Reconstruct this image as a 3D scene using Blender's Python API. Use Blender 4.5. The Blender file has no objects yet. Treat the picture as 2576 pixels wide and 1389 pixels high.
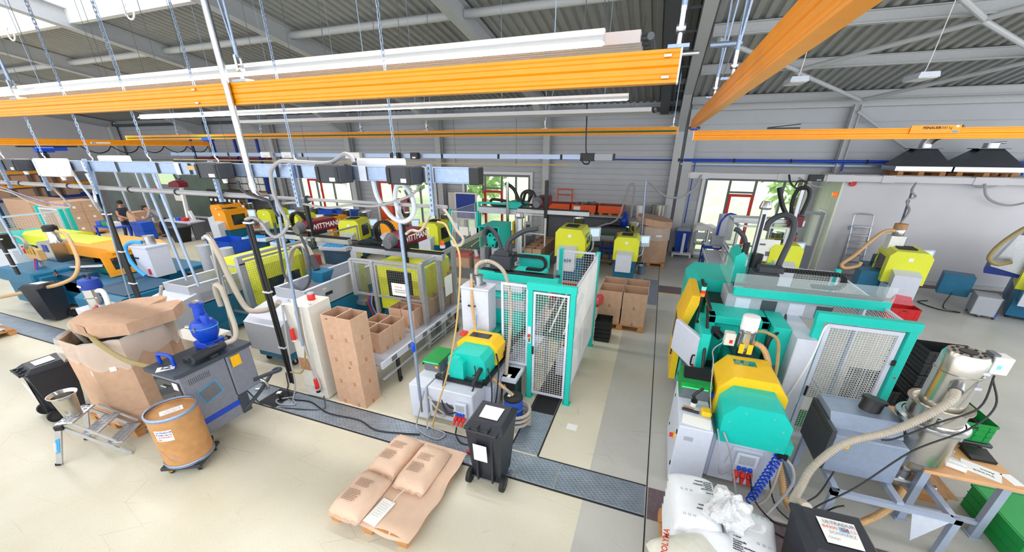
import bpy, math, random
from mathutils import Vector, Matrix, Euler
random.seed(7)
SC = bpy.context.scene
COL = SC.collection
PI = math.pi
V = Vector
# ---------------------------------------------------------------- camera model (pixels of the 2576x1389 photograph -> points of the hall)
FPX, CX, CY, CAMH = 958.7, 1288.0, 798.5, 4.0
YAW, PITCH = 0.354223, 0.4184985
_r = V((math.cos(YAW), math.sin(YAW), 0)); _f0 = V((-math.sin(YAW), math.cos(YAW), 0)); _d0 = V((0, 0, -1))
_f = _f0*math.cos(PITCH) + _d0*math.sin(PITCH); _d = _d0*math.cos(PITCH) - _f0*math.sin(PITCH)
EYE = V((0, 0, CAMH))
def ray(x, y): return _r*((x-CX)/FPX) + _d*((y-CY)/FPX) + _f
def G(x, y, z=0.0):
    d = ray(x, y); return EYE + d*((z-CAMH)/d.z)
def AY(x, y, Y):
    d = ray(x, y); return EYE + d*(Y/d.y)
def AX(x, y, X):
    d = ray(x, y); return EYE + d*(X/d.x)
# ---------------------------------------------------------------- materials
def lin(h):
    if isinstance(h, str):
        h = h.lstrip('#'); h = [int(h[i:i+2], 16)/255 for i in (0, 2, 4)]
    return tuple((c/12.92 if c <= .04045 else ((c+.055)/1.055)**2.4) for c in h) + (1.0,)
MATS = {}
def mat(name, col, rough=.5, metal=0.0, var=.06, scale=18, bump=0.0, bscale=90, alpha=1.0, emit=0.0, trans=0.0, spec=.5, coat=0.0, stretch=None):
    m = bpy.data.materials.new(name); m.use_nodes = True
    nt = m.node_tree; N = nt.nodes; L = nt.links
    b = N['Principled BSDF']
    b.inputs['Roughness'].default_value = rough
    b.inputs['Metallic'].default_value = metal
    b.inputs['Specular IOR Level'].default_value = spec
    b.inputs['Transmission Weight'].default_value = trans
    b.inputs['Alpha'].default_value = alpha
    b.inputs['Coat Weight'].default_value = coat
    c = lin(col)
    tc = N.new('ShaderNodeTexCoord'); src = tc.outputs['Object']
    if stretch:
        mp = N.new('ShaderNodeMapping'); mp.inputs['Scale'].default_value = stretch
        L.new(src, mp.inputs['Vector']); src = mp.outputs['Vector']
    if var > 0:
        n = N.new('ShaderNodeTexNoise'); n.inputs['Scale'].default_value = scale; n.inputs['Detail'].default_value = 3
        L.new(src, n.inputs['Vector'])
        r = N.new('ShaderNodeValToRGB')
        r.color_ramp.elements[0].position = .3; r.color_ramp.elements[1].position = .7
        r.color_ramp.elements[0].color = tuple(min(1, x*(1-var)) for x in c[:3]) + (1,)
        r.color_ramp.elements[1].color = tuple(min(1, x*(1+var)) for x in c[:3]) + (1,)
        L.new(n.outputs['Fac'], r.inputs['Fac']); L.new(r.outputs['Color'], b.inputs['Base Color'])
    else:
        b.inputs['Base Color'].default_value = c
    if bump > 0:
        n2 = N.new('ShaderNodeTexNoise'); n2.inputs['Scale'].default_value = bscale; n2.inputs['Detail'].default_value = 2
        L.new(src, n2.inputs['Vector'])
        bp = N.new('ShaderNodeBump'); bp.inputs['Strength'].default_value = bump; bp.inputs['Distance'].default_value = .01
        L.new(n2.outputs['Fac'], bp.inputs['Height']); L.new(bp.outputs['Normal'], b.inputs['Normal'])
    if emit > 0:
        b.inputs['Emission Color'].default_value = c; b.inputs['Emission Strength'].default_value = emit
    MATS[name] = m
    return m
mat('turq', '#10c4b6', .42, var=.03); mat('turqdark', '#0b8a80', .5)
mat('yellow', '#f7c51c', .4, var=.03); mat('lime', '#e2e838', .42, var=.03); mat('orange', '#f6a013', .42, var=.04)
mat('girder', '#f99d0d', .38, var=.04, scale=6); mat('blue', '#116a90', .45, var=.08, scale=8); mat('bluedark', '#0d4a6a', .5)
mat('lgrey', '#cfd5e4', .45, var=.03); mat('mgrey', '#a9aeb8', .45, var=.04); mat('dgrey', '#6d7078', .5); mat('cream', '#dcdad2', .45, var=.03)
mat('charcoal', '#33373f', .5); mat('black', '#15161a', .45, var=.1); mat('rubber', '#1b1c20', .7); mat('blackplastic', '#262a33', .42, var=.08, bump=.15, bscale=140)
mat('white', '#f1f1f1', .5, var=.02); mat('paper', '#f6f6f4', .7, var=.01); mat('red', '#d42a26', .45); mat('redcrate', '#c91d22', .45); mat('orangered', '#ee5a22', .45)
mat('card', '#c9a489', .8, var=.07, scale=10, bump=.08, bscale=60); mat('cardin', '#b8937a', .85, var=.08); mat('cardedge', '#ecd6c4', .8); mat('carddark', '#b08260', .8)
mat('fibre', '#c08d5a', .55, var=.12, scale=9, bump=.1, bscale=70); mat('kraft', '#dfbfa6', .75, var=.05, scale=6, bump=.25, bscale=9)
mat('sack', '#e2c2aa', .75, var=.05, scale=7, bump=.35, bscale=14); mat('whitesack', '#eef1f6', .38, var=.02, bump=.3, bscale=10, coat=.2)
mat('wood', '#c08a55', .7, var=.2, scale=12, stretch=(1, 8, 8)); mat('worktop', '#dca877', .45, var=.1, scale=6, stretch=(1, 10, 1)); mat('oldwood', '#b78e66', .75, var=.28, scale=8, stretch=(6, 1, 1))
mat('steel', '#c3c5c9', .28, 1.0, var=.08, scale=30); mat('chrome', '#d8dade', .16, 1.0, var=.02); mat('galv', '#9aabc6', .42, .75, var=.1, scale=40); mat('alu', '#c6c9cf', .38, .8, var=.05)
mat('brushed', '#c9c5bd', .25, 1.0, var=.12, scale=14, stretch=(1, 1, 40)); mat('darksteel', '#585c62', .4, .8); mat('brass', '#c8a15a', .35, .9)
mat('bluepaint', '#0d46c4', .35, var=.05); mat('bluebin', '#1c4fc0', .45); mat('bluebox', '#1a55c8', .45); mat('deepblue', '#173a9c', .5); mat('skyblue', '#3aa0e0', .45)
mat('green', '#0a8f3e', .45, var=.06); mat('greendark', '#0a5f2c', .5); mat('darkgreen', '#114a40', .55); mat('lightgreen', '#d6efc0', .55)
mat('maroon', '#6d1428', .38, var=.05); mat('tan', '#c9a86e', .5, var=.06); mat('tanhose', '#cba372', .42, var=.08); mat('greyhose', '#a5a4a8', .4, var=.05); mat('clearhose', '#b3aa9c', .3, var=.03); mat('olive', '#9a8a5c', .5)
mat('yellowtag', '#f2b705', .5); mat('lamp', '#ffffff', .4, var=0, emit=14.0); mat('ledgreen', '#38ff78', .4, var=0, emit=3.0); mat('ledred', '#c92018', .35, var=0, emit=.4); mat('ledorange', '#e8741c', .35, var=0, emit=.4)
mat('film', '#efece6', .12, var=0, alpha=.36, bump=.9, bscale=9); mat('filmcrease', '#ffffff', .2, var=0, alpha=.75); mat('redfilm', '#d8505a', .2, var=.1, alpha=.8, bump=.6, bscale=16); mat('bubble', '#f0f1f4', .2, var=.1, scale=60, alpha=.72, bump=1.0, bscale=70)
mat('acrylic', '#dfeef0', .05, var=0, alpha=.16); mat('smoke', '#30383a', .1, var=0, alpha=.55); mat('tealglass', '#1f8f86', .08, var=0, alpha=.9, coat=.5); mat('glass', '#dce8e6', .03, var=0, alpha=.07); mat('darkglass', '#262b30', .12, var=.1)
mat('screen', '#b9d3e6', .2, var=.05, emit=.5)
mat('beamgrey', '#c3c5c8', .5, var=.03); mat('deck', '#a9aaa8', .5, .15, var=.05, scale=3); mat('wallgrey', '#b9bcc2', .5, .1, var=.03, scale=2); mat('wallwhite', '#d5d4da', .6, var=.02, scale=2); mat('annexgreen', '#e3ecd8', .6, var=.02); mat('framegrey', '#73797f', .5); mat('darkduct', '#4a4e54', .5)
mat('skin', '#c98d70', .55, var=.05); mat('tshirt', '#3a4152', .85); mat('jeans', '#26344f', .85); mat('greyshirt', '#9a9ca0', .85); mat('hair', '#2a211c', .8); mat('greyhair', '#6b625c', .8)
mat('leaf', '#9cc46a', .6, var=.4, scale=5); mat('leafdark', '#6f9f50', .6, var=.4, scale=5); mat('lawn', '#dcebbb', .9, var=.2, scale=1.2); mat('bark', '#6a5443', .9)
mat('hazard', '#e8c21a', .6); mat('ink', '#20242c', .7, var=0); mat('inkblue', '#23488c', .7, var=0); mat('inkred', '#cf4a35', .7, var=0); mat('inklight', '#8a8f98', .7, var=0); mat('inkbrown', '#8a6c58', .8, var=0); mat('inkcyan', '#7fc4e8', .7, var=0)

def floor_material():
    m = bpy.data.materials.new('floor_coating'); m.use_nodes = True
    nt = m.node_tree; N = nt.nodes; L = nt.links; b = N['Principled BSDF']
    tc = N.new('ShaderNodeTexCoord'); sep = N.new('ShaderNodeSeparateXYZ'); L.new(tc.outputs['Object'], sep.inputs[0])
    def noise(s, d=3, rough=.5):
        n = N.new('ShaderNodeTexNoise'); n.inputs['Scale'].default_value = s; n.inputs['Detail'].default_value = d; n.inputs['Roughness'].default_value = rough
        L.new(tc.outputs['Object'], n.inputs['Vector']); return n.outputs['Fac']
    def ramp(f, p0, p1, c0, c1):
        r = N.new('ShaderNodeValToRGB'); e = r.color_ramp.elements
        e[0].position, e[1].position = p0, p1; e[0].color, e[1].color = c0, c1
        L.new(f, r.inputs['Fac']); return r.outputs['Color']
    def mixc(fac, a, c, t='MIX'):
        x = N.new('ShaderNodeMixRGB'); x.blend_type = t
        for s, v in ((0, fac), (1, a), (2, c)):
            if hasattr(v, 'is_linked'): L.new(v, x.inputs[s])
            else: x.inputs[s].default_value = v
        return x.outputs[0]
    cream = ramp(noise(.9), .35, .7, lin('#d6cfb9'), lin('#e0dbc9'))
    grey = ramp(noise(1.1), .35, .7, lin('#b9b8b2'), lin('#c4c3bd'))
    gt = N.new('ShaderNodeMath'); gt.operation = 'GREATER_THAN'; L.new(sep.outputs['X'], gt.inputs[0]); gt.inputs[1].default_value = -.36
    base = mixc(gt.outputs[0], cream, grey)
    speck = ramp(noise(130, 1), .3, .36, (.25, .25, .25, 1), (1, 1, 1, 1))
    base = mixc(.55, base, speck, 'MULTIPLY')
    # thin dark scuffs
    w = N.new('ShaderNodeTexVoronoi'); w.feature = 'DISTANCE_TO_EDGE'; w.inputs['Scale'].default_value = 1.7; w.inputs['Randomness'].default_value = 1
    mp = N.new('ShaderNodeMapping'); mp.inputs['Rotation'].default_value = (0, 0, .7); mp.inputs['Scale'].default_value = (.7, 2.2, 1)
    L.new(tc.outputs['Object'], mp.inputs[0]); L.new(mp.outputs[0], w.inputs['Vector'])
    sc = ramp(w.outputs['Distance'], .0, .006, (.62, .62, .6, 1), (1, 1, 1, 1))
    msk = ramp(noise(1.6), .48, .6, (0, 0, 0, 1), (1, 1, 1, 1))
    base = mixc(msk, base, mixc(1.0, base, sc, 'MULTIPLY'))
    L.new(base, b.inputs['Base Color'])
    b.inputs['Roughness'].default_value = .32; b.inputs['Specular IOR Level'].default_value = .4
    MATS['floor'] = m
floor_material()
def plate_material():
    m = mat('plate', '#96a2b0', .36, .65, var=.12, scale=5)
    nt = m.node_tree; N = nt.nodes; L = nt.links; b = N['Principled BSDF']
    tc = N.new('ShaderNodeTexCoord'); ck = N.new('ShaderNodeTexWave'); ck.inputs['Scale'].default_value = 9; ck.wave_type = 'BANDS'; ck.bands_direction = 'DIAGONAL'
    c2 = N.new('ShaderNodeTexWave'); c2.inputs['Scale'].default_value = 9; c2.bands_direction = 'X'
    mp = N.new('ShaderNodeMapping'); mp.inputs['Rotation'].default_value = (0, 0, 1.2); L.new(tc.outputs['Object'], mp.inputs[0])
    L.new(tc.outputs['Object'], ck.inputs[0]); L.new(mp.outputs[0], c2.inputs[0])
    mu = N.new('ShaderNodeMath'); mu.operation = 'MULTIPLY'; L.new(ck.outputs['Fac'], mu.inputs[0]); L.new(c2.outputs['Fac'], mu.inputs[1])
    bp = N.new('ShaderNodeBump'); bp.inputs['Strength'].default_value = .6; bp.inputs['Distance'].default_value = .006
    L.new(mu.outputs[0], bp.inputs['Height']); L.new(bp.outputs[0], b.inputs['Normal'])
plate_material()
# ---------------------------------------------------------------- mesh builder
class MB:
    def __init__(s): s.v = []; s.f = []; s.mi = []; s.m = 0; s.M = None
    def add(s, vs, fs):
        o = len(s.v)
        s.v += [(s.M @ V(p)) if s.M is not None else V(p) for p in vs]
        for f in fs: s.f.append([o+i for i in f]); s.mi.append(s.m)
        return s
    def box(s, a, b, c=0.0):
        x0, x1 = sorted((a[0], b[0])); y0, y1 = sorted((a[1], b[1])); z0, z1 = sorted((a[2], b[2]))
        if c <= 0 or min(x1-x0, y1-y0, z1-z0) < 2.2*c:
            vs = [(x0,y0,z0),(x1,y0,z0),(x1,y1,z0),(x0,y1,z0),(x0,y0,z1),(x1,y0,z1),(x1,y1,z1),(x0,y1,z1)]
            return s.add(vs, [(3,2,1,0),(4,5,6,7),(0,1,5,4),(1,2,6,5),(2,3,7,6),(3,0,4,7)])
        X, Y, Z = (x0, x1), (y0, y1), (z0, z1); vs = []; ix = {}
        for i in (0, 1):
            for j in (0, 1):
                for k in (0, 1):
                    sx, sy, sz = (1, -1)[i]*c, (1, -1)[j]*c, (1, -1)[k]*c
                    for n, p in (('x', (X[i], Y[j]+sy, Z[k]+sz)), ('y', (X[i]+sx, Y[j], Z[k]+sz)), ('z', (X[i]+sx, Y[j]+sy, Z[k]))):
                        ix[(i, j, k, n)] = len(vs); vs.append(p)
        fs = []
        for i in (0, 1):
            q = [ix[(i,0,0,'x')], ix[(i,1,0,'x')], ix[(i,1,1,'x')], ix[(i,0,1,'x')]]; fs.append(q if i else q[::-1])
            q = [ix[(0,i,0,'y')], ix[(0,i,1,'y')], ix[(1,i,1,'y')], ix[(1,i,0,'y')]]; fs.append(q if i else q[::-1])
            q = [ix[(0,0,i,'z')], ix[(1,0,i,'z')], ix[(1,1,i,'z')], ix[(0,1,i,'z')]]; fs.append(q if i else q[::-1])
        for i in (0, 1):
            for j in (0, 1):
                q = [ix[(i,j,0,'x')], ix[(i,j,0,'y')], ix[(i,j,1,'y')], ix[(i,j,1,'x')]]; fs.append(q if i == j else q[::-1])
                q = [ix[(0,i,j,'y')], ix[(0,i,j,'z')], ix[(1,i,j,'z')], ix[(1,i,j,'y')]]; fs.append(q if i == j else q[::-1])
                q = [ix[(i,0,j,'z')], ix[(i,0,j,'x')], ix[(i,1,j,'x')], ix[(i,1,j,'z')]]; fs.append(q if i == j else q[::-1])
                for k in (0, 1):
                    q = [ix[(i,j,k,'x')], ix[(i,j,k,'y')], ix[(i,j,k,'z')]]; fs.append(q if (i+j+k) % 2 else q[::-1])
        return s.add(vs, fs)
    def cb(s, c, d, ch=0.0):
        return s.box([c[i]-d[i]/2 for i in range(3)], [c[i]+d[i]/2 for i in range(3)], ch)
    def ring(s, c, ax, r, n, ph=0):
        ax = V(ax).normalized(); u = ax.orthogonal().normalized(); w = ax.cross(u)
        if abs(ax.z) > .999: u, w = V((1, 0, 0)), V((0, ax.z, 0))
        return [V(c) + u*(r*math.cos(2*PI*i/n+ph)) + w*(r*math.sin(2*PI*i/n+ph)) for i in range(n)]
    def cyl(s, a, b, r, r2=None, n=16, caps=True):
        a, b = V(a), V(b); r2 = r if r2 is None else r2
        p = s.ring(a, b-a, r, n) + s.ring(b, b-a, r2, n)
        fs = [(i, (i+1) % n, n+(i+1) % n, n+i) for i in range(n)]
        if caps: fs += [tuple(range(n))[::-1], tuple(range(n, 2*n))]
        return s.add(p, fs)
    def lathe(s, prof, c=(0, 0, 0), n=28, close=True):
        vs = []; fs = []
        for r, z in prof:
            vs += [(c[0]+r*math.cos(2*PI*i/n), c[1]+r*math.sin(2*PI*i/n), c[2]+z) for i in range(n)]
        for k in range(len(prof)-1):
            fs += [(k*n+i, k*n+(i+1) % n, (k+1)*n+(i+1) % n, (k+1)*n+i) for i in range(n)]
        if close:
            if prof[0][0] > 1e-4: fs.append(tuple(range(n))[::-1])
            if prof[-1][0] > 1e-4: fs.append(tuple(range((len(prof)-1)*n, len(prof)*n)))
        return s.add(vs, fs)
    def prism(s, poly, ax, a, b):
        # poly: 2-D outline; ax: axis letter of the extrusion, from a to b
        def P(q, t): return {'x': (t, q[0], q[1]), 'y': (q[0], t, q[1]), 'z': (q[0], q[1], t)}[ax]
        n = len(poly); vs = [P(q, a) for q in poly] + [P(q, b) for q in poly]
        fs = [(i, (i+1) % n, n+(i+1) % n, n+i) for i in range(n)] + [tuple(range(n))[::-1], tuple(range(n, 2*n))]
        return s.add(vs, fs)
    def quad(s, *p): return s.add(p, [tuple(range(len(p)))])
    def slab(s, pts, t):
        # a flat polygon given thickness t along its normal
        pts = [V(p) for p in pts]; nrm = (pts[1]-pts[0]).cross(pts[2]-pts[0]).normalized()*t; n = len(pts)
        return s.add(pts + [p+nrm for p in pts], [tuple(range(n))[::-1], tuple(range(n, 2*n))] + [(i, (i+1) % n, n+(i+1) % n, n+i) for i in range(n)])
    def bar(s, a, b, w, h=None, up=(0, 0, 1)):
        h = w if h is None else h; a, b = V(a), V(b); d = (b-a).normalized(); up = V(up)
        if abs(d.dot(up)) > .98: up = V((0, 1, 0))
        x = d.cross(up).normalized()*w/2; z = x.cross(d).normalized()*h/2
        vs = [a-x-z, a+x-z, a+x+z, a-x+z, b-x-z, b+x-z, b+x+z, b-x+z]
        return s.add(vs, [(0,1,2,3),(7,6,5,4),(0,4,5,1),(1,5,6,2),(2,6,7,3),(3,7,4,0)])
    def tube(s, pts, r, n=8, smooth=True, step=6, rib=0, caps=True):
        pts = [V(p) for p in pts]
        if smooth and len(pts) > 2:
            q = []
            P = [pts[0]*2-pts[1]] + pts + [pts[-1]*2-pts[-2]]
            for i in range(1, len(P)-2):
                p0, p1, p2, p3 = P[i-1:i+3]
                for k in range(step):
                    t = k/step
                    q.append(((p1*2) + (p2-p0)*t + (p0*2-p1*5+p2*4-p3)*t*t + (p1*3-p0-p2*3+p3)*t**3)*.5)
            q.append(pts[-1]); pts = q
        if rib:
            q = []; acc = 0
            for a, b in zip(pts, pts[1:]):
                k = max(1, int((b-a).length/rib*2))
                q += [a.lerp(b, j/k) for j in range(k)]
            q.append(pts[-1]); pts = q
        N = len(pts); vs = []; u = None
        for i, p in enumerate(pts):
            d = (pts[min(i+1, N-1)]-pts[max(i-1, 0)])
            if d.length < 1e-9: d = V((0, 0, 1))
            d.normalize()
            if u is None: u = d.orthogonal().normalized()
            u = (u - d*u.dot(d))
            u = u.normalized() if u.length > 1e-6 else d.orthogonal().normalized()
            w = d.cross(u); rr = r*(1.0 if not rib or i % 2 else .84)
            vs += [p + u*(rr*math.cos(2*PI*j/n)) + w*(rr*math.sin(2*PI*j/n)) for j in range(n)]
        fs = [(i*n+j, i*n+(j+1) % n, (i+1)*n+(j+1) % n, (i+1)*n+j) for i in range(N-1) for j in range(n)]
        if caps: fs += [tuple(range(n))[::-1], tuple(range((N-1)*n, N*n))]
        return s.add(vs, fs)
    def grid(s, o, u, v, pitch, w=.004, pv=None):
        # welded wire mesh spanning o..o+u, o..o+v
        o, u, v = V(o), V(u), V(v); nu = max(1, round(u.length/pitch)); nv = max(1, round(v.length/(pv or pitch)))
        nrm = u.cross(v).normalized()
        for i in range(1, nu): s.bar(o+u*i/nu, o+u*i/nu+v, w, w, nrm)
        for i in range(1, nv): s.bar(o+v*i/nv, o+v*i/nv+u, w, w, nrm)
        return s
    def frame(s, o, u, v, w, t):
        # rectangular picture-frame of section w x t
        o, u, v = V(o), V(u), V(v); nrm = u.cross(v).normalized(); uh, vh = u.normalized()*w/2, v.normalized()*w/2
        s.bar(o+vh, o+u+vh, w, t, nrm) if False else None
        for a, b in ((o+vh, o+u+vh), (o+v-vh, o+u+v-vh)): s.bar2(a, b, v.normalized()*w, nrm*t)
        for a, b in ((o+uh+vh*2, o+uh+v-vh*2), (o+u-uh+vh*2, o+u-uh+v-vh*2)): s.bar2(a, b, u.normalized()*w, nrm*t)
        return s
    def bar2(s, a, b, x, z):
        a, b, x, z = V(a), V(b), V(x)/2, V(z)/2
        vs = [a-x-z, a+x-z, a+x+z, a-x+z, b-x-z, b+x-z, b+x+z, b-x+z]
        return s.add(vs, [(0,1,2,3),(7,6,5,4),(0,4,5,1),(1,5,6,2),(2,6,7,3),(3,7,4,0)])
    def text(s, txt, o, u, h, nrm, bold=0.0, font_w=.62):
        # flat lettering made from a font outline: o = lower-left corner, u = reading direction, h = capital height
        cu = bpy.data.curves.new('t', 'FONT'); cu.body = txt; cu.size = h/.7; cu.extrude = 0; cu.resolution_u = 2; cu.offset = bold
        ob = bpy.data.objects.new('t', cu); COL.objects.link(ob)
        dg = bpy.context.evaluated_depsgraph_get(); me = bpy.data.meshes.new_from_object(ob.evaluated_get(dg))
        u = V(u).normalized(); nrm = V(nrm).normalized(); up = nrm.cross(u); o = V(o)
        s.add([o + u*p.co.x + up*p.co.y for p in me.vertices], [tuple(f.vertices) for f in me.polygons])
        bpy.data.objects.remove(ob); bpy.data.curves.remove(cu); bpy.data.meshes.remove(me)
        return s
def link_mesh(name, mb, mats, parent=None, world=True, angle=32):
    me = bpy.data.meshes.new(name)
    me.from_pydata([tuple(v) for v in mb.v], [], mb.f)
    mats = mats if isinstance(mats, (list, tuple)) else [mats]
    for m in mats: me.materials.append(MATS[m])
    if len(mats) > 1: me.polygons.foreach_set('material_index', mb.mi)
    me.update(); me.validate()
    me.polygons.foreach_set('use_smooth', [True]*len(me.polygons)); me.set_sharp_from_angle(angle=math.radians(angle))
    o = bpy.data.objects.new(name, me); COL.objects.link(o)
    if parent is not None:
        o.parent = parent
        if world: me.transform(wm(parent).inverted())
    return o
def wm(o):
    m = o.matrix_basis.copy()
    return wm(o.parent) @ m if o.parent else m
def tag(o, label, cat, group=None):
    o['label'] = label; o['category'] = cat
    if group: o['group'] = group
    return o
def thing(name, label, cat, loc=(0, 0, 0), rz=0, group=None):
    o = bpy.data.objects.new(name, None); COL.objects.link(o); o.empty_display_size = .1
    o.location = loc; o.rotation_euler = (0, 0, rz)
    return tag(o, label, cat, group)
def part(t, name, mb, m, label=None, world=True):
    o = link_mesh(name, mb, m, t, world)
    if label: o['label'] = label
    return o
def single(name, mb, m, label, cat, base=None, group=None):
    # a thing that is one mesh; its origin goes to base
    o = link_mesh(name, mb, m)
    if base is None:
        n = len(mb.v); base = V((sum(v.x for v in mb.v)/n, sum(v.y for v in mb.v)/n, min(v.z for v in mb.v)))
    o.data.transform(Matrix.Translation(-V(base))); o.location = base
    return tag(o, label, cat, group)
def struct(name, mb, m):
    o = link_mesh(name, mb, m); o['kind'] = 'structure'; return o
def dup(t, loc, rz=None, label=None, group=None, scale=None):
    r = t.copy(); COL.objects.link(r); r.location = loc
    if rz is not None: r.rotation_euler = (0, 0, rz)
    if scale: r.scale = (scale,)*3 if not hasattr(scale, '__len__') else scale
    if label: r['label'] = label
    if group: r['group'] = group
    for ch in list(t.children):
        c = ch.copy(); COL.objects.link(c); c.parent = r
        for g in list(ch.children):
            d = g.copy(); COL.objects.link(d); d.parent = c
    return r
def rotz(loc, rz): return Matrix.Translation(V(loc)) @ Matrix.Rotation(rz, 4, 'Z')
# ================================================================ the hall
YW = 17.6; XL = -35.0; XR = 15.0
RS, RE = .176, 5.6
def deckz(y): return RE + RS*(YW-y)
b = MB(); b.quad((XL, -7, 0), (XR, -7, 0), (XR, YW+.2, 0), (XL, YW+.2, 0)); struct('floor', b, 'floor')
# trapezoidal roof deck, ribs run down the slope
def deck(name, x0, x1, y0, y1):
    b = MB(); p = .25; n = int((x1-x0)/p); xs = []
    for i in range(n):
        x = x0+i*p; xs += [(x, 0), (x+.11, 0), (x+.14, .05), (x+.22, .05)]
    xs.append((x1, 0)); vs = []
    for x, z in xs: vs += [(x, y0, deckz(y0)+z), (x, y1, deckz(y1)+z)]
    b.add(vs, [(2*i, 2*i+1, 2*i+3, 2*i+2) for i in range(len(xs)-1)]); struct(name, b, 'deck')
deck('ceiling', -10.1, XR, -7, YW+.1); deck('ceiling.001', XL, -10.1, 7.75, YW+.1); deck('ceiling.002', XL, -10.1, -7, 2.5)
# rooflight over the far bays: upstand and glazing bars
b = MB()
b.box((XL, 7.6, deckz(7.75)-.3), (-10.1, 7.75, deckz(7.75)+.25)); struct('trim_1', b, 'white')
b = MB()
for i in range(18):
    x = -10.8-i*1.35; b.bar((x, 2.5, deckz(2.5)+.15), (x, 7.7, deckz(7.7)+.15), .05, .09)
struct('window_5', b, 'white')
# frames
def ibeam(b, a, c, w, h, t=.02):
    a, c = V(a), V(c); d = (c-a).normalized(); x = d.cross(V((0, 0, 1))) if abs(d.z) < .9 else V((1, 0, 0)); x.normalize(); z = x.cross(d).normalized()
    for s in (1, -1): b.bar2(a+z*s*(h/2-t/2), c+z*s*(h/2-t/2), x*w, z*t)
    b.bar2(a, c, x*t*.8, z*(h-2*t))
k = 0
for X in (-26, -20.7, -15.4, -10.1, -4.8, .42):
    b = MB(); h = .44
    ibeam(b, (X, -7, deckz(-7)-h/2-.01), (X, 17.35, deckz(17.35)-h/2-.01), .26, h)
    # haunch at the eaves
    zt = deckz(15.2)-h; b.add([(X-.13, 15.2, zt), (X+.13, 15.2, zt), (X+.13, 17.2, 4.55), (X-.13, 17.2, 4.55), (X-.13, 17.2, deckz(17.2)-h), (X+.13, 17.2, deckz(17.2)-h)],
          [(0, 1, 2, 3), (0, 3, 4), (1, 5, 2), (3, 2, 5, 4)])
    k += 1; struct('beam_%d' % k, b, 'beamgrey')
    b = MB(); b.M = Matrix.Translation((X, 17.33, 0))
    for s in (-1, 1): b.box((-.14, s*.13-.012, 0), (.14, s*.13+.012, 5.25))
    b.box((-.01, -.12, 0), (.01, .12, 5.25)); struct('column_%d' % k, b, 'beamgrey')
b = MB(); ibeam(b, (XL+.2, -7, deckz(-7)-.25), (XL+.2, 17.35, deckz(17.35)-.25), .26, .4); struct('beam_7', b, 'beamgrey')
b = MB(); b.box((XL+.05, 17.1, 0), (XL+.4, 17.45, 5.3)); struct('column_7', b, 'beamgrey')
# eaves-parallel members between the frames, left hall
k = 10
for Y in (4.6, 9.8, 14.9):
    fr = [-26, -20.7, -15.4, -10.1, -4.8, .42]
    for i, (x0, x1) in enumerate(zip([-34.8]+fr[:-1], fr)):
        if Y < 7 and x1 < -10: continue
        b = MB(); z = deckz(Y)-.16
        b.cyl((x0+.02, Y, z), (x1-.02, Y, z), .09, n=12); k += 1; struct('purlin_%d' % k, b, 'beamgrey')
# I purlins and wind bracing, right hall
for i, Y in enumerate((6.8, 9.3, 11.8, 14.2, 17.1)):
    b = MB(); ibeam(b, (.65, Y, deckz(Y)-.13), (XR, Y, deckz(Y)-.13), .16, .24); struct('purlin_%d' % (40+i), b, 'beamgrey')
k = 50
for a, c in (((5.5, 11.85), (.8, 6.85)), ((5.5, 11.85), (10.2, 6.9)), ((5.5, 11.9), (3.05, 14.1)), ((5.5, 11.9), (7.9, 14.1)), ((.8, 11.8), (3.05, 14.1)), ((3.05, 14.2), (5.6, 17.0)), ((7.9, 14.2), (5.7, 17.0)), ((7.9, 14.2), (10.3, 11.9))):
    b = MB(); b.cyl((a[0], a[1], deckz(a[1])-.3), (c[0], c[1], deckz(c[1])-.3), .055, n=10); k += 1; struct('brace_%d' % k, b, 'beamgrey')
b = MB()
for sx in (-.09, .09): b.box((5.72+sx-.012, 17.25, 0), (5.72+sx+.012, 17.5, 5.3))
b.box((5.63, 17.36, 0), (5.81, 17.39, 5.3)); struct('column_8', b, 'beamgrey')
b = MB(); b.cyl((5.75, 17.3, 5.1), (8.9, 17.45, 3.0), .05, n=8); struct('brace_70', b, 'beamgrey')
b = MB(); b.cyl((12.5, 17.3, 4.4), (9.5, 17.45, 3.2), .05, n=8); struct('brace_71', b, 'beamgrey')
b = MB(); b.box((.68, 17.25, 0), (1.02, 17.55, 5.3)); struct('column_9', b, 'beamgrey')
# dark cable tray and service duct where the two roofs meet
b = MB()
for y in range(-6, 17, 1): b.box((.02, y, deckz(y)-.42), (.3, y+.05, deckz(y)-.38))
for x in (.02, .28): b.bar((x, -7, deckz(-7)-.4), (x, 17.4, deckz(17.4)-.4), .03, .1)
struct('trim_2', b, 'darkduct')
b = MB(); b.bar((-.25, -7, deckz(-7)-.3), (-.25, 17.4, deckz(17.4)-.3), .3, .35); struct('trim_3', b, 'darkduct')
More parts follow.
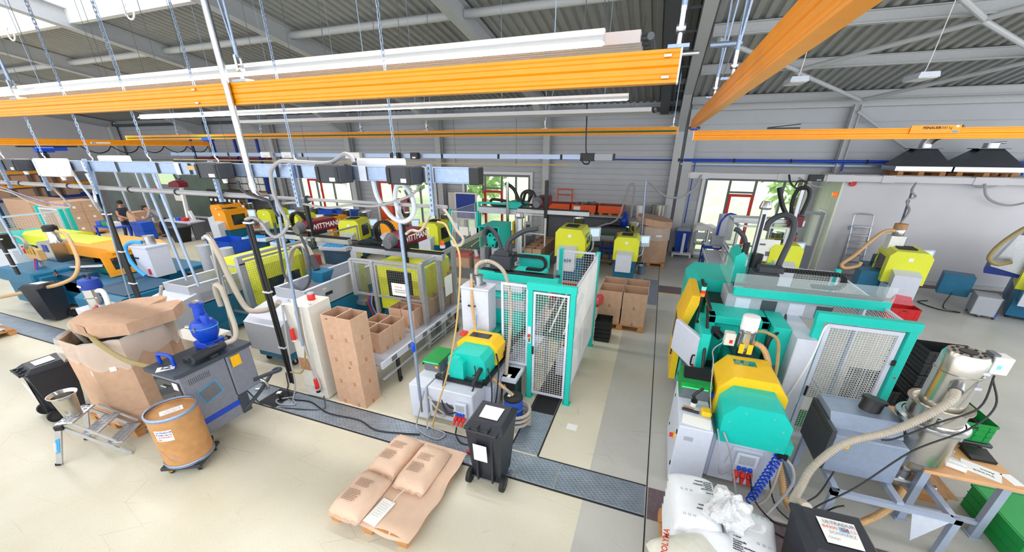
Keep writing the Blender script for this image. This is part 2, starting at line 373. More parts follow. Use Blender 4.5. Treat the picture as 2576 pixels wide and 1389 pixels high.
# ---- back wall: horizontal cassettes, windows left open
def cassette(b, x0, x1, z0, z1, pitch, d=.03):
    n = max(1, round((z1-z0)/pitch)); prof = []
    for i in range(n):
        z = z0+(z1-z0)*i/n; zz = z0+(z1-z0)*(i+1)/n
        prof += [(YW, z), (YW, zz-.03), (YW+d, zz-.025), (YW+d, zz-.005)]
    prof.append((YW, z1)); vs = []
    for y, z in prof: vs += [(x0, y, z), (x1, y, z)]
    b.add(vs, [(2*i, 2*i+1, 2*i+3, 2*i+2) for i in range(len(prof)-1)])
WIN = [(-19.5, -15.85, .75, 2.5, 'window_4'), (-14.15, -10.65, 0, 2.5, 'window_3'), (-8.95, -5.6, 0, 2.86, 'window_2')]
b = MB(); xs = XL
for x0, x1, z0, z1, n in WIN:
    cassette(b, xs, x0, 0, 3.0, .22)
    if z0 > 0: cassette(b, x0, x1, 0, z0, .25)
    cassette(b, x0, x1, z1, 3.0, .17) if z1 < 2.9 else b.box((x0, YW, z1), (x1, YW+.05, 3.0)); xs = x1
cassette(b, xs, .7, 0, 3.0, .22); cassette(b, XL, .7, 3.0, 5.75, .22); struct('wall_back', b, 'wallgrey')
b = MB(); cassette(b, .7, 1.63, 0, 2.93, .45, .015); cassette(b, .7, XR, 2.93, 5.75, .94, .015); cassette(b, 5.02, 5.5, 0, 2.93, .45, .015); struct('wall_back.001', b, 'wallgrey')
b = MB(); b.box((XL-.1, -7, 0), (XL, YW, 9)); struct('wall_left', b, 'wallwhite')
# eaves gutter board along the wall head
b = MB(); b.box((XL, 17.35, 5.28), (.4, 17.58, 5.42)); struct('trim_4', b, 'darkduct')
b = MB(); b.box((.7, 17.42, 5.25), (XR, 17.58, 5.5)); struct('trim_5', b, 'beamgrey')
def window(name, x0, x1, z0, z1, mull, door=None, fm='framegrey', trans=None):
    b = MB(); y = YW-.02
    b.frame((x0, y, z0), (x1-x0, 0, 0), (0, 0, z1-z0), .09, .1)
    for m in mull: b.box((m-.04, y-.04, z0+.09), (m+.04, y+.04, z1-.09))
    if trans: b.box((trans[0], y-.03, trans[2]-.035), (trans[1], y+.03, trans[2]+.035))
    w = struct(name, b, fm)
    g = MB(); g.box((x0+.09, YW+.03, z0+.09), (x1-.09, YW+.04, z1-.09)); gl = link_mesh('glass', g, 'glass', w)
    b = MB(); b.frame((x0-.12, YW-.06, z0), (x1-x0+.24, 0, 0), (0, 0, z1-z0+.13), .12, .05); o = link_mesh('surround', b, 'white', w)
    if door:
        d0, d1, dz0, dz1 = door; b = MB(); b.frame((d0, y-.05, dz0), (d1-d0, 0, 0), (0, 0, dz1-dz0), .1, .07); d = struct('door_'+name[-1], b, 'red')
        b = MB(); b.box((d1-.07, y-.14, dz0+1.0), (d1-.04, y-.08, dz0+1.15)); link_mesh('door_handle', b, 'steel', d)
window('window_1', 1.63, 5.02, 0, 2.93, (2.52, 3.4, 4.32), (2.55, 3.42, 0.02, 2.36), trans=(2.5, 3.4, 2.42))
window('window_2', -8.95, -5.6, 0, 2.86, (-7.85, -7.0, -6.3), (-7.9, -6.95, .02, 2.15), trans=(-7.9, -7, 2.25))
window('window_3', -14.15, -10.65, 0, 2.5, (-13.2, -12.35, -11.5), (-14.0, -13.1, .02, 2.4))
window('window_4', -19.5, -15.85, .75, 2.5, (-18.3, -17.1), (-18.9, -17.9, .75, 2.4))
# ---- annex: white room built into the right hall
b = MB(); b.quad((5.45, 15.6, 0), (XR, 15.6, 0), (XR, 15.6, 3.2), (5.45, 15.6, 3.2)); struct('wall_right', b, 'wallwhite')
b = MB(); b.quad((5.45, 15.6, 3.2), (XR, 15.6, 3.2), (XR, YW, 3.2), (5.45, YW, 3.2)); b.box((5.4, 15.52, 3.17), (XR, 15.62, 3.24)); struct('ceiling.003', b, 'wallwhite')
b = MB()
for i, (y0, y1) in enumerate(((15.6, 16.0), (16.0, 16.4), (16.4, 16.8), (16.8, 17.2), (17.2, YW))):
    z0 = 2.02 if 1 <= i <= 2 else 0
    b.box((5.40, y0+.004, z0), (5.45, y1-.004, 3.2))
struct('wall_right.001', b, 'annexgreen')
b = MB(); b.frame((5.38, 16.0, 0), (0, .8, 0), (0, 0, 2.05), .05, .08); struct('door_5', b, 'white')
# the door leaf of the annex stands open into the hall
t = MB(); t.M = rotz((5.36, 16.02, 0), 2.55); t.frame((0, 0, .02), (.8, 0, 0), (0, 0, 1.98), .1, .045); t.box((.1, -.012, .1), (.7, .012, .85))
o = struct('door_6', t, 'mgrey'); g = MB(); g.M = t.M; g.box((.1, -.005, .85), (.7, .005, 1.9)); link_mesh('glass', g, 'glass', o)
g = MB(); g.M = t.M; g.box((.68, -.06, 1.0), (.78, -.03, 1.03)); link_mesh('door_handle', g, 'steel', o)
b = MB(); b.box((5.5, 15.55, 0), (XR, 15.6, .1)); struct('baseboard_right', b, 'beamgrey')
# ---- floor channel, its joints and covers
b = MB(); jw = .012
def joint(b, x0, y0, x1, y1): b.box((x0, y0, .0005), (x1, y1, .0025))
joint(b, .375, -3, .39, YW); joint(b, XL, 3.50, .37, 3.53); joint(b, XL, 3.985, -1.52, 4.015); joint(b, -1.08, 3.985, .37, 4.01)
joint(b, -1.53, 4.0, -1.505, 8.5); joint(b, -1.105, 4.0, -1.08, 8.5)
struct('trim_6', b, 'ink')
plates = [(-20+i*1.5, 3.535, -20+(i+1)*1.5-.012, 3.985) for i in range(8)] + [(-8.0, 3.535, -6.62, 3.985), (-6.5, 3.535, -5.98, 3.985), (-5.55, 3.535, -4.2, 3.985), (-4.19, 3.535, -2.7, 3.985), (-2.69, 3.535, -1.3, 3.985), (-1.29, 3.535, -.75, 3.985), (-.74, 3.535, .36, 3.985), (-1.5, 4.02, -1.11, 4.95)]
for i, (x0, y0, x1, y1) in enumerate(plates):
    b = MB(); b.box((x0, y0, .001), (x1, y1, .008), .002)
    single('floor_plate', b, 'plate', 'grey steel checker plate covering the cable channel in the floor', 'floor plate', group='steel covers of the floor channel')
b = MB(); b.box((-1.5, 4.96, .001), (-1.11, 8.4, .008)); single('rubber_mat', b, 'rubber', 'black ribbed mat running under the turquoise cage with the closed door', 'mat')
mat('brownplate', '#6e5d63', .55, .3, var=.15, scale=25)
for i, (x0, x1) in enumerate(((.4, 1.3), (1.31, 2.2), (2.21, 3.1), (3.11, 4.0), (4.01, 5.2))):
    b = MB(); b.box((x0, 3.5, .001), (x1, 3.98, .008)); single('floor_plate', b, 'brownplate', 'brown checker plate in the floor of the second hall', 'floor plate', group='brown covers of the floor channel')
b = MB(); b.box((.4, 11.75, .001), (6.3, 12.4, .006)); single('floor_plate', b, 'brownplate', 'long brown floor cover crossing the far end of the aisle', 'floor plate')
b = MB(); b.box((8.0, 15.0, .001), (11.5, 15.4, .006)); single('floor_plate', b, 'brownplate', 'dark brown floor cover lying along the white wall', 'floor plate')
b = MB()
for i in range(26): b.slab([(.4+i*.1, 11.68, .001), (.45+i*.1, 11.68, .001), (.5+i*.1, 11.74, .001), (.45+i*.1, 11.74, .001)], .002)
struct('trim_7', b, 'hazard')
mat('greymat', '#7d8494', .8)
b = MB(); b.box((-.1, 10.6, .001), (.36, 12.9, .01)); single('floor_mat', b, 'greymat', 'blue-grey mat on the aisle beside the pallet of open cartons', 'mat')
b = MB(); b.box((-.85, 4.72, .0006), (-.69, 4.86, .002)); struct('trim_8', b, 'white')
b = MB(); b.box((-5.97, 3.54, .0006), (-5.56, 3.98, .0012)); b.box((-6.61, 3.54, .0006), (-6.51, 3.98, .0012)); struct('trim_9', b, 'ink')
# ---- outside the windows
b = MB(); b.quad((-45, YW+.3, -.1), (30, YW+.3, -.1), (30, 60, 7.5), (-45, 60, 7.5)); struct('lawn_ground', b, 'lawn')
def tree(x, y, h, r, m, label, seed):
    rnd = random.Random(seed); t = thing('tree', label, 'tree', (x, y, max(0, (y-YW)*.17)))
    b = MB(); z0 = max(0, (y-YW)*.17)
    b.cyl((x, y, z0-.1), (x, y, z0+h*.7), .16, .06, 8); part(t, 'trunk', b, 'bark')
    b = MB()
    for i in range(420):
        a, e, q = rnd.uniform(0, 2*PI), rnd.uniform(-1, 1), rnd.uniform(.55, 1)
        p = V((x+r*q*math.cos(a)*math.sqrt(1-e*e), y+r*q*math.sin(a)*math.sqrt(1-e*e), z0+h*.6+e*q*h*.48)); s = rnd.uniform(.14, .3)
        u = V((rnd.uniform(-1, 1), rnd.uniform(-1, 1), rnd.uniform(-1, 1))).normalized()*s; w = u.orthogonal().normalized()*s*.6
        b.quad(p-u, p-w, p+u, p+w)
    part(t, 'foliage', b, m)
tree(5.9, 21.5, 4.4, 1.9, 'leaf', 'leafy bush outside the window with grey mullions beside the annex', 1)
tree(2.9, 30, 5, 1.2, 'leafdark', 'small tree on the lawn seen through the window by the annex', 2)
tree(-9.5, 21, 4, 1.6, 'leaf', 'pale green bush outside the window behind the turquoise machine', 3)
tree(-12.5, 21.5, 4.5, 2.2, 'leafdark', 'dense bush outside the window with the red door frame', 4)
tree(-15.3, 22, 4, 1.5, 'leaf', 'bush outside behind the dark busbar boxes', 5)
b = MB(); b.box((-8.6, 27, 1.2), (-5.2, 30, 4.2)); t = single('shed', b, 'white', 'white shed standing outside behind the turquoise machine', 'shed')
# ================================================================ cranes, lamps, heaters, busbars, pipes
def girder_poly(h=.2, w=.085):
    q = [(w*.5, 0), (w*.5, .018), (w*.38, .03), (w*.38, .05), (w*.46, .06), (w*.46, .092), (w*.34, .1), (w*.46, .108), (w*.46, .14), (w*.38, .15), (w*.38, .17), (w*.5, .182), (w*.5, .2)]
    q = [(x, z*h/.2) for x, z in q]
    return q + [(-x, z) for x, z in reversed(q)]
def girder(axis, name, label, fixed, a, c, zb, h=.2, w=.085):
    mid = (a+c)/2
    t = thing(name, label, 'crane girder', (mid, fixed, zb) if axis == 'x' else (fixed, mid, zb))
    b = MB(); b.prism([(fixed+x, zb+z) for x, z in girder_poly(h, w)], axis, a, c); part(t, 'profile', b, 'girder')
    for e, s in ((a, -1), (c, 1)):
        b = MB()
        if axis == 'x': b.box((e, fixed-w*.55, zb-.005), (e+s*.012, fixed+w*.55, zb+h+.005))
        else: b.box((fixed-w*.55, e, zb-.005), (fixed+w*.55, e+s*.012, zb+h+.005))
        part(t, 'end_cap', b, 'white' if axis == 'x' else 'girder')
    return t
gb = girder('x', 'crane_girder', 'big orange ribbed crane girder hanging nearest, over the sacks and drum', 3.4, -14, .0, 4.425, .205)
b = MB(); b.cyl((.01, 3.4, 4.6), (.12, 3.4, 4.6), .014); part(gb, 'buffer', b, 'steel')
for xx in (-10.1, -5.0, -.08):
    b = MB()
    for zz in (.035, .165): b.cb((xx, 3.353, 4.425+zz), (.05, .012, .016))
    part(gb, 'splice_bolt', b, 'steel')
girder('x', 'crane_rail', 'orange crane rail running far along the back wall on the hanging rods', 13.4, -26, .25, 4.366)
b = MB(); b.box((-25.9, 13.345, 4.43), (.2, 13.36, 4.48)); o = part(bpy.data.objects['crane_rail'], 'power_line', b, 'greendark', label='dark green conductor line')
girder('y', 'crane_rail', 'orange crane rail running steeply from overhead down the second hall', .5, .9, 10.75, 4.40)
rb = girder('x', 'crane_girder', 'orange crane girder with the load sign spanning the second hall', 10.6, .55, 14, 4.16)
b = MB(); b.box((4.45, 10.53, 4.255), (5.2, 10.555, 4.40)); sg = part(rb, 'sign', b, 'girder', label='orange load sign')
b = MB(); b.text('FEINAUER', (4.63, 10.528, 4.335), (1, 0, 0), .042, (0, -1, 0), .002); b.text('1000 kg', (4.88, 10.528, 4.335), (1, 0, 0), .042, (0, -1, 0)); part(sg, 'lettering', b, 'ink')
b = MB(); b.box((5.12, 10.527, 4.36), (5.16, 10.53, 4.395)); part(sg, 'sticker', b, 'white'); b = MB(); b.box((5.09, 10.527, 4.27), (5.17, 10.53, 4.30)); part(sg, 'sticker', b, 'skyblue')
b = MB(); b.box((2.0, 10.55, 4.37), (2.6, 10.6, 4.40)); b.bar((2.0, 10.58, 4.4), (2.6, 10.58, 4.46), .03, .02); part(rb, 'rope_guard', b, 'black')
tr = thing('crane_trolley', 'blue trolley joining the steep rail to the signed girder', 'trolley', (.55, 10.6, 4.36))
b = MB(); b.box((.46, 10.5, 4.37), (.62, 10.7, 4.43), .01); part(tr, 'body', b, 'bluepaint')
b = MB(); b.cyl((.42, 10.6, 4.42), (.66, 10.6, 4.42), .025); part(tr, 'axle', b, 'darksteel')
lb = girder('y', 'crane_girder', 'orange crane girder with a blue hoist in the far bay', -20.0, 5.5, 13.4, 4.08)
b = MB(); b.box((-19.951, 9.1, 4.14), (-19.948, 9.7, 4.2)); o = part(lb, 'sign', b, 'white')
b = MB(); b.text('ABUS', (-19.946, 9.15, 4.155), (0, 1, 0), .035, (1, 0, 0), .002); part(o, 'lettering', b, 'ink')
ho = thing('chain_hoist', 'blue chain hoist hanging under the far-bay crane girder', 'hoist', (-20, 8.0, 3.8))
b = MB(); b.cyl((-20, 7.6, 3.95), (-20, 8.05, 3.95), .1); b.cyl((-20, 8.1, 3.97), (-20, 8.4, 3.97), .07); part(ho, 'motor', b, 'bluepaint')
b = MB(); b.box((-20.06, 7.2, 4.02), (-19.94, 8.7, 4.06)); part(ho, 'trolley_bar', b, 'black')
b = MB(); b.lathe([(.05, 0), (.13, .1), (.13, .25), (.1, .3)], (-20, 7.75, 3.55), 12); part(ho, 'chain_bag', b, 'black')
b = MB()
for i in range(5):
    y0 = 8.8+i*.9; b.tube([(-20, y0, 4.06), (-20, y0+.25, 3.88), (-20, y0+.5, 3.82), (-20, y0+.75, 3.9), (-20, y0+.9, 4.06)], .018, 6)
part(ho, 'festoon_cable', b, 'black')
tr = thing('crane_trolley', 'blue trolley at the end of the far-bay crane girder', 'trolley', (-20, 13.4, 4.3))
b = MB(); b.box((-20.3, 13.3, 4.3), (-19.7, 13.5, 4.42), .02); b.cyl((-20.25, 13.4, 4.26), (-19.75, 13.4, 4.26), .05); part(tr, 'body', b, 'bluepaint')
b = MB(); b.cyl((-20.35, 13.4, 4.33), (-19.65, 13.4, 4.33), .03); part(tr, 'axle', b, 'darksteel')
# rods that carry the girders
def hanger(x, y, z, label, dx=0, dy=0, group=None):
    t = thing('girder_hanger', label, 'hanger', (x, y, z), 0, group); zr = deckz(y)-.05
    b = MB(); b.cb((x, y, z+.012), (.2 if abs(dx) > 0 else .14, .1, .022)); part(t, 'clamp', b, 'galv')
    b = MB(); b.cyl((x, y, z+.02), (x, y, z+.11), .016); b.cyl((x-.03, y, z+.12), (x+.03, y, z+.12), .03); b.bar((x, y-.03, z+.1), (x, y-.03, z+.24), .03, .008); b.bar((x, y+.03, z+.1), (x, y+.03, z+.24), .03, .008); part(t, 'clevis', b, 'steel')
    b = MB(); b.cyl((x, y, z+.22), (x, y, z+.36), .02, n=10); b.cyl((x, y, z+.3), (x, y, zr), .013, n=8); part(t, 'rod', b, 'galv')
    if dx or dy:
        b = MB(); b.cyl((x, y, z+.2), (x+dx, y+dy, zr), .011, n=8); part(t, 'brace_rod', b, 'galv')
    return t
hanger(-4.27, 3.4, 4.63, 'clamp with two steel rods holding the big orange girder behind the tall chrome pipe', -.45)
hanger(-.02, 3.4, 4.63, 'clamp with one steel rod at the open end of the big orange girder')
hanger(-8.76, 3.4, 4.63, 'clamp with two steel rods on the big orange girder, far from its end', -.3)
hanger(.5, 4.79, 4.6, 'steel hanger rods on the steep crane rail, second from its lower trolley', .25, -.3)
hanger(.5, 6.4, 4.6, 'steel hanger rods on the steep crane rail, next to its lower trolley', .2, -.4)
for x in (-22, -16.5, -11.2, -8.26, -3.8, .1): hanger(x, 13.4, 4.566, 'thin steel hanger rod on the far crane rail', .4 if x < -1 else 0, group='hangers of the far crane rail')
# rods of grey stubs with hanging cable where the rooves meet
b = MB(); b.cyl((.3, 5.6, 5.05), (.62, 5.6, 5.05), .03); b.cyl((.55, 5.6, 5.05), (.5, 6.2, 4.62), .007, n=6); single('stub_pipe', b, 'galv', 'short grey stub pipe with a thin wire above the steep crane rail', 'pipe')
# fluorescent strips
def strip(x0, x1, y, z, label):
    t = thing('strip_lamp', label, 'lamp', ((x0+x1)/2, y, z))
    b = MB(); b.prism([(y-.1, z), (y-.07, z+.035), (y-.03, z+.05), (y-.03, z+.09), (y+.03, z+.09), (y+.03, z+.05), (y+.07, z+.035), (y+.1, z)], 'x', x0, x1); part(t, 'housing', b, 'white')
    b = MB(); b.box((x0+.02, y-.045, z-.012), (x1-.02, y+.045, z-.001)); part(t, 'tube_light', b, 'lamp', label='glowing white tube')
    for i in range(int((x1-x0)/1.9)):
        x = x1-.4-i*1.9; b = MB(); b.cyl((x, y, z+.08), (x, y, deckz(y)-.02), .004, n=5); part(t, 'wire', b, 'galv')
    return t
strip(-15.0, -.57, 3.62, 4.75, 'long bright strip lamp just above the big orange girder')
strip(-13.8, -.72, 7.62, 4.75, 'thin strip lamp hanging farther back below the heating panel')
# radiant heating panels
def radiant(x0, x1, y0, y1, z, label):
    t = thing('heating_panel', label, 'heating panel', ((x0+x1)/2, (y0+y1)/2, z)); n = 12; b = MB(); vs = []
    q = []
    for i in range(n):
        y = y0+(y1-y0)*i/n; w = (y1-y0)/n; q += [(y, z), (y+w*.8, z), (y+w*.88, z+.02)]
    q += [(y1, z), (y1, z+.09), (y0, z+.09)]
    b.prism(q, 'x', x0, x1); part(t, 'panel', b, 'mgrey' if False else 'wallwhite')
    b = MB()
    for i in range(6):
        y = y0+(y1-y0)*(i+.5)/6; b.cyl((x1-.1, y, z+.05), (x1+.09, y, z+.05), .022, n=8)
    b.cyl((x1+.08, y0+.05, z+.05), (x1+.08, y1-.05, z+.05), .03, n=8); part(t, 'header_pipe', b, 'darksteel')
    for i in range(5):
        x = x1-.5-i*2.9
        for y in (y0+.1, y1-.1):
            b = MB(); b.cyl((x, y, z+.08), (x+.12, y, deckz(y)-.05), .004, n=5); part(t, 'wire', b, 'darksteel')
radiant(-14, -.33, 3.95, 5.05, 4.8, 'white ribbed heating panel right behind the nearest strip lamp')
radiant(-14, -.4, 5.5, 6.47, 4.8, 'white heating panel peeping out beneath the big orange girder')
radiant(-14.3, -.46, 10.85, 11.85, 4.8, 'white heating panel hanging farthest back before the windows')
# grey busbar trunking on chains
bus = thing('busbar_trunking', 'grey metal busbar trunking hung on chains across the hall', 'busbar', (-6.8, 3.4, 3.70))
b = MB(); b.prism([(3.352, 3.695), (3.448, 3.695), (3.448, 3.701), (3.43, 3.703), (3.43, 3.823), (3.448, 3.826), (3.448, 3.832), (3.352, 3.832), (3.352, 3.826), (3.362, 3.823), (3.362, 3.703), (3.352, 3.701)], 'x', -13.5, -1.66); part(bus, 'trunk', b, 'galv')
b = MB(); b.box((-1.66, 3.34, 3.688), (-1.56, 3.46, 3.84), .008); part(bus, 'end_cap', b, 'black')
for x in (-12.4, -6.98, -6.12, -5.5, -4.05, -3.72):
    b = MB(); b.box((x, 3.35, 3.697), (x+.035, 3.352, 3.828)); part(bus, 'contact_slot', b, 'ink')
for x in (-10.9, -7.75, -5.75, -4.5, -2.9, -2.12):
    b = MB(); b.box((x, 3.345, 3.69), (x+.09, 3.35, 3.836)); part(bus, 'joint_cover', b, 'lgrey')
b = MB(); b.box((-5.52, 3.345, 3.75), (-5.38, 3.352, 3.8)); part(bus, 'rating_plate', b, 'tan')
def tapbox(x, w, h, m, label, zt=3.85, d=.2, cover='charcoal'):
    t = thing('tap_off_box', label, 'tap-off box', (x, 3.3, zt-h))
    b = MB(); b.box((x-w/2, 3.345-d, zt-h), (x+w/2, 3.345, zt), .012); part(t, 'box', b, m)
    for xx in (x-w/2+.01, x+w/2-.05): b = MB(); b.box((xx, 3.345-d-.012, zt-h+.01), (xx+.04, 3.345-d+.002, zt-.02), .004); part(t, 'latch', b, 'black' if m != 'white' else 'lgrey')
    b = MB(); b.box((x+.02, 3.345-d-.003, zt-h+.02), (x+w/2-.06, 3.345-d, zt-h+.055)); part(t, 'label_plate', b, 'white' if m != 'white' else 'lgrey')
    b = MB(); b.cyl((x+w*.3, 3.25, zt-h), (x+w*.3, 3.25, zt-h-.05), .03, .022); part(t, 'cable_gland', b, 'white')
tapbox(-4.87, .36, .175, 'charcoal', 'black tap-off box on the near busbar beside the tall chrome pipe', 3.85)
tapbox(-3.12, .3, .175, 'charcoal', 'black tap-off box on the near busbar with a grey hose arching from its top', 3.85)
tapbox(-2.28, .28, .165, 'charcoal', 'black tap-off box on the near busbar above the looped hose', 3.85)
tapbox(-9.2, .36, .17, 'charcoal', 'black tap-off box on the near busbar next to the white one', 3.85)
tapbox(-8.3, .56, .24, 'white', 'large white tap-off box on the near busbar', 3.86, .16)
for x, w, l in ((-7.3, .5, 'white cable box behind the near busbar with a pale hose down'), (-2.75, .52, 'white cable box lying on the busbar near its end')):
    b = MB(); b.box((x-w/2, 3.45, 3.72), (x+w/2, 3.6, 3.9), .015); single('cable_box', b, 'white', l, 'cable box')
# chains
ch = thing('suspension_chain', 'thin steel chain with a hook carrying the near busbar', 'chain', (0, 0, 0), 0, 'chains of the near busbar')
b = MB(); L = .05; zz = .06
k = 0
while zz < 4.25:
    w = .011; ax = V((1, 0, 0)) if k % 2 else V((0, 1, 0)); r = .0028
    p = [V((0, 0, zz))-ax*w, V((0, 0, zz))+ax*w, V((0, 0, zz+L+.008))+ax*w, V((0, 0, zz+L+.008))-ax*w]
    for i in range(4): b.bar(p[i], p[(i+1) % 4], .0055)
    zz += L-.006; k += 1
part(ch, 'links', b, 'galv')
b = MB(); b.tube([(0, 0, -.02), (.03, 0, -.01), (.035, 0, .02), (0, 0, .05), (0, 0, .08)], .007, 6); part(ch, 'hook', b, 'white')
for i, x in enumerate((-10.02, -8.8, -7.59, -6.31, -5.04, -3.79, -2.48)):
    if i == 0: ch.location = (x, 3.4, 3.85)
    else: dup(ch, (x, 3.4, 3.85))
# perforated drop struts and the compressed-air pipe under the busbar
st = thing('drop_strut', 'short perforated steel strut from busbar down to the air pipe', 'strut', (0, 0, 0), 0, 'short struts under the near busbar')
b = MB(); b.prism([(-.02, -.02), (.02, -.02), (.02, .02), (.016, .02), (.016, -.016), (-.016, -.016), (-.016, .02), (-.02, .02)], 'z', -.01, .46); part(st, 'channel', b, 'galv')
b = MB()
for i in range(9): b.box((-.006, -.0215, .03+i*.048), (.006, -.0195, .052+i*.048))
part(st, 'slot', b, 'darksteel')
for i, x in enumerate((-10.05, -8.89, -7.62, -5.05, -3.79, -2.06)):
    if i == 0: st.location = (x, 3.335, 3.40)
    else: dup(st, (x, 3.335, 3.40))
pp = thing('air_pipe', 'thin grey air pipe running below the near busbar', 'pipe', (-6.8, 3.42, 3.46))
b = MB(); b.cyl((-13, 3.42, 3.465), (-4.4, 3.42, 3.465), .03); b.cyl((-4.4, 3.42, 3.465), (-1.95, 3.42, 3.465), .018); b.cyl((-4.5, 3.42, 3.465), (-4.3, 3.42, 3.465), .036); part(pp, 'tube', b, 'greyhose')
for x in (-9.9, -8.5, -7.0, -6.0, -5.1, -3.75):
    b = MB(); b.cyl((x, 3.42, 3.465), (x+.02, 3.42, 3.465), .042); part(pp, 'clip', b, 'charcoal')
cp = thing('riser_pipe', 'tall shiny chrome pipe dropping from the roof to the air pipe', 'pipe', (-4.44, 3.33, 3.47))
b = MB(); b.tube([(-4.44, 3.33, 7.9), (-4.44, 3.33, 3.60)], .034, 14, smooth=False); b.tube([(-4.44, 3.33, 3.60), (-4.43, 3.335, 3.52), (-4.38, 3.36, 3.465), (-4.30, 3.40, 3.46)], .036, 12); part(cp, 'tube', b, 'steel')
b = MB(); b.cyl((-4.44, 3.33, 3.58), (-4.44, 3.33, 3.63), .042); part(cp, 'coupling', b, 'steel')
# far busbar
fb = thing('busbar_trunking', 'long pale busbar trunking hanging far back before the windows', 'busbar', (-10, 12, 3.69))
b = MB(); b.box((-20.5, 11.95, 3.69), (-2.25, 12.05, 3.82)); part(fb, 'trunk', b, 'galv')
for i in range(9):
    x = -18.9+i*2.0; b = MB(); b.box((x, 11.93, 3.69), (x+.06, 11.95, 3.82)); part(fb, 'joint_cover', b, 'ink')
for i in range(8):
    x = -19+i*2.1; b = MB(); b.cyl((x, 12, 3.52), (x, 12, 3.7), .015, n=6); b.cyl((x, 12, 3.82), (x, 12, deckz(12)-.05), .006, n=5); part(fb, 'rod', b, 'darksteel')
b = MB(); b.cyl((-20.5, 12, 3.53), (-2.6, 12, 3.53), .018, n=8); part(fb, 'air_line', b, 'tan')
def farbox(x, w, m, l, cat='tap-off box', name='tap_off_box', h=.2):
    t = thing(name, l, cat, (x, 11.9, 3.66)); b = MB(); b.box((x-w/2, 11.78, 3.655), (x+w/2, 11.945, 3.655+h), .01); part(t, 'box', b, m)
    b = MB(); b.box((x-w*.2, 11.775, 3.68), (x+w*.25, 11.78, 3.73)); part(t, 'label_plate', b, 'lgrey' if m == 'white' else 'white')
farbox(-14.6, .5, 'white', 'white box on the far busbar, first beside the chrome pipe'); farbox(-13.5, .5, 'white', 'white box on the far busbar, second beyond the chrome pipe'); farbox(-10.4, .65, 'white', 'white box on the far busbar above the arching grey hose')
farbox(-8.6, .28, 'black', 'small black box on the far busbar, one of a pair, nearer the chrome pipe'); farbox(-7.85, .28, 'black', 'small black box on the far busbar, one of a pair, nearer the windows')
fe = thing('feed_unit', 'black and grey feed unit at the end of the far busbar with a cable', 'feed unit', (-1.9, 12, 3.64))
b = MB(); b.box((-2.3, 11.9, 3.65), (-1.9, 12.1, 3.86), .01); part(fe, 'connector', b, 'black'); b = MB(); b.box((-1.38, 11.92, 3.67), (-1.33, 12.08, 3.85)); part(fe, 'end_cap', b, 'black')
b = MB(); b.box((-1.9, 11.92, 3.67), (-1.38, 12.08, 3.85), .01); part(fe, 'casing', b, 'mgrey')
b = MB(); b.tube([AY(1477, 230, 12), AY(1476, 300, 12), AY(1474, 375, 12), AY(1480, 392, 12), AY(1482, 410, 11.9), AY(1470, 412, 11.9), AY(1464, 402, 11.9), AY(1472, 390, 11.95), AY(1490, 392, 12)], .02, 6); part(fe, 'cable', b, 'black')
# back wall services
t = thing('air_pipe', 'blue air pipe running high along the back wall over annex', 'pipe', (5, 17.4, 3.57))
b = MB(); b.cyl((-5.2, 17.45, 3.56), (.7, 17.45, 3.56), .025); b.cyl((.7, 17.2, 3.57), (14.5, 17.2, 3.57), .05); b.cyl((1.12, 17.2, 3.57), (1.12, 17.2, 1.2), .02, n=8); b.cyl((5.8, 17.2, 3.57), (5.8, 17.2, 3.25), .025, n=8); b.cyl((10.4, 17.2, 3.57), (10.4, 17.2, 3.22), .025, n=8); part(t, 'tube', b, 'bluepaint')
for x in (.5, 2.4, 4.2, 6.4, 8.4, 10.6):
    b = MB(); b.cyl((x, 17.2, 3.57), (x+.05, 17.2, 3.57), .062); part(t, 'clip', b, 'black')
b = MB(); b.box((.6, 17.3, 3.40), (14.5, 17.42, 3.46)); single('cable_tray', b, 'galv', 'perforated grey cable tray under the blue air pipe', 'cable tray')
t = thing('cable_duct', 'cream cable duct running across the second hall along the annex front', 'cable duct', (7, 15.42, 3.04))
b = MB(); b.box((.85, 15.34, 3.05), (14.5, 15.5, 3.22)); part(t, 'duct', b, 'wallwhite')
for x, w in ((1.2, .6), (3.9, .75), (5.2, .7), (6.4, .3), (8.7, .7), (10.6, .6)):
    b = MB(); b.box((x-w/2, 15.32, 3.03), (x+w/2, 15.52, 3.24), .01); part(t, 'joint_cover', b, 'wallwhite')
for x, l in ((4.55, 'black socket box on the cream cable duct above the grey window'), (9.9, 'black socket box on the cream cable duct over the blank white wall')):
    t = thing('tap_off_box', l, 'tap-off box', (x, 15.28, 3.05)); b = MB(); b.box((x-.2, 15.2, 3.04), (x+.2, 15.32, 3.23), .01); part(t, 'box', b, 'black')
    b = MB(); b.box((x+.02, 15.196, 3.06), (x+.14, 15.2, 3.1)); part(t, 'label_plate', b, 'mgrey')
b = MB(); b.tube([AY(1765, 440, 15.3), AY(1755, 460, 15.2), AY(1742, 478, 15), AY(1720, 493, 14.8), AY(1690, 498, 14.6), AY(1668, 490, 14.6), AY(1645, 470, 14.7), AY(1632, 460, 14.8)], .035, 8); single('cable', b, 'greyhose', 'sagging grey cable from the cream duct to the slanted pole by the tall carton', 'cable')
b = MB(); b.tube([AY(1985, 440, 15.2), AY(1990, 462, 15), AY(2010, 475, 15), AY(2030, 460, 15), AY(2010, 455, 15), AY(2000, 468, 15)], .03, 6); single('cable', b, 'charcoal', 'dark cable loop hanging under the black socket box before the window', 'cable')
b = MB(); b.tube([AY(2010, 447, 15.3), AY(2040, 465, 15.4), AY(2070, 470, 15.45), AY(2090, 458, 15.5), AY(2096, 450, 15.5)], .025, 6); single('cable', b, 'greyhose', 'pale cable drooping past the pale green annex side wall', 'cable')
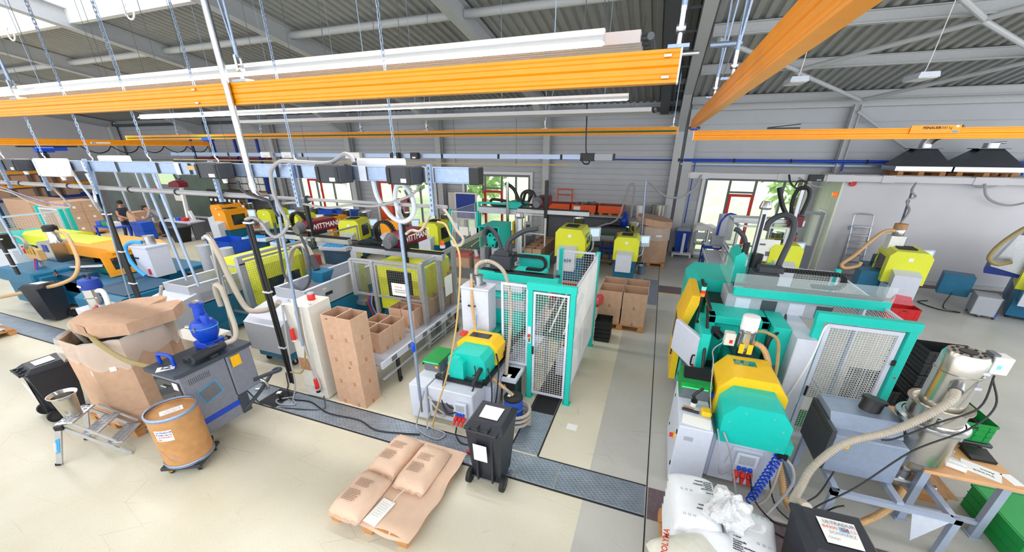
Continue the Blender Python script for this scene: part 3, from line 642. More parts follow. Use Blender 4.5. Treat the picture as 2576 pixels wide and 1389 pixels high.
b = MB(); b.tube([AY(2478, 463, 15.3), AY(2480, 490, 15.3), AY(2500, 508, 15.3), AY(2540, 517, 15.3), AY(2590, 508, 15.2)], .03, 6); b.tube([AY(2440, 460, 15.4), AY(2455, 470, 15.35), AY(2478, 472, 15.3), AY(2500, 470, 15.35), AY(2520, 462, 15.4)], .02, 6); single('cable', b, 'greyhose', 'bundle of grey cables swinging across the blank white wall', 'cable')
# pendant lamps, right hall
for px, py, l in ((2000, 210, 'small white pendant lamp nearer the steep crane rail'), (2314, 200, 'small white pendant lamp above the load sign')):
    p = G(px, py, 5.2); t = thing('pendant_lamp', l, 'lamp', p)
    b = MB(); b.M = Matrix.Translation(p); b.prism([(-.16, 0), (.16, 0), (.14, .09), (-.14, .09)], 'y', -.3, .3); part(t, 'housing', b, 'lgrey')
    b = MB(); b.M = Matrix.Translation(p); b.box((-.14, -.28, -.01), (.14, .28, -.002)); part(t, 'diffuser', b, 'white')
    b = MB(); b.tube([p+V((0, 0, .09)), p+V((.05, 0, .3)), V((p.x+.1, p.y, deckz(p.y)-.05))], .008, 5); part(t, 'wire', b, 'white')
# smoke-detector style wire loops by the rooflight
for px, py, l in ((325, 28, 'white looped cable under the rooflight, nearer the tall chrome pipe'), (27, 85, 'white looped cable under the rooflight at the picture corner')):
    c = AY(px, py, 7.4); b = MB()
    b.tube([c+V((-.5, 0, .35))] + [c+V((.16*math.cos(a), 0, .16*math.sin(a))) for a in [2.6+i*.7 for i in range(10)]] + [c+V((.2, 0, .45))], .02, 6); single('cable', b, 'white', l, 'cable')
# extraction hoods lying on pallets on the annex roof
def pallet_parts(t, x0, y0, x1, y1, z=0.0, h=.144, m='wood', along='x'):
    b = MB(); n = 5; d = .022
    def bx(a, c): b.box(a, c)
    for i in range(n):
        if along == 'x':
            y = y0+(y1-y0)*(i+.02)/n; bb = MB(); bb.box((x0, y, z+h-d), (x1, y+(y1-y0)/n*.86, z+h)); part(t, 'deck_board', bb, m)
        else:
            x = x0+(x1-x0)*(i+.02)/n; bb = MB(); bb.box((x, y0, z+h-d), (x+(x1-x0)/n*.86, y1, z+h)); part(t, 'deck_board', bb, m)
    for i in range(3):
        for j in range(3):
            bb = MB(); cx = x0+.07+(x1-x0-.14)*i/2; cy = y0+.06+(y1-y0-.12)*j/2
            bb.box((cx-.07, cy-.06, z+d), (cx+.07, cy+.06, z+h-d*2 if along == 'x' else z+h-d*2)); part(t, 'block', bb, m)
    for j in range(3):
        bb = MB()
        if along == 'x':
            cx = x0+.07+(x1-x0-.14)*j/2; bb.box((cx-.06, y0, z+h-d*2), (cx+.06, y1, z+h-d)); bb2 = MB(); cy = y0+.06+(y1-y0-.12)*j/2; bb2.box((x0, cy-.05, z), (x1, cy+.05, z+d))
        else:
            cy = y0+.07+(y1-y0-.14)*j/2; bb.box((x0, cy-.06, z+h-d*2), (x1, cy+.06, z+h-d)); bb2 = MB(); cx = x0+.06+(x1-x0-.12)*j/2; bb2.box((cx-.05, y0, z), (cx+.05, y1, z+d))
        part(t, 'cross_board', bb, m); part(t, 'runner', bb2, m)
for (xa, xb), l, l2, pipe in (((6.75, 8.1), 'dark steel extraction hood with a bent pipe on the annex roof', 'wooden pallet under the extraction hood with the bent pipe', 1), ((8.15, 9.7), 'dark steel extraction hood with a short collar on the annex roof', 'wooden pallet under the extraction hood with the short collar', 0)):
    y0, y1 = 16.0, 16.9; z = 3.2
    p = thing('wooden_pallet', l2, 'pallet', ((xa+xb)/2, 16.4, z)); pallet_parts(p, xa+.1, y0, xb-.1, y1, z)
    t = thing('extraction_hood', l, 'extraction hood', ((xa+xb)/2, 16.4, z+.145)); zz = z+.15; cx = (xa+xb)/2+.02
    b = MB(); b.box((xa, y0, zz), (xb, y1, zz+.13)); part(t, 'skirt', b, 'steel')
    b = MB(); q = [(xa, y0, zz+.13), (xb, y0, zz+.13), (xb, y1, zz+.13), (xa, y1, zz+.13), (cx-.25, y0+.25, zz+.62), (cx+.25, y0+.25, zz+.62), (cx+.25, y1-.25, zz+.62), (cx-.25, y1-.25, zz+.62)]
    b.add(q, [(0, 1, 5, 4), (1, 2, 6, 5), (2, 3, 7, 6), (3, 0, 4, 7), (4, 5, 6, 7)]); b.box((cx-.36, y0+.2, zz+.62), (cx+.36, y1-.2, zz+.64)); part(t, 'cone', b, 'darksteel')
    b = MB()
    if pipe: b.tube([(cx, 16.4, zz+.64), (cx, 16.4, zz+.8), (cx+.1, 16.3, zz+.98), (cx+.32, 16.1, zz+1.08), (cx+.45, 15.95, zz+1.08)], .15, 16); b.tube([(cx+.44, 15.95, zz+1.08), (cx+.47, 15.93, zz+1.08)], .18, 16, False)
    else: b.cyl((cx, 16.4, zz+.64), (cx, 16.4, zz+.78), .17); b.cyl((cx-.02, 16.4, zz+.76), (cx+.3, 16.4, zz+.8), .03)
    part(t, 'outlet', b, 'steel')
    if pipe:
        b = MB(); b.cyl((cx+.46, 15.945, zz+1.08), (cx+.48, 15.925, zz+1.08), .13); part(t, 'pipe_mouth', b, 'ink')
# ================================================================ things standing on the near floor
def shell(b, x0, x1, y0, y1, z0, z1, t=.006, floor=True):
    # open-topped container: outer, inner and rim faces in one welded surface
    o = [(x0, y0), (x1, y0), (x1, y1), (x0, y1)]; i = [(x0+t, y0+t), (x1-t, y0+t), (x1-t, y1-t), (x0+t, y1-t)]
    vs = [(*p, z0) for p in o] + [(*p, z1) for p in o] + [(*p, z1) for p in i] + [(*p, z0+t) for p in i]; m = b.m
    n = len(b.f); b.add(vs, [(k, (k+1) % 4, 4+(k+1) % 4, 4+k) for k in range(4)] + [(4+k, 4+(k+1) % 4, 8+(k+1) % 4, 8+k) for k in range(4)] + [(8+k, 8+(k+1) % 4, 12+(k+1) % 4, 12+k) for k in range(4)] + [(3, 2, 1, 0), (12, 13, 14, 15)])
    return n
def carton_proto(w, d, h, label='x', tape=True, mark=None):
    t = thing('carton', label, 'carton', (0, 0, 0)); b = MB(); n = shell(b, -w/2, w/2, -d/2, d/2, 0, h)
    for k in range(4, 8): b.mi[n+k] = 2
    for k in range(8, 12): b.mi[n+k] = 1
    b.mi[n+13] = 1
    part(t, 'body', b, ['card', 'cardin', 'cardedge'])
    if tape:
        b = MB(); b.box((-.025, -d/2-.0015, .0), (.025, -d/2-.0002, .07)); part(t, 'tape', b, 'carddark')
        b = MB(); b.box((w/2+.0002, -.025, 0), (w/2+.0015, .025, .07)); part(t, 'tape', b, 'carddark')
    if mark:
        b = MB(); b.text(mark, (-.06, -d/2-.001, h-.07), (1, 0, 0), .022, (0, -1, 0), .001); part(t, 'print', b, 'ink')
    return t
bp = carton_proto(.295, .375, .405, mark=None); bq = carton_proto(.295, .375, .405, mark='036')
names = ['lowest', 'second from the floor', 'third from the floor', 'topmost']
first = {}
for col, (cx, cy) in enumerate(((-4.545, 4.25), (-4.245, 4.235))):
    for lv in range(4):
        src = bq if (col, lv) in ((0, 3), (1, 1)) else bp
        lab = 'brown carton %s in the %s column beside the cream cabinet' % (names[lv], ('cabinet-side', 'conveyor-side')[col])
        if (col, lv) == (0, 3): lab = 'topmost open carton with small printed digits in the cabinet-side column'
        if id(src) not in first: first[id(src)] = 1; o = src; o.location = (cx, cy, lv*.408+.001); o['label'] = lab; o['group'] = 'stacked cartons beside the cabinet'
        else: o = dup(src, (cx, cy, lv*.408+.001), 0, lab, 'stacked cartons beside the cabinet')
        o.rotation_euler.z = (.0, .02, -.015, .01)[lv]*(1, -1)[col]
# ---- octabin on its pallet
def octa(cx, cy, s, c=.3, rot=0):
    q = [(-c, -s), (c, -s), (s, -c), (s, c), (c, s), (-c, s), (-s, c), (-s, -c)]
    return [(cx+x*math.cos(rot)-y*math.sin(rot), cy+x*math.sin(rot)+y*math.cos(rot)) for x, y in q]
def prism_shell(b, poly, z0, z1, t=.015, top=False):
    cx = sum(p[0] for p in poly)/len(poly); cy = sum(p[1] for p in poly)/len(poly); n = len(poly)
    inn = [(cx+(x-cx)*(1-t/.58), cy+(y-cy)*(1-t/.58)) for x, y in poly]
    vs = [(*p, z0) for p in poly] + [(*p, z1) for p in poly] + [(*p, z1) for p in inn] + [(*p, z0+.02) for p in inn]
    b.add(vs, [(r*n+k, r*n+(k+1) % n, (r+1)*n+(k+1) % n, (r+1)*n+k) for r in range(3) for k in range(n)] + [tuple(range(n))[::-1], tuple(range(3*n, 4*n))])
p = thing('wooden_pallet', 'wooden pallet under the big open octagonal carton', 'pallet', (-7.45, 2.83, 0)); pallet_parts(p, -8.02, 2.28, -6.86, 3.42, 0, .144, 'wood')
oc = thing('octagonal_bin', 'big octagonal cardboard bin with clear liner and shifted lid', 'octagonal carton', (-7.45, 2.84, .146))
O8 = octa(-7.45, 2.84, .57, .27)
b = MB(); prism_shell(b, O8, .146, 1.5); part(oc, 'body', b, 'card')
b = MB(); prism_shell(b, octa(-7.45, 2.84, .578, .276), .147, .36, .006); part(oc, 'base_sleeve', b, 'card')
b = MB(); b.prism(octa(-7.45, 2.84, .54, .25), 'z', 1.28, 1.3); part(oc, 'granulate', b, 'black')
b = MB(); rnd = random.Random(3); rows = []
for z, k in ((1.30, .93), (1.51, 1.0), (1.535, 1.03), (1.42, 1.06), (1.3, 1.08), (1.16, 1.05)):
    ring = []
    for i in range(64):
        a = i/64*8; e = int(a); f = a-e; x = O8[e][0]*(1-f)+O8[(e+1) % 8][0]*f; y = O8[e][1]*(1-f)+O8[(e+1) % 8][1]*f
        kk = k + (rnd.uniform(-.012, .025) if z not in (1.51,) else 0); zz = z + (rnd.uniform(-.03, .03) if z < 1.5 else rnd.uniform(-.006, .01))
        if z == 1.16: zz += .07*math.sin(i*.35)+.04*math.sin(i*1.1)
        ring.append((-7.45+(x+7.45)*kk, 2.84+(y-2.84)*kk, zz))
    rows.append(ring)
b.add([q for r in rows for q in r], [(k*64+i, k*64+(i+1) % 64, (k+1)*64+(i+1) % 64, (k+1)*64+i) for k in range(5) for i in range(64)]); part(oc, 'liner', b, 'film', label='clear plastic liner folded over the rim')
LC = (-7.4, 3.02); L8 = octa(LC[0], LC[1], .575, .29, -.06)
b = MB(); n = 8
top = [(*q, 1.72) for q in L8]; bot = [(*q, 1.545) for q in L8]
# lid with the rear edge folded in where a hose passes
b.add(bot + top, [(k, (k+1) % 8, 8+(k+1) % 8, 8+k) for k in range(8) if k != 4] + [(8, 9, 10, 11, 12), (8, 12, 13, 14, 15)])
m = [((L8[4][i]+L8[5][i])/2) for i in (0, 1)]; mm = (m[0]+.0, m[1]-.33)
b.f.pop(); b.mi.pop(); b.f.pop(); b.mi.pop()
k0 = len(b.v); b.add([(*mm, 1.715), ((L8[4][0]*.75+L8[5][0]*.25), L8[4][1], 1.72), ((L8[4][0]*.25+L8[5][0]*.75), L8[5][1], 1.72), (m[0], m[1]-.16, 1.56)], [])
o0 = k0-16
b.f += [[o0+8, o0+9, o0+10, o0+11, o0+12, k0+1, k0], [o0+8, k0, k0+2, o0+13, o0+14, o0+15], [k0, k0+1, k0+3], [k0, k0+3, k0+2], [o0+4, o0+12, k0+1, k0+3], [o0+5, k0+3, k0+2, o0+13], [o0+4, k0+3, o0+5]]; b.mi += [0]*7
lid = part(oc, 'lid', b, 'card', label='octagonal cardboard lid with a folded notch')
b = MB(); b.slab([(L8[0][0]+.1, L8[0][1]-.002, 1.58), (L8[1][0]-.12, L8[1][1]-.002+.0, 1.58), (L8[1][0]-.12, L8[1][1]-.002, 1.715), (L8[0][0]+.1, L8[0][1]-.002, 1.715)], .001); part(oc, 'packing_tape', b, 'cardin')
b = MB(); b.slab([(-7.22, 2.266, 1.02), (-6.99, 2.45, 1.06), (-6.99, 2.45, 1.13), (-7.22, 2.266, 1.1)], .002); part(oc, 'label', b, 'paper')
b = MB(); b.tube([(-7.35, 2.55, 1.35), (-7.35, 2.5, 1.56), (-7.25, 2.45, 1.6), (-7.0, 2.4, 1.52), (-6.6, 2.45, 1.3), (-6.3, 2.6, 1.18), (-6.15, 2.7, 1.2)], .032, 10); single('suction_hose', b, 'olive', 'olive suction hose from the octagonal bin to the grey granulator', 'hose')
b = MB(); b.tube([(-7.72, 2.55, 1.3), (-7.8, 2.5, 1.55), (-7.95, 2.55, 1.6), (-8.1, 2.75, 1.5), (-8.15, 3.1, 1.2), (-8.2, 3.3, .8), (-8.25, 3.5, .3), (-8.3, 3.6, .04)], .036, 10, rib=.02); single('suction_hose', b, 'clearhose', 'clear ribbed hose looping out of the octagonal bin behind its liner', 'hose')
# ---- wheeled bins
def wheeled_bin(label, loc, rz, note=None, front=None, lidtext=None, scale=1.0, open_note=None):
    t = thing('wheeled_bin', label, 'wheeled bin', (0, 0, 0)); H = .92
    b = MB()
    def rg(z, w, d0, d1): return [(-w, d0, z), (w, d0, z), (w, d1, z), (-w, d1, z)]
    L = [rg(.05, .185, -.16, .17), rg(.3, .2, -.2, .21), rg(H-.05, .235, -.25, .27), rg(H, .24, -.25, .28)]
    vs = [q for r in L for q in r]; b.add(vs, [(k*4+i, k*4+(i+1) % 4, k*4+4+(i+1) % 4, k*4+4+i) for k in range(3) for i in range(4)] + [(3, 2, 1, 0), (12, 13, 14, 15)])
    for x in (-.1, .1): b.box((x-.012, -.245, .1), (x+.012, -.17, H-.06))
    part(t, 'body', b, 'blackplastic')
    b = MB(); b.box((-.255, -.27, H-.03), (.255, .3, H+.005), .008); part(t, 'rim', b, 'blackplastic')
    b = MB(); b.add([(-.25, -.24, H+.006), (.25, -.24, H+.006), (.25, .3, H+.006), (-.25, .3, H+.006), (-.2, -.17, H+.06), (.2, -.17, H+.06), (.2, .21, H+.075), (-.2, .21, H+.075)], [(0, 1, 5, 4), (1, 2, 6, 5), (2, 3, 7, 6), (3, 0, 4, 7), (4, 5, 6, 7), (3, 2, 1, 0)])
    for x in (-.07, .07): b.box((x-.008, -.26, H+.006), (x+.008, -.16, H+.045))
    lid = part(t, 'lid', b, 'blackplastic')
    b = MB(); b.cyl((-.19, -.31, H+.01), (.19, -.31, H+.01), .014, n=8)
    for x in (-.18, -.06, .06, .18): b.box((x-.012, -.32, H-.02), (x+.012, -.25, H+.02))
    part(t, 'handle', b, 'blackplastic')
    b = MB(); b.cyl((-.22, -.2, .1), (.22, -.2, .1), .012, n=8); part(t, 'axle', b, 'darksteel')
    for s in (-1, 1):
        b = MB(); b.cyl((s*.205, -.2, .1), (s*.255, -.2, .1), .1, n=22); w = part(t, 'wheel', b, 'rubber')
        b = MB(); b.cyl((s*.256, -.2, .1), (s*.259, -.2, .1), .055, n=14); b.cyl((s*.259, -.2, .1), (s*.264, -.2, .1), .02, n=10); part(w, 'hub', b, 'blackplastic')
    if note:
        b = MB(); b.add([(-.12, -.1, H+.07), (.12, -.1, H+.07), (.13, .13, H+.081), (-.13, .13, H+.081), (-.12, -.1, H+.071), (.12, -.1, H+.071), (.13, .13, H+.082), (-.13, .13, H+.082)], [(0, 3, 2, 1), (4, 5, 6, 7), (0, 1, 5, 4), (1, 2, 6, 5), (2, 3, 7, 6), (3, 0, 4, 7)]); o = part(t, 'paper_sheet', b, 'paper')
        if lidtext: lidtext(o, H)
    if front:
        b = MB(); b.slab([(-.13, -.262, .45), (.05, -.262, .45), (.05, -.285, .72), (-.13, -.285, .72)], .002); part(t, 'paper_sheet', b, 'paper')
    t.location = loc; t.rotation_euler.z = rz; t.scale = (scale,)*3
    return t
def ultradur(model, box):
    def f(o, H):
        nrm = V((0, -.045, 1)).normalized()
        def row(s, y, h, m, x=-.105, bold=0.0):
            b = MB(); b.text(s, (x, y, H+.0835+(y+.1)*.048-.004), (1, 0, 0), h, nrm, bold); q = link_mesh('lettering', b, m, o)
        row('ULTRADUR', .075, .03, 'inklight', -.1, .001); row('SCHWARZ', -.015, .026, 'inklight', -.08); row('Charge:', -.06, .018, 'inklight', -.1)
        row(model[0], .03, .028, 'inkred', -.115); row(model[1], .03, .03, 'inkred', .012, .001); row(model[2], .03, .028, 'inkred', .075)
        if box: b = MB(); b.box((.003, .022, H+.0785), (.067, .066, H+.0832)); link_mesh('highlight', b, 'inkcyan', o)
    return f
wheeled_bin('black wheeled bin with papers on lid and front, beside the white machine', (-1.57, 3.5, 0), 0.0, True, True)
wheeled_bin('black wheeled bin by the steel step ladder and octagonal bin', (-8.72, 2.3, 0), -.12, True, True, scale=.95)
wheeled_bin('black wheeled bin in front of the blue machine with hoses', (-13.95, 4.32, 0), PI+.25, True, False, scale=.98)
wheeled_bin('black wheeled bin with ULTRADUR sheet on lid, beside the white sacks', (1.82, 2.98, 0), 0.03, True, False, ultradur(('B4300', 'G4', 'LS'), True), scale=1.06)
# ---- step ladder with a steel bucket
t = thing('step_stool', 'small aluminium three-step ladder in front of the octagonal bin', 'step ladder', (0, 0, 0))
for i, (x, z) in enumerate(((-.02, .62), (.2, .42), (.4, .21))):
    b = MB(); b.box((x-.1, -.21, z-.025), (x+.1, .21, z), .004); s = part(t, 'step', b, 'alu')
    b = MB()
    for u in range(3):
        for v in range(6): b.slab([(x-.08+u*.06, -.17+v*.065, z+.0005), (x-.055+u*.06, -.145+v*.065, z+.0005), (x-.08+u*.06, -.12+v*.065, z+.0005), (x-.105+u*.06, -.145+v*.065, z+.0005)], .003)
    part(s, 'tread_pattern', b, 'mgrey')
for s in (-1, 1):
    b = MB(); b.bar((-.08, s*.22, .6), (.56, s*.24, .0), .05, .022, (0, 1, 0)); part(t, 'side_rail', b, 'alu')
    b = MB(); b.bar((.1, s*.225, .6), (.46, s*.235, .24), .03, .018, (0, 1, 0)); part(t, 'upper_rail', b, 'alu')
    b = MB(); b.bar((-.06, s*.235, .6), (-.26, s*.26, .01), .06, .028, (0, 1, 0)); l = part(t, 'rear_leg', b, 'alu')
    b = MB(); b.bar((-.265, s*.26, .03), (-.272, s*.26, 0), .065, .034, (0, 1, 0)); part(l, 'foot', b, 'rubber')
    if s < 0:
        b = MB(); b.bar2((-.128, s*.243-.016, .42), (-.2, s*.252-.016, .2), V((.05, 0, .015)), V((0, .003, 0))); k = part(l, 'sticker', b, 'skyblue')
        b = MB(); b.text('ZARGES', (-.2, s*.252-.0195, .215), (.31, -.03, .95), .032, (-.05, -1, 0)); part(l, 'lettering', b, 'white')
    b = MB(); b.cb((-.06, s*.24, .58), (.1, .04, .07), .008); part(t, 'hinge', b, 'black')
t.location = (-7.16, 1.93, 0); t.rotation_euler.z = math.radians(34)
t = thing('steel_bucket', 'tall steel bucket standing on the small step ladder', 'bucket', (-7.17, 1.9, .623))
b = MB(); b.lathe([(0, 0), (.085, 0), (.09, .02), (.118, .3), (.12, .31), (.115, .31), (.086, .025), (0, .02)], (-7.17, 1.9, .623), 32, False); part(t, 'pail', b, 'brushed')
b = MB(); b.lathe([(.118, .30), (.145, .335), (.15, .35), (.143, .35), (.115, .312)], (-7.17, 1.9, .623), 32, False); part(t, 'rim', b, 'chrome')
# ---- fibre drum on a dolly
dl = thing('drum_dolly', 'dark wooden dolly on casters under the brown fibre drum', 'dolly', (-5.56, 2.25, 0))
b = MB(); b.M = rotz((-5.56, 2.25, 0), .5); b.box((-.24, -.24, .09), (.24, .24, .135), .006); part(dl, 'platform', b, 'charcoal')
def caster(par, x, y, h, r=.035, m='rubber', rot=0.0, fork='steel'):
    b = MB(); b.M = rotz((x, y, 0), rot); b.cb((0, 0, h-.008), (.07, .07, .014)); b.bar((-.022, 0, h-.01), (-.022, .02, r), .006, .04); b.bar((.022, 0, h-.01), (.022, .02, r), .006, .04); c = part(par, 'caster', b, fork)
    b = MB(); b.M = rotz((x, y, 0), rot); b.cyl((-.015, .02, r), (.015, .02, r), r, n=16); part(c, 'wheel', b, m)
for u, v in ((-.18, -.18), (.18, -.18), (.18, .18), (-.18, .18)): caster(dl, -5.56+u*math.cos(.5)-v*math.sin(.5), 2.25+u*math.sin(.5)+v*math.cos(.5), .09, .032, 'rubber', u*4, 'brass')
dr = thing('fibre_drum', 'brown fibre drum with metal rims and ULTRADUR labels', 'drum', (-5.56, 2.25, .137)); c = (-5.56, 2.25, .137)
b = MB(); b.lathe([(0, 0), (.268, 0), (.27, .02), (.27, .745), (.262, .75), (.262, .72)], c, 48, False); part(dr, 'shell', b, 'fibre')
b = MB(); b.lathe([(.262, .735), (0, .737)], c, 48, False); part(dr, 'lid', b, 'fibre')
for z, n in ((.0, 'bottom_hoop'), (.735, 'top_hoop')):
    b = MB(); b.lathe([(.271, z), (.279, z+.006), (.279, z+.03), (.282, z+.035), (.276, z+.05), (.26, z+.05 if z > .5 else z+.042)], c, 48, False); part(dr, n, b, 'galv')
def curved_label(par, cx, cy, r, a0, a1, z0, z1, rows):
    b = MB(); n = 10; vs = []
    for i in range(n+1):
        a = a0+(a1-a0)*i/n; vs += [(cx+r*math.cos(a), cy+r*math.sin(a), z0), (cx+r*math.cos(a), cy+r*math.sin(a), z1)]
    b.add(vs, [(2*i, 2*i+2, 2*i+3, 2*i+1) for i in range(n)]); l = part(par, 'label', b, 'paper')
    for s, z, h, m, off in rows:
        q = MB(); q.text(s, (0, 0, 0), (1, 0, 0), h, (0, -1, 0), .0008)
        q.v = [V((cx+(r+.0015)*math.cos(a0+(p.x+off)/r), cy+(r+.0015)*math.sin(a0+(p.x+off)/r), z+p.z)) for p in q.v]
        part(l, 'lettering', q, m)
curved_label(dr, -5.56, 2.25, .2715, -1.4, -.68, .6, .76, [('ULTRADUR', .72, .024, 'inkblue', .02), ('B 4300 G6 LS', .685, .022, 'inkblue', .012), ('SCHWARZ', .65, .022, 'inkred', .03), ('Charge:', .62, .012, 'ink', .012)])
b = MB(); b.M = rotz((-5.56, 2.25, .876), 2.4+PI/2+.3); b.box((-.12, -.06, 0), (.12, .06, .0012)); l = part(dr, 'lid_label', b, 'paper')
for s, y, m in (('ULTRADUR', .025, 'inkblue'), ('B 4300 G6 LS', -.01, 'inkblue'), ('SCHWARZ', -.045, 'inkred')):
    q = MB(); q.M = b.M; q.text(s, (-.09, y, .002), (1, 0, 0), .022, (0, 0, 1)); part(l, 'lettering', q, m)
for i, (a, z) in enumerate(((-1.75, .33), (-1.2, .28))):
    b = MB(); n = 8; vs = []
    for k in range(n+1):
        aa = a+.5*k/n; vs += [(-5.56+.2712*math.cos(aa), 2.25+.2712*math.sin(aa), z+.05*math.sin(k*.5)), (-5.56+.2712*math.cos(aa), 2.25+.2712*math.sin(aa), z+.035+.05*math.sin(k*.5))]
    b.add(vs, [(2*i, 2*i+2, 2*i+3, 2*i+1) for i in range(n)]); part(dr, 'tape_residue', b, 'cardin')
# ---- granulator
GX0, GX1, GY0, GY1 = -6.27, -5.68, 2.5, 3.52
gr = thing('granulator', 'grey granulator cart with blue stripe and black motor on top', 'granulator', (-5.97, 3.0, 0))
mat('gunmetal', '#868b9b', .42, .2, var=.06, bump=.05); mat('slate', '#3a4350', .45)
b = MB(); b.box((GX0, GY0, .16), (GX1, GY0+.62, 1.19), .01); part(gr, 'housing', b, 'gunmetal')
b = MB(); b.box((GX0+.02, GY0+.62, .5), (GX1+.03, GY1-.02, 1.19), .02); part(gr, 'rear_housing', b, 'gunmetal')
b = MB(); b.prism([(GX0-.02, GY0-.05), (GX1+.02, GY0-.05), (GX1+.05, GY0+.02), (GX1+.05, GY1), (GX0-.02, GY1)], 'z', 1.192, 1.25); part(gr, 'top_plate', b, 'slate')
b = MB(); b.box((GX1, GY0+.62, .16), (GX1+.012, GY0+.76, 1.19)); part(gr, 'post_panel', b, 'slate')
b = MB(); b.box((GX1+.0005, GY0+.01, .34), (GX1+.004, GY0+.62, .43)); part(gr, 'stripe', b, 'bluepaint', label='blue stripe')
b = MB(); b.M = Matrix.Translation((GX1+.001, GY0+.3, .78)) @ Matrix.Rotation(math.radians(14), 4, 'X'); b.frame((.002, -.14, -.12), (0, .28, 0), (0, 0, .24), .014, .004); part(gr, 'window_frame', b, 'skyblue')
b2 = MB(); b2.M = b.M; b2.box((.0005, -.126, -.106), (.002, .126, .106)); part(gr, 'window', b2, 'dgrey')
b = MB()
for i in range(5):
    for j in range(12): b.cyl((GX1, GY0+.1+j*.024, 1.02+i*.018), (GX1+.002, GY0+.1+j*.024, 1.02+i*.018), .006, n=6)
part(gr, 'vent_hole', b, 'ink'); bpy.data.objects[gr.children[-1].name]['kind'] = 'stuff'
b = MB(); b.box((GX0+.04, GY0-.012, .52), (GX1-.03, GY0+.01, 1.1)); d = part(gr, 'front_door', b, 'darkglass')
b = MB(); b.add([(GX1-.24, GY0-.016, .86), (GX1-.14, GY0-.016, .86), (GX1-.05, GY0-.016, .55), (GX1-.17, GY0-.016, .55)], [(0, 3, 2, 1)]); part(d, 'arrow', b, 'bluepaint')
b = MB(); b.box((GX1-.16, GY0-.016, .98), (GX1-.06, GY0-.012, 1.09)); part(d, 'notice', b, 'paper')
b = MB(); b.cyl((GX0+.2, GY0-.03, 1.0), (GX0+.32, GY0-.03, 1.0), .012); part(d, 'door_latch', b, 'steel')
b = MB(); b.M = Matrix.Translation((GX1+.052, 0, 0)); b.box((0, GY0+.66, .99), (.003, GY0+.8, 1.16)); part(gr, 'warning_plate', b, 'yellowtag', label='yellow warning plate')
b = MB(); b.tube([(GX0+.06, GY0+.12, 1.25), (GX0+.06, GY0+.12, 1.36), (GX0+.1, GY0+.12, 1.40), (GX0+.28, GY0+.14, 1.40), (GX0+.32, GY0+.14, 1.36), (GX0+.32, GY0+.14, 1.25)], .024, 12); part(gr, 'handle', b, 'bluepaint', label='blue bow handle')
b = MB(); b.cyl((-5.72, 2.75, 1.33), (-5.78, 3.22, 1.33), .062, n=24); b.cyl((-5.718, 2.735, 1.33), (-5.72, 2.75, 1.33), .066, n=24); b.box((-5.85, 2.95, 1.25), (-5.66, 3.05, 1.29)); mo = part(gr, 'motor', b, 'charcoal')
b = MB(); b.cyl((-5.7165, 2.734, 1.33), (-5.718, 2.736, 1.33), .04, n=20); part(mo, 'fan_cover', b, 'black')
b = MB(); b.cb((-5.76, 3.06, 1.395), (.1, .12, .006)); b.M = None; part(mo, 'rating_plate', b, 'steel')
b = MB(); b.cyl((-5.9, 2.78, 1.27), (-5.86, 2.95, 1.27), .03); b.cb((-5.9, 2.8, 1.28), (.12, .1, .06), .008); part(gr, 'valve', b, 'darksteel')
b = MB(); b.cyl((-5.95, 3.42, 1.25), (-5.95, 3.42, 1.33), .012); b.cyl((-6.0, 3.42, 1.335), (-5.9, 3.42, 1.335), .012); part(gr, 'star_knob', b, 'black')
# blue filter head on top
fl = thing('material_filter', 'blue pot-shaped blower standing on the granulator top', 'blower', (-6.08, 3.2, 1.252))
c = (-6.08, 3.22, 1.252)
b = MB(); b.box((c[0]-.14, c[1]-.14, 1.252), (c[0]+.14, c[1]+.14, 1.36), .012); part(fl, 'base', b, 'bluepaint')
b = MB(); b.lathe([(.1, .1), (.13, .14), (.165, .22), (.17, .3), (.172, .33), (.165, .36), (.13, .42), (.06, .45)], c, 28); part(fl, 'bowl', b, 'bluepaint')
b = MB(); b.lathe([(.173, .325), (.18, .328), (.18, .338), (.173, .341)], c, 28, False); part(fl, 'clamp_ring', b, 'skyblue')
b = MB(); b.lathe([(.075, .43), (.08, .46), (.068, .6), (.07, .64), (.09, .645), (.09, .68), (.0, .69)], (c[0]-.03, c[1]+.02, c[2]), 20, False); part(fl, 'neck', b, 'bluepaint')
b = MB(); b.lathe([(.05, .38), (.055, .5), (.045, .53), (0, .53)], (c[0]+.1, c[1]-.01, c[2]), 14, False); part(fl, 'side_stub', b, 'bluepaint')
b = MB(); b.cb((c[0]-.03, c[1]+.02, c[2]+.7), (.07, .06, .035)); part(fl, 'cap', b, 'chrome')
b = MB(); b.cb((c[0]+.05, c[1]-.172, c[2]+.335), (.03, .012, .06)); part(fl, 'latch', b, 'steel')
b = MB(); b.cyl((c[0]-.16, c[1]-.04, c[2]+.28), (c[0]-.28, c[1]-.08, c[2]+.3), .03); part(fl, 'inlet', b, 'steel')
b = MB(); b.tube([(-5.77, 3.22, 1.33), (-5.72, 3.36, 1.36), (-5.72, 3.42, 1.5), (-5.82, 3.48, 1.75), (-5.86, 3.5, 1.95), (-5.88, 3.5, 2.1), (-5.97, 3.5, 2.14), (-6.02, 3.5, 2.05), (-6.02, 3.5, 1.8)], .036, 10); single('suction_hose', b, 'clearhose', 'translucent hose rising from the granulator motor in a tight bend', 'hose')
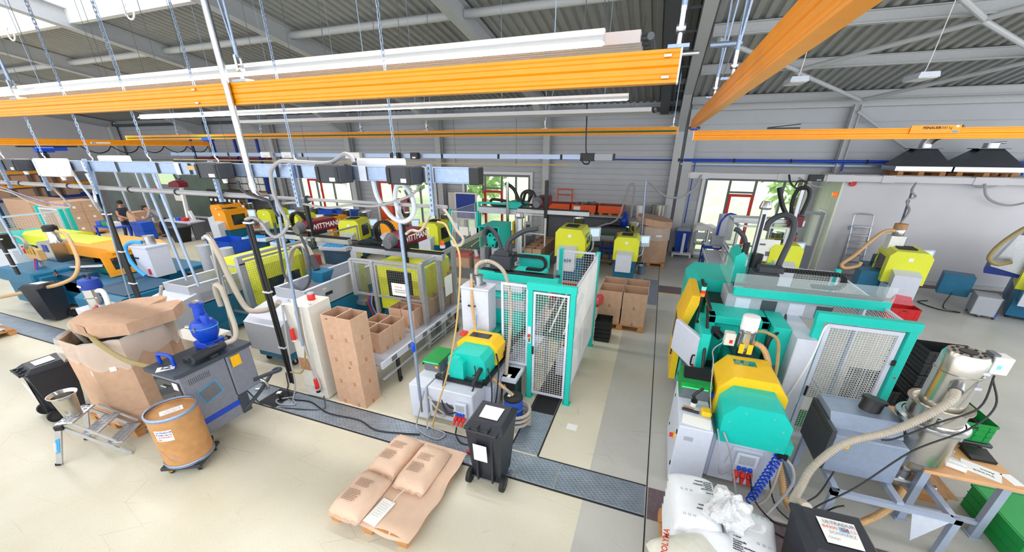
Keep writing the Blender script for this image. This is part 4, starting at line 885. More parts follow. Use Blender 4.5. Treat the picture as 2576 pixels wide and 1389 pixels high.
# push bar, casters and note
b = MB(); b.tube([(GX1+.03, GY1-.12, .62), (GX1+.06, GY1+.1, .6), (GX1+.1, GY1+.28, .58), (GX1+.02, GY1+.34, .56), (GX1-.1, GY1+.3, .5), (GX1-.02, GY1-.05, .34), (GX1, GY1-.38, .2)], .03, 10); part(gr, 'push_bar', b, 'slate')
for x, y in ((GX0+.06, GY0+.08), (GX1-.05, GY0+.08), (GX1+.02, GY1+.22), (GX0+.06, GY1-.1)): caster(gr, x, y, .155, .055, 'rubber', .4)
b = MB(); b.tube([(GX1-.02, GY1, .56), (GX1+.03, GY1+.04, .48), (GX1+.03, GY1+.06, .36), (GX1-.12, GY1+.06, .3), (GX1-.2, GY1, .3)], .025, 8); part(gr, 'drain_pipe', b, 'steel')
b = MB(); b.M = rotz((-5.98, 2.55, 1.2505), .9); b.box((-.1, -.07, 0), (.1, .07, .001)); nt = single('paper_sheet', b, 'paper', 'white sheet lying on the granulator top before the motor', 'paper')
b = MB(); b.tube([(-6.0, 2.5, 1.256), (-5.95, 2.56, 1.257), (-5.99, 2.6, 1.257), (-6.04, 2.56, 1.257), (-5.99, 2.52, 1.257), (-5.9, 2.57, 1.257)], .004, 5); single('wire', b, 'ink', 'thin dark wire coiled on the white sheet', 'wire')
# ---- parcel behind the bin
t = thing('parcel', 'low carton wrapped in white film behind the corner bin', 'carton', (-9.35, 3.25, 0))
b = MB(); b.M = rotz((-9.35, 3.25, 0), .12); b.box((-.4, -.35, .1), (.4, .35, .42), .01); part(t, 'box', b, 'card')
b2 = MB(); b2.M = b.M; b2.frame((-.402, -.352, .423), (.804, 0, 0), (0, .704, 0), .12, .004); part(t, 'wrapping_film', b2, 'film')
b2 = MB(); b2.M = b.M; b2.box((.05, -.353, .2), (.2, -.351, .36)); part(t, 'shipping_label', b2, 'paper')
b2 = MB(); b2.M = b.M; b2.box((-.4, -.35, 0), (.4, .35, .1)); part(t, 'skid', b2, 'wood')
# ---- white sacks at the picture edge
p = thing('wooden_pallet', 'wooden pallet under the white sacks at the channel end', 'pallet', (-14.3, 3.4, 0)); pallet_parts(p, -14.9, 2.75, -13.68, 3.5, 0)
def sack_mb(w, d, h, seed, amp=.012):
    # pillow-shaped filled sack with flattened end seams
    rnd = random.Random(seed); nx, ny = 18, 22; b = MB(); top = []; bot = []
    ph = [rnd.uniform(0, 6) for _ in range(6)]
    for j in range(ny+1):
        v = j/ny*2-1
        for i in range(nx+1):
            u = i/nx*2-1
            e = (1-abs(u)**3.2)*(1-abs(v)**5)
            z = h*max(0, e)**.55
            wv = amp*(math.sin(3*u+ph[0])*math.cos(4*v+ph[1])+.6*math.sin(9*v+3*u+ph[2])*(abs(v)**2))*(e**.3 if e > 0 else 0)
            x = u*w/2*(1-.05*(1-abs(v)**4)*0-.03*abs(v)**6); y = v*d/2
            top.append((x, y, h*.12+z*.88+wv)); bot.append((x, y, h*.10*(1-e)))
    n = nx+1; N = len(top)
    b.add(top+bot, [(j*n+i, j*n+i+1, (j+1)*n+i+1, (j+1)*n+i) for j in range(ny) for i in range(nx)] + [(N+j*n+i, N+(j+1)*n+i, N+(j+1)*n+i+1, N+j*n+i+1) for j in range(ny) for i in range(nx)])
    rim = [j*n for j in range(ny+1)]
    ed = [(i, 0) for i in range(nx)]
    fs = []
    for i in range(nx): fs += [(i, N+i, N+i+1, i+1), (ny*n+i, ny*n+i+1, N+ny*n+i+1, N+ny*n+i)]
    for j in range(ny): fs += [(j*n, (j+1)*n, N+(j+1)*n, N+j*n), (j*n+nx, N+j*n+nx, N+(j+1)*n+nx, (j+1)*n+nx)]
    o = len(b.v)-2*N
    for f in fs: b.f.append([o+q for q in f]); b.mi.append(0)
    return b
mat('whitesack2', '#e6e8ea', .5, var=.05, bump=.3, bscale=12)
for i in range(4):
    b = sack_mb(1.05, .6, .13, 40+i); b.M = None; b.v = [V((-14.28+v.x, 3.1+v.y, .145+i*.118+v.z)) for v in b.v]
    single('plastic_sack', b, 'whitesack2', 'white sack %s in the low stack at the channel end' % ('lowest', 'second', 'third', 'topmost')[i], 'sack', group='white sacks at the channel end')
# ---- kraft paper sacks on their pallet
p = thing('wooden_pallet', 'wooden pallet carrying the kraft paper sacks on the open floor', 'pallet', (-2.55, 2.88, 0)); pallet_parts(p, -3.08, 2.2, -2.03, 3.55, 0, .144, 'wood', 'y')
b = MB(); rnd = random.Random(5); nx, ny = 22, 28; vs = []
for j in range(ny+1):
    for i in range(nx+1):
        u, v = i/nx, j/ny; x = -3.02+u*1.04; y = 2.17+v*1.41; z = .152+.004*math.sin(9*v+2*u)+.003*math.sin(23*v)
        ex = max(0, u-.95)/.05+max(0, .05-v)/.05; z -= .05*min(1.3, ex)*(.6+.5*math.sin(7*v+11*u)); x += .012*math.sin(17*v)*(u > .93)
        vs.append((x, y, z))
b.add(vs, [(j*(nx+1)+i, j*(nx+1)+i+1, (j+1)*(nx+1)+i+1, (j+1)*(nx+1)+i) for j in range(ny) for i in range(nx)]); single('paper_sheet', b, 'kraft', 'brown kraft paper sheet covering the pallet under the sacks', 'paper sheet')
for (cx, cy, w, d, lab, side) in ((-2.845, 2.48, .45, .64, 'kraft paper sack nearest the handwritten note', 'ULTRA'), (-2.38, 3.1, .45, .72, 'kraft paper sack with the note string, beside the pallet edge', 'CELSTRAN'), (-2.845, 3.17, .43, .68, 'kraft paper sack on the pallet corner nearest the steel plates', None)):
    t = thing('paper_sack', lab, 'sack', (cx, cy, .16)); b = sack_mb(w, d, .145, int(cx*-100+cy*10)); b.v = [V((cx+v.x, cy+v.y, .158+v.z)) for v in b.v]; part(t, 'bag', b, 'sack')
    for e in (-1, 1):
        b = MB(); vs = []
        for i in range(15):
            x = cx-w/2+.01+(w-.02)*i/14; z = .185+.01*math.sin(i*1.7)
            vs += [(x, cy+e*(d/2-.008), z), (x, cy+e*(d/2+.03), z+.008*math.sin(i*2.3)), ]
        b.add(vs, [(2*i, 2*i+2, 2*i+3, 2*i+1) for i in range(14)]); part(t, 'seam', b, 'sack')
    rnd = random.Random(9)
    for blk, (y0, rows, xo) in enumerate(((cy+.0, 6, -.1), (cy-.17, 8, -.12))):
        b = MB()
        for r in range(rows):
            x = cx+xo+.02*r*0; y = y0+.13-r*.02
            while x < cx+xo+.17:
                l = rnd.uniform(.012, .035); u = (x+l/2-cx)/(w/2); v = (y-cy)/(d/2); e = (1-abs(u)**3.2)*(1-abs(v)**5); z = .158+.145*.12+.145*.88*max(0, e)**.55+.012
                b.cb((x+l/2, y, z), (l, .006, .0015)); x += l+.007
        o = part(t, 'print', b, 'inkbrown'); o['kind'] = 'stuff'
    if side:
        b = MB(); b.text(side, (cx+w/2-.035, cy-d*.28, .2), (0, 1, .0), .05, (.75, 0, .6), .0015); part(t, 'lettering', b, 'ink')
t = thing('paper_note', 'white handwritten note on a string lying on the kraft paper sheet', 'note', (-2.52, 2.37, .165))
b = MB(); b.M = rotz((-2.51, 2.38, .166), -.1); b.box((-.09, -.17, 0), (.09, .17, .0015)); part(t, 'card', b, 'paper')
b2 = MB(); b2.M = b.M; rnd = random.Random(2)
for r in range(7):
    x = -.06; y = .12-r*.03
    while x < .05: l = rnd.uniform(.012, .03); b2.bar((x, y+rnd.uniform(-.003, .003), .0022), (x+l, y+rnd.uniform(-.003, .003), .0022), .003, .001); x += l+.008
o = part(t, 'handwriting', b2, 'inklight'); o['kind'] = 'stuff'
b = MB(); b.tube([(-2.44, 2.52, .17), (-2.43, 2.62, .19), (-2.4, 2.72, .2)], .006, 5); part(t, 'string', b, 'cream')
# ================================================================ moulding machines
def panel(t, o, u, v, fw=.035, pitch=.04, fm='lgrey', wm_='white', w=.0032, name='mesh_panel', ft=.03):
    b = MB(); b.frame(o, u, v, fw, ft); p = part(t, name, b, fm)
    o, u, v = V(o), V(u), V(v); a, c = u.normalized()*fw, v.normalized()*fw
    g = MB(); g.grid(o+a, u-a*2, v-c, pitch, w) if False else g.grid(o+a+c, u-a*2, v-c*2, pitch, w); part(p, 'wire_mesh', g, wm_)
    return p
def post(t, x, y, z1, m='turq', s=.08, name='post', z0=0):
    b = MB(); b.box((x-s/2, y-s/2, z0), (x+s/2, y+s/2, z1), .004); b.box((x-s*.8, y-s*.8, z0), (x+s*.8, y+s*.8, z0+.012)) if z0 == 0 else None; return part(t, name, b, m)
def beam(t, a, c, w=.08, h=.1, m='turq', name='top_beam'):
    b = MB(); b.bar(a, c, w, h); return part(t, name, b, m)
def echain(b, path, w, h, seg=.035):
    # drag chain as closely spaced cross links along a path in space; w across (world axis given), h thick
    pts = [V(p) for p in path]; out = []
    for a, c in zip(pts, pts[1:]):
        n = max(1, int((c-a).length/seg)); out += [a.lerp(c, i/n) for i in range(n)]
    out.append(pts[-1]); ax = V(w)
    for i in range(len(out)-1):
        d = (out[i+1]-out[i]); m = (out[i]+out[i+1])/2; dn = d.normalized(); up = dn.cross(ax.normalized())
        b.bar2(m-dn*d.length*.36, m+dn*d.length*.36, ax, up*h)
    b.bar2(out[0], out[0]+(out[1]-out[0])*.01, ax*.6, V((0, 0, h*.3))) if False else None
    for a, c in zip(out, out[1:]):
        dn = (c-a).normalized(); up = dn.cross(ax.normalized()); b.bar2(a, c, ax*.5, up*h*.5)
def arc(c, r, a0, a1, n, ax1=(1, 0, 0), ax2=(0, 0, 1)):
    c, p, q = V(c), V(ax1), V(ax2); return [c+p*(r*math.cos(math.radians(a0+(a1-a0)*i/n)))+q*(r*math.sin(math.radians(a0+(a1-a0)*i/n))) for i in range(n+1)]
def estop(t, x, y, z, m='lgrey', nx=(0, -1, 0), h=.3):
    n = V(nx); s = V((1, 0, 0)) if abs(n.y) > .5 else V((0, 1, 0)); o = V((x, y, z))
    b = MB(); b.bar2(o-V((0, 0, h/2)), o+V((0, 0, h/2)), s*.055, n*.016); p = part(t, 'switch_box', b, m)
    b = MB(); b.cyl(o+n*.008, o+n*.05, .022, n=14); part(p, 'stop_button', b, 'red')
    b = MB(); b.bar2(o+n*.008-V((0, 0, .03)), o+n*.012-V((0, 0, .03)), s*.05, V((0, 0, .05))); part(p, 'button_plate', b, 'yellowtag')
    for k in (1, 2): b = MB(); b.cyl(o+n*.008-V((0, 0, .04+k*.035)), o+n*.018-V((0, 0, .04+k*.035)), .014, n=10); part(p, 'push_button', b, 'black')
def bolts(t, pts, n, r=.008, m='steel'):
    for p in pts: b = MB(); b.cyl(V(p), V(p)+V(n)*.004, r, n=8); part(t, 'bolt', b, m)
def sockets(t, x, y, z, s=1.0):
    # socket distribution panel with red three-phase plugs, facing -Y
    b = MB(); b.box((x-.11*s, y-.05, z), (x+.11*s, y, z+.3*s), .006); b.box((x-.12*s, y-.06, z+.12*s), (x+.12*s, y-.045, z+.31*s), .006); sb = part(t, 'socket_panel', b, 'lgrey')
    b = MB(); b.box((x-.08*s, y-.066, z+.15*s), (x+.08*s, y-.06, z+.28*s)); b.box((x-.08*s, y-.068, z+.2*s), (x+.08*s, y-.066, z+.206*s)); part(sb, 'fuse_window', b, 'mgrey')
    for i in range(3):
        xx = x-.06*s+i*.06*s
        b = MB(); b.cyl((xx, y-.05, z+.09*s), (xx, y-.085, z+.08*s), .026*s, n=14); part(sb, 'blue_socket', b, 'bluebox')
    for i in range(3):
        xx = x-.075*s+i*.075*s
        b = MB(); b.cyl((xx, y-.04, z+.02*s), (xx-.01, y-.1, z-.03*s), .034*s, n=14); b.cyl((xx-.01, y-.1, z-.03*s), (xx-.015, y-.14, z-.1*s), .026*s, .018*s, n=12); part(sb, 'red_plug', b, 'red')
def signal_tower(t, x, y, z, h=.35):
    b = MB(); b.cyl((x, y, z), (x, y, z+h), .014, n=10); b.cyl((x, y, z), (x, y, z+.03), .03, n=10); p = part(t, 'signal_pole', b, 'black')
    for k, m in enumerate(('ledorange', 'ledred', 'ledgreen', 'black')):
        q = MB(); q.cyl((x, y, z+h+k*.05), (x, y, z+h+.048+k*.05), .03, n=14); part(p, 'signal_light', q, m)
def hood_poly(x0, x1, z0, z1, c): return [(x0, z0), (x1, z0), (x1, z1-c*1.3), (x1-c, z1), (x0+c, z1), (x0, z1-c*1.3)]

# ---------------------------------------------------------------- turquoise machine, second hall
t = M5 = thing('moulding_machine', 'big turquoise moulding machine with yellow hood in the second hall', 'moulding machine', (1.4, 6.2, 0))
b = MB(); b.box((1.06, 4.4, .06), (1.84, 8.3, .74), .012); part(t, 'machine_bed', b, 'lgrey')
b = MB(); b.box((1.1, 4.38, .08), (1.8, 4.4, .7)); b.prism([(1.3, .64), (1.62, .64), (1.66, .35), (1.26, .35)], 'y', 4.36, 4.381); part(t, 'end_panel', b, 'lgrey')
sockets(t, 1.46, 4.36, .3, 1.0)
b = MB(); b.box((.62, 4.15, .05), (1.0, 5.2, .93), .01); cb = part(t, 'control_cabinet', b, 'lgrey')
b = MB(); b.box((.7, 4.144, .74), (.8, 4.149, .8)); part(cb, 'rating_plate', b, 'mgrey')
b = MB(); b.cyl((.6, 4.35, .62), (.62, 4.35, .62), .045, n=4); part(cb, 'switch_plate', b, 'yellowtag')
b = MB(); b.cyl((.56, 4.35, .62), (.6, 4.35, .62), .028, n=12); part(cb, 'main_switch', b, 'red')
for z in (.3, .8): b = MB(); b.box((.612, 5.0, z-.02), (.62, 5.02, z+.02)); b.cb((.615, 4.2, z), (.012, .03, .05)); part(cb, 'hinge', b, 'ink')
# injection unit
b = MB(); b.prism(hood_poly(1.08, 1.78, .75, 1.29, .13), 'y', 4.27, 4.86); o = part(t, 'rear_hood', b, 'turq')
bolts(o, [(1.15, 4.27, 1.05), (1.15, 4.27, .82), (1.7, 4.27, .8), (1.7, 4.27, 1.05), (1.3, 4.27, 1.2), (1.58, 4.27, 1.2)], (0, -1, 0), .008, 'mgrey')
b = MB(); b.box((1.7, 4.3, .72), (1.86, 4.9, .86)); part(t, 'hood_skirt', b, 'turq')
b = MB(); b.prism(hood_poly(1.045, 1.815, .82, 1.41, .15), 'y', 4.72, 5.32); o = part(t, 'front_hood', b, 'yellow')
b = MB(); b.prism([(1.2, 1.409), (1.66, 1.409), (1.66, 1.412), (1.2, 1.412)], 'y', 5.305, 5.318); b.box((1.24, 5.06, 1.409), (1.5, 5.2, 1.413)); part(o, 'hood_window', b, 'tealglass')
b = MB(); b.cb((1.042, 5.1, 1.12), (.02, .05, .07)); b.cyl((1.03, 5.1, 1.09), (1.03, 5.1, 1.15), .012); part(o, 'hood_handle', b, 'black')
b = MB(); b.lathe([(0, 0), (.045, 0), (.05, .03), (.02, .05)], (1.045, 4.84, 1.0), 14); part(o, 'blue_knob', b, 'bluepaint')
b = MB(); b.box((1.2, 5.3, .84), (1.66, 5.95, 1.28), .02); part(t, 'barrel_cover', b, 'turqdark')
b = MB(); b.cyl((1.43, 5.9, 1.1), (1.43, 6.4, 1.1), .08); b.box((1.3, 5.3, 1.28), (1.62, 5.9, 1.33)); b.box((1.34, 5.36, 1.33), (1.46, 5.56, 1.46)); part(t, 'feed_throat', b, 'darksteel')
# fixed platen with cast recess
b = MB(); shell(b, .98, 1.72, 5.98, 6.0, .75, 1.66); b.box((.95, 6.1, .72), (1.75, 6.5, 1.72), .02)
for a, c in (((.95, 5.9, .74), (1.06, 6.12, 1.72)), ((1.64, 5.9, .74), (1.75, 6.12, 1.72)), ((.95, 5.9, 1.6), (1.75, 6.12, 1.72)), ((.95, 5.9, .74), (1.75, 6.12, .86))): b.box(a, c, .015)
for x in (1.15, 1.5): b.bar((x, 6.0, .86), (1.32+(x-1.32)*.4, 6.0, 1.2), .06, .14)
b.cyl((1.32, 5.88, 1.2), (1.32, 6.1, 1.2), .15, n=20); part(t, 'fixed_platen', b, 'turq')
b = MB(); b.cyl((1.32, 5.86, 1.2), (1.32, 5.885, 1.2), .09, n=20); b.cyl((1.1, 5.93, 1.45), (1.18, 5.88, 1.4), .06); b.cyl((1.45, 5.8, 1.05), (1.42, 5.95, 1.12), .045); part(t, 'nozzle_block', b, 'black')
for x, z in ((1.08, 1.5), (1.08, .92), (1.6, .92)): b = MB(); b.box((x-.055, 5.885, z-.055), (x+.055, 5.9, z+.055), .012); part(t, 'platen_pad', b, 'charcoal')
b = MB(); b.box((1.76, 5.75, .3), (1.98, 7.2, 1.72), .01); part(t, 'side_panel', b, 'turq')
b = MB(); b.box((1.98, 5.5, .05), (2.22, 7.0, 1.7), .008); part(t, 'grey_column', b, 'lgrey')
b = MB()
for z in (1.08, ): b.box((1.83, 5.735, z-.08), (1.94, 5.75, z+.05), .01); b.box((1.79, 5.738, z-.06), (1.82, 5.75, z+.02))
part(t, 'valve_block', b, 'dgrey')
# clamp end cover, sliding yellow door, panel
b = MB(); b.prism([(.72, .74), (1.95, .74), (1.95, 1.82), (1.8, 1.9), (.86, 1.9), (.72, 1.75)], 'y', 7.15, 8.3); part(t, 'clamp_cover', b, 'turq')
b = MB(); b.prism([(.60, .3), (.70, .3), (.70, 1.2), (.84, 1.72), (.84, 1.86), (.72, 1.86), (.60, 1.3)], 'y', 6.3, 7.25); d = part(t, 'sliding_door', b, 'yellow')
b = MB(); b.slab([(.597, 6.42, .8), (.597, 7.15, .8), (.597, 7.15, 1.28), (.597, 6.42, 1.28)], .003); part(d, 'door_window', b, 'darkglass')
b = MB(); b.cyl((.57, 6.35, .75), (.57, 6.35, 1.15), .012); part(d, 'door_handle', b, 'black')
b = MB(); b.box((.84, 5.45, .5), (.97, 6.3, 1.6), .01); part(t, 'front_guard', b, 'turq')
b = MB(); b.box((.72, 6.2, .3), (.74, 8.3, .74)); part(t, 'lower_guard', b, 'turq')
b = MB(); b.box((.9, 5.7, 1.86), (.94, 7.15, 1.9)); b.box((1.0, 6.45, 1.5), (1.3, 7.1, 1.7)); part(t, 'tie_bar_area', b, 'black')
b = MB(); b.M = rotz((.74, 5.82, 0), .45); b.box((-.05, -.38, .96), (.03, .38, 1.5), .015); cp = part(t, 'control_panel', b, 'lgrey', label='white swivel control panel')
b2 = MB(); b2.M = b.M; b2.box((.03, -.3, 1.08), (.036, .3, 1.42)); part(cp, 'screen', b2, 'screen')
b2 = MB(); b2.M = b.M; b2.tube([(-.05, -.3, 1.05), (-.09, -.3, 1.06), (-.09, -.3, 1.2), (-.05, -.3, 1.21)], .012, 8); part(cp, 'grab_handle', b2, 'black')
b2 = MB(); b2.M = b.M; b2.cyl((-.06, -.34, 1.04), (-.09, -.34, 1.04), .02); part(cp, 'stop_button', b2, 'red')
b = MB(); b.tube([(.66, 5.4, .96), (.7, 5.35, .8), (.74, 5.3, .66), (.85, 5.25, .6)], .035, 10); part(t, 'panel_arm', b, 'black')
signal_tower(t, .8, 5.85, 1.6, .42)
# protective cage
post(t, 2.2, 5.65, 2.05, s=.09); post(t, 3.16, 5.65, 2.05, s=.09); post(t, 3.14, 8.05, 2.05); post(t, 2.1, 8.05, 2.05)
beam(t, (2.145, 5.65, 2.0), (3.215, 5.65, 2.0), .1, .115)
dp = panel(t, (2.28, 5.63, .1), (.8, 0, 0), (0, 0, 1.82), .05, .032, name='cage_door')
b = MB(); b.cb((2.31, 5.6, .9), (.025, .03, .16), .008); part(dp, 'door_handle', b, 'black')
for z in (.5, 1.5): b = MB(); b.cb((3.09, 5.61, z), (.04, .03, .07)); part(dp, 'hinge', b, 'black')
estop(t, 2.2, 5.6, 1.15, 'lgrey'); b = MB(); b.cyl((3.17, 5.604, 1.3), (3.17, 5.6, 1.3), .012); part(t, 'indicator', b, 'red')
panel(t, (3.16, 5.7, .08), (0, 1.15, 0), (0, 0, 1.9), .035, .04); panel(t, (3.15, 6.86, .08), (0, 1.15, 0), (0, 0, 1.9), .035, .04)
panel(t, (2.15, 8.05, .5), (.95, 0, 0), (0, 0, 1.5), .035, .04)
# take-out robot on top
b = MB(); b.box((1.22, 6.4, 1.66), (2.6, 6.95, 1.93), .01); part(t, 'robot_base', b, 'mgrey')
for x in (1.35, 1.7, 2.06, 2.4): b = MB(); b.box((x, 6.394, 1.7), (x+.2, 6.4, 1.88), .0); part(t, 'robot_cover', b, 'lgrey' if x in (1.35, 2.06) else 'darksteel')
b = MB(); b.box((1.28, 6.33, 1.93), (3.2, 6.43, 2.06), .006); part(t, 'robot_beam', b, 'turq', label='turquoise linear beam')
b = MB(); b.box((1.3, 6.43, 2.0), (3.15, 6.62, 2.05)); b.box((1.4, 6.36, 2.06), (3.1, 6.4, 2.09)); part(t, 'linear_rail', b, 'black')
b = MB(); b.box((1.5, 6.45, 2.05), (1.85, 6.75, 2.28), .012); b.box((1.58, 6.5, 2.28), (1.9, 6.7, 2.36)); part(t, 'robot_carriage', b, 'charcoal')
b = MB(); b.prism([(1.3, 2.05), (1.46, 2.05), (1.46, 2.4), (1.4, 2.48), (1.3, 2.4)], 'y', 6.9, 7.5); part(t, 'carriage_housing', b, 'turq')
b = MB(); b.cyl((1.62, 7.0, 2.22), (1.62, 7.0, 2.44), .085); b.cyl((1.42, 6.95, 2.44), (1.42, 6.95, 2.62), .05); part(t, 'servo_motor', b, 'black')
b = MB(); b.box((1.55, 7.1, 1.9), (1.63, 7.2, 3.13)); ax = part(t, 'vertical_axis', b, 'alu', label='tall vertical robot arm')
b = MB(); b.box((1.57, 7.085, 1.95), (1.61, 7.1, 3.05)); part(ax, 'belt', b, 'black')
b = MB(); b.lathe([(.08, 0), (.09, .03), (.07, .1), (.06, .12)], (1.59, 7.15, 3.12), 16); part(ax, 'end_cap', b, 'steel')
b = MB(); b.tube([(1.9, 6.9, 2.2), (1.95, 6.95, 2.45), (2.02, 7.05, 2.75), (2.0, 7.1, 2.98), (1.85, 7.12, 3.05), (1.7, 7.12, 2.95), (1.66, 7.12, 2.8)], .045, 10); b.tube([(1.42, 6.95, 2.55), (1.36, 6.95, 2.7), (1.26, 6.95, 2.8), (1.2, 6.95, 2.82)], .035, 8); part(t, 'cable_hose', b, 'charcoal')
b = MB(); echain(b, [(1.9, 6.68, 2.3), (2.5, 6.68, 2.3)]+arc((2.62, 6.68, 2.195), .105, 90, -90, 10)+[(2.35, 6.68, 2.09)], (0, .13, 0), .04); part(t, 'energy_chain', b, 'black')
b = MB(); b.box((1.26, 6.33, 2.06), (3.2, 6.336, 2.28)); b.box((1.2, 6.33, 2.06), (1.206, 7.5, 2.4)); b.box((3.15, 6.33, 2.06), (3.156, 6.7, 2.26)); part(t, 'acrylic_guard', b, 'acrylic', label='clear acrylic guard')
b = MB(); b.tube([(2.2, 6.9, 1.65), (1.9, 5.9, 1.68), (1.75, 5.75, 1.55), (1.72, 5.72, 1.3), (1.74, 5.74, 1.1)], .03, 10); part(t, 'black_conduit', b, 'black')
b = MB(); b.tube([(.95, 6.2, 1.75), (.93, 5.7, 1.6), (.92, 5.4, 1.3), (.94, 5.2, 1.0), (1.02, 5.0, .9)], .022, 8); part(t, 'cable_loom', b, 'black')
b = MB(); b.tube([(2.5, 6.0, 1.75), (2.3, 5.6, 1.9), (2.2, 5.45, 1.9), (2.16, 5.4, 1.5), (2.08, 5.45, .9), (2.0, 5.4, .7)], .01, 6); part(t, 'white_cable', b, 'white')
# vacuum loader on the barrel
t = thing('vacuum_loader', 'shiny material loader with a white cylindrical head above the yellow hood', 'material loader', (1.38, 5.42, 1.42))
c = (1.38, 5.42, 1.42)
b = MB(); b.lathe([(.05, 0), (.05, .06), (.11, .1), (.115, .14), (.105, .3), (.11, .34)], c, 24); part(t, 'hopper', b, 'chrome')
b = MB(); b.lathe([(.11, .0), (.118, .01), (.118, .03), (.11, .04)], (c[0], c[1], c[2]+.33), 24); part(t, 'clamp_ring', b, 'steel')
b = MB(); b.lathe([(.104, .37), (.104, .53), (.098, .55), (.04, .56), (0, .56)], c, 24); part(t, 'motor_head', b, 'white')
b = MB(); b.box((c[0]-.26, c[1]-.06, c[2]+.1), (c[0]-.13, c[1]+.06, c[2]+.28), .008); bx = part(t, 'switch_box', b, 'cream')
b = MB(); b.box((c[0]-.2, c[1]-.063, c[2]+.14), (c[0]-.16, c[1]-.06, c[2]+.19)); part(bx, 'rocker_switch', b, 'red')
b = MB()
for dx in (-.05, .05): b.box((c[0]+dx-.03, c[1]-.118, c[2]+.04), (c[0]+dx+.03, c[1]-.108, c[2]+.18))
part(t, 'reflector_plate', b, 'yellow')
b = MB(); b.tube([(c[0]+.1, c[1]-.02, c[2]+.18), (c[0]+.2, c[1]-.05, c[2]+.14), (c[0]+.28, c[1]-.06, c[2]+.02), (c[0]+.34, c[1]-.1, c[2]-.15), (c[0]+.42, c[1]-.2, c[2]-.5), (c[0]+.5, c[1]-.5, .5), (c[0]+.52, c[1]-1.0, .3), (1.95, 4.2, .12), (2.15, 4.0, .1), (2.5, 4.05, .15), (2.9, 4.3, .3), (3.1, 4.55, .4)], .04, 10, rib=.022); single('suction_hose', b, 'tanhose', 'brown ribbed hose from the loader over the yellow hood down to the dryer', 'hose')
b = MB(); b.tube([(c[0]+.1, c[1]-.03, c[2]+.36), (c[0]+.2, c[1]-.04, c[2]+.36), (c[0]+.34, c[1]-.06, c[2]+.28), (c[0]+.4, c[1]-.1, c[2]+.0), (c[0]+.4, c[1]-.2, c[2]-.25)], .022, 8); single('air_hose', b, 'olive', 'olive vacuum hose leaving the loader head over the yellow hood', 'hose')
b = MB(); b.tube([(1.12, 5.4, 1.55), (1.0, 5.3, 1.45), (.98, 5.0, 1.42), (.98, 4.7, 1.1), (1.0, 4.5, .95)], .008, 6); single('wire', b, 'greyhose', 'thin grey wire from the loader switch over the yellow hood edge', 'wire')
# things on the cabinet
t = thing('temperature_controller', 'green and grey control unit with a black clipboard on the white cabinet', 'controller', (.8, 4.98, .93))
b = MB(); b.prism([(.63, .935), (.99, .935), (.99, 1.16), (.66, 1.16), (.63, 1.1)], 'y', 4.78, 5.2); part(t, 'casing', b, 'dgrey')
b = MB(); b.box((.622, 4.76, 1.1), (1.0, 5.2, 1.18)); b.box((.62, 4.76, .98), (.632, 5.2, 1.1)); part(t, 'green_cover', b, 'green')
b = MB()
for i in range(16): b.cb((.65+i*.02, 4.757, 1.115), (.01, .006, .01))
part(t, 'led_strip', b, 'ledgreen'); t.children[-1]['kind'] = 'stuff'
b = MB(); b.M = Matrix.Translation((.83, 5.0, 1.2)) @ Matrix.Rotation(.25, 4, 'X'); b.box((-.17, -.12, 0), (.17, .12, .01)); single('clipboard', b, 'black', 'black folder lying on the green control unit of the second-hall machine', 'folder')
t = thing('heat_gun', 'black heat gun standing on the white cabinet', 'heat gun', (.8, 4.62, .932))
b = MB(); b.cyl((.8, 4.62, .932), (.8, 4.62, 1.0), .035); part(t, 'canister', b, 'white')
b = MB(); b.tube([(.8, 4.62, 1.0), (.79, 4.62, 1.06), (.78, 4.62, 1.1), (.84, 4.64, 1.17), (.88, 4.66, 1.2)], .02, 8); b.cyl((.8, 4.62, 1.0), (.8, 4.62, 1.03), .04); part(t, 'burner', b, 'black')
b = MB(); b.box((.88, 4.42, .931), (1.0, 4.56, 1.0), .02); single('yellow_tool_box', b, 'yellow', 'small yellow box on the white cabinet beside the heat gun', 'box')
b = MB(); b.cyl((.66, 4.5, .95), (.86, 4.47, .95), .017, n=8); single('hand_tool', b, 'black', 'black hand tool lying on the white cabinet', 'tool')
b = MB(); b.cyl((.68, 4.56, .95), (.8, 4.53, .95), .014, n=8); single('wooden_file', b, 'carddark', 'wooden-handled file lying on the white cabinet', 'tool')
b = MB(); b.M = rotz((.82, 4.3, .931), -.12); b.box((-.16, -.1, 0), (.16, .1, .002)); o = single('paper_sheet', b, 'paper', 'printed sheet on the front edge of the white cabinet', 'paper sheet')
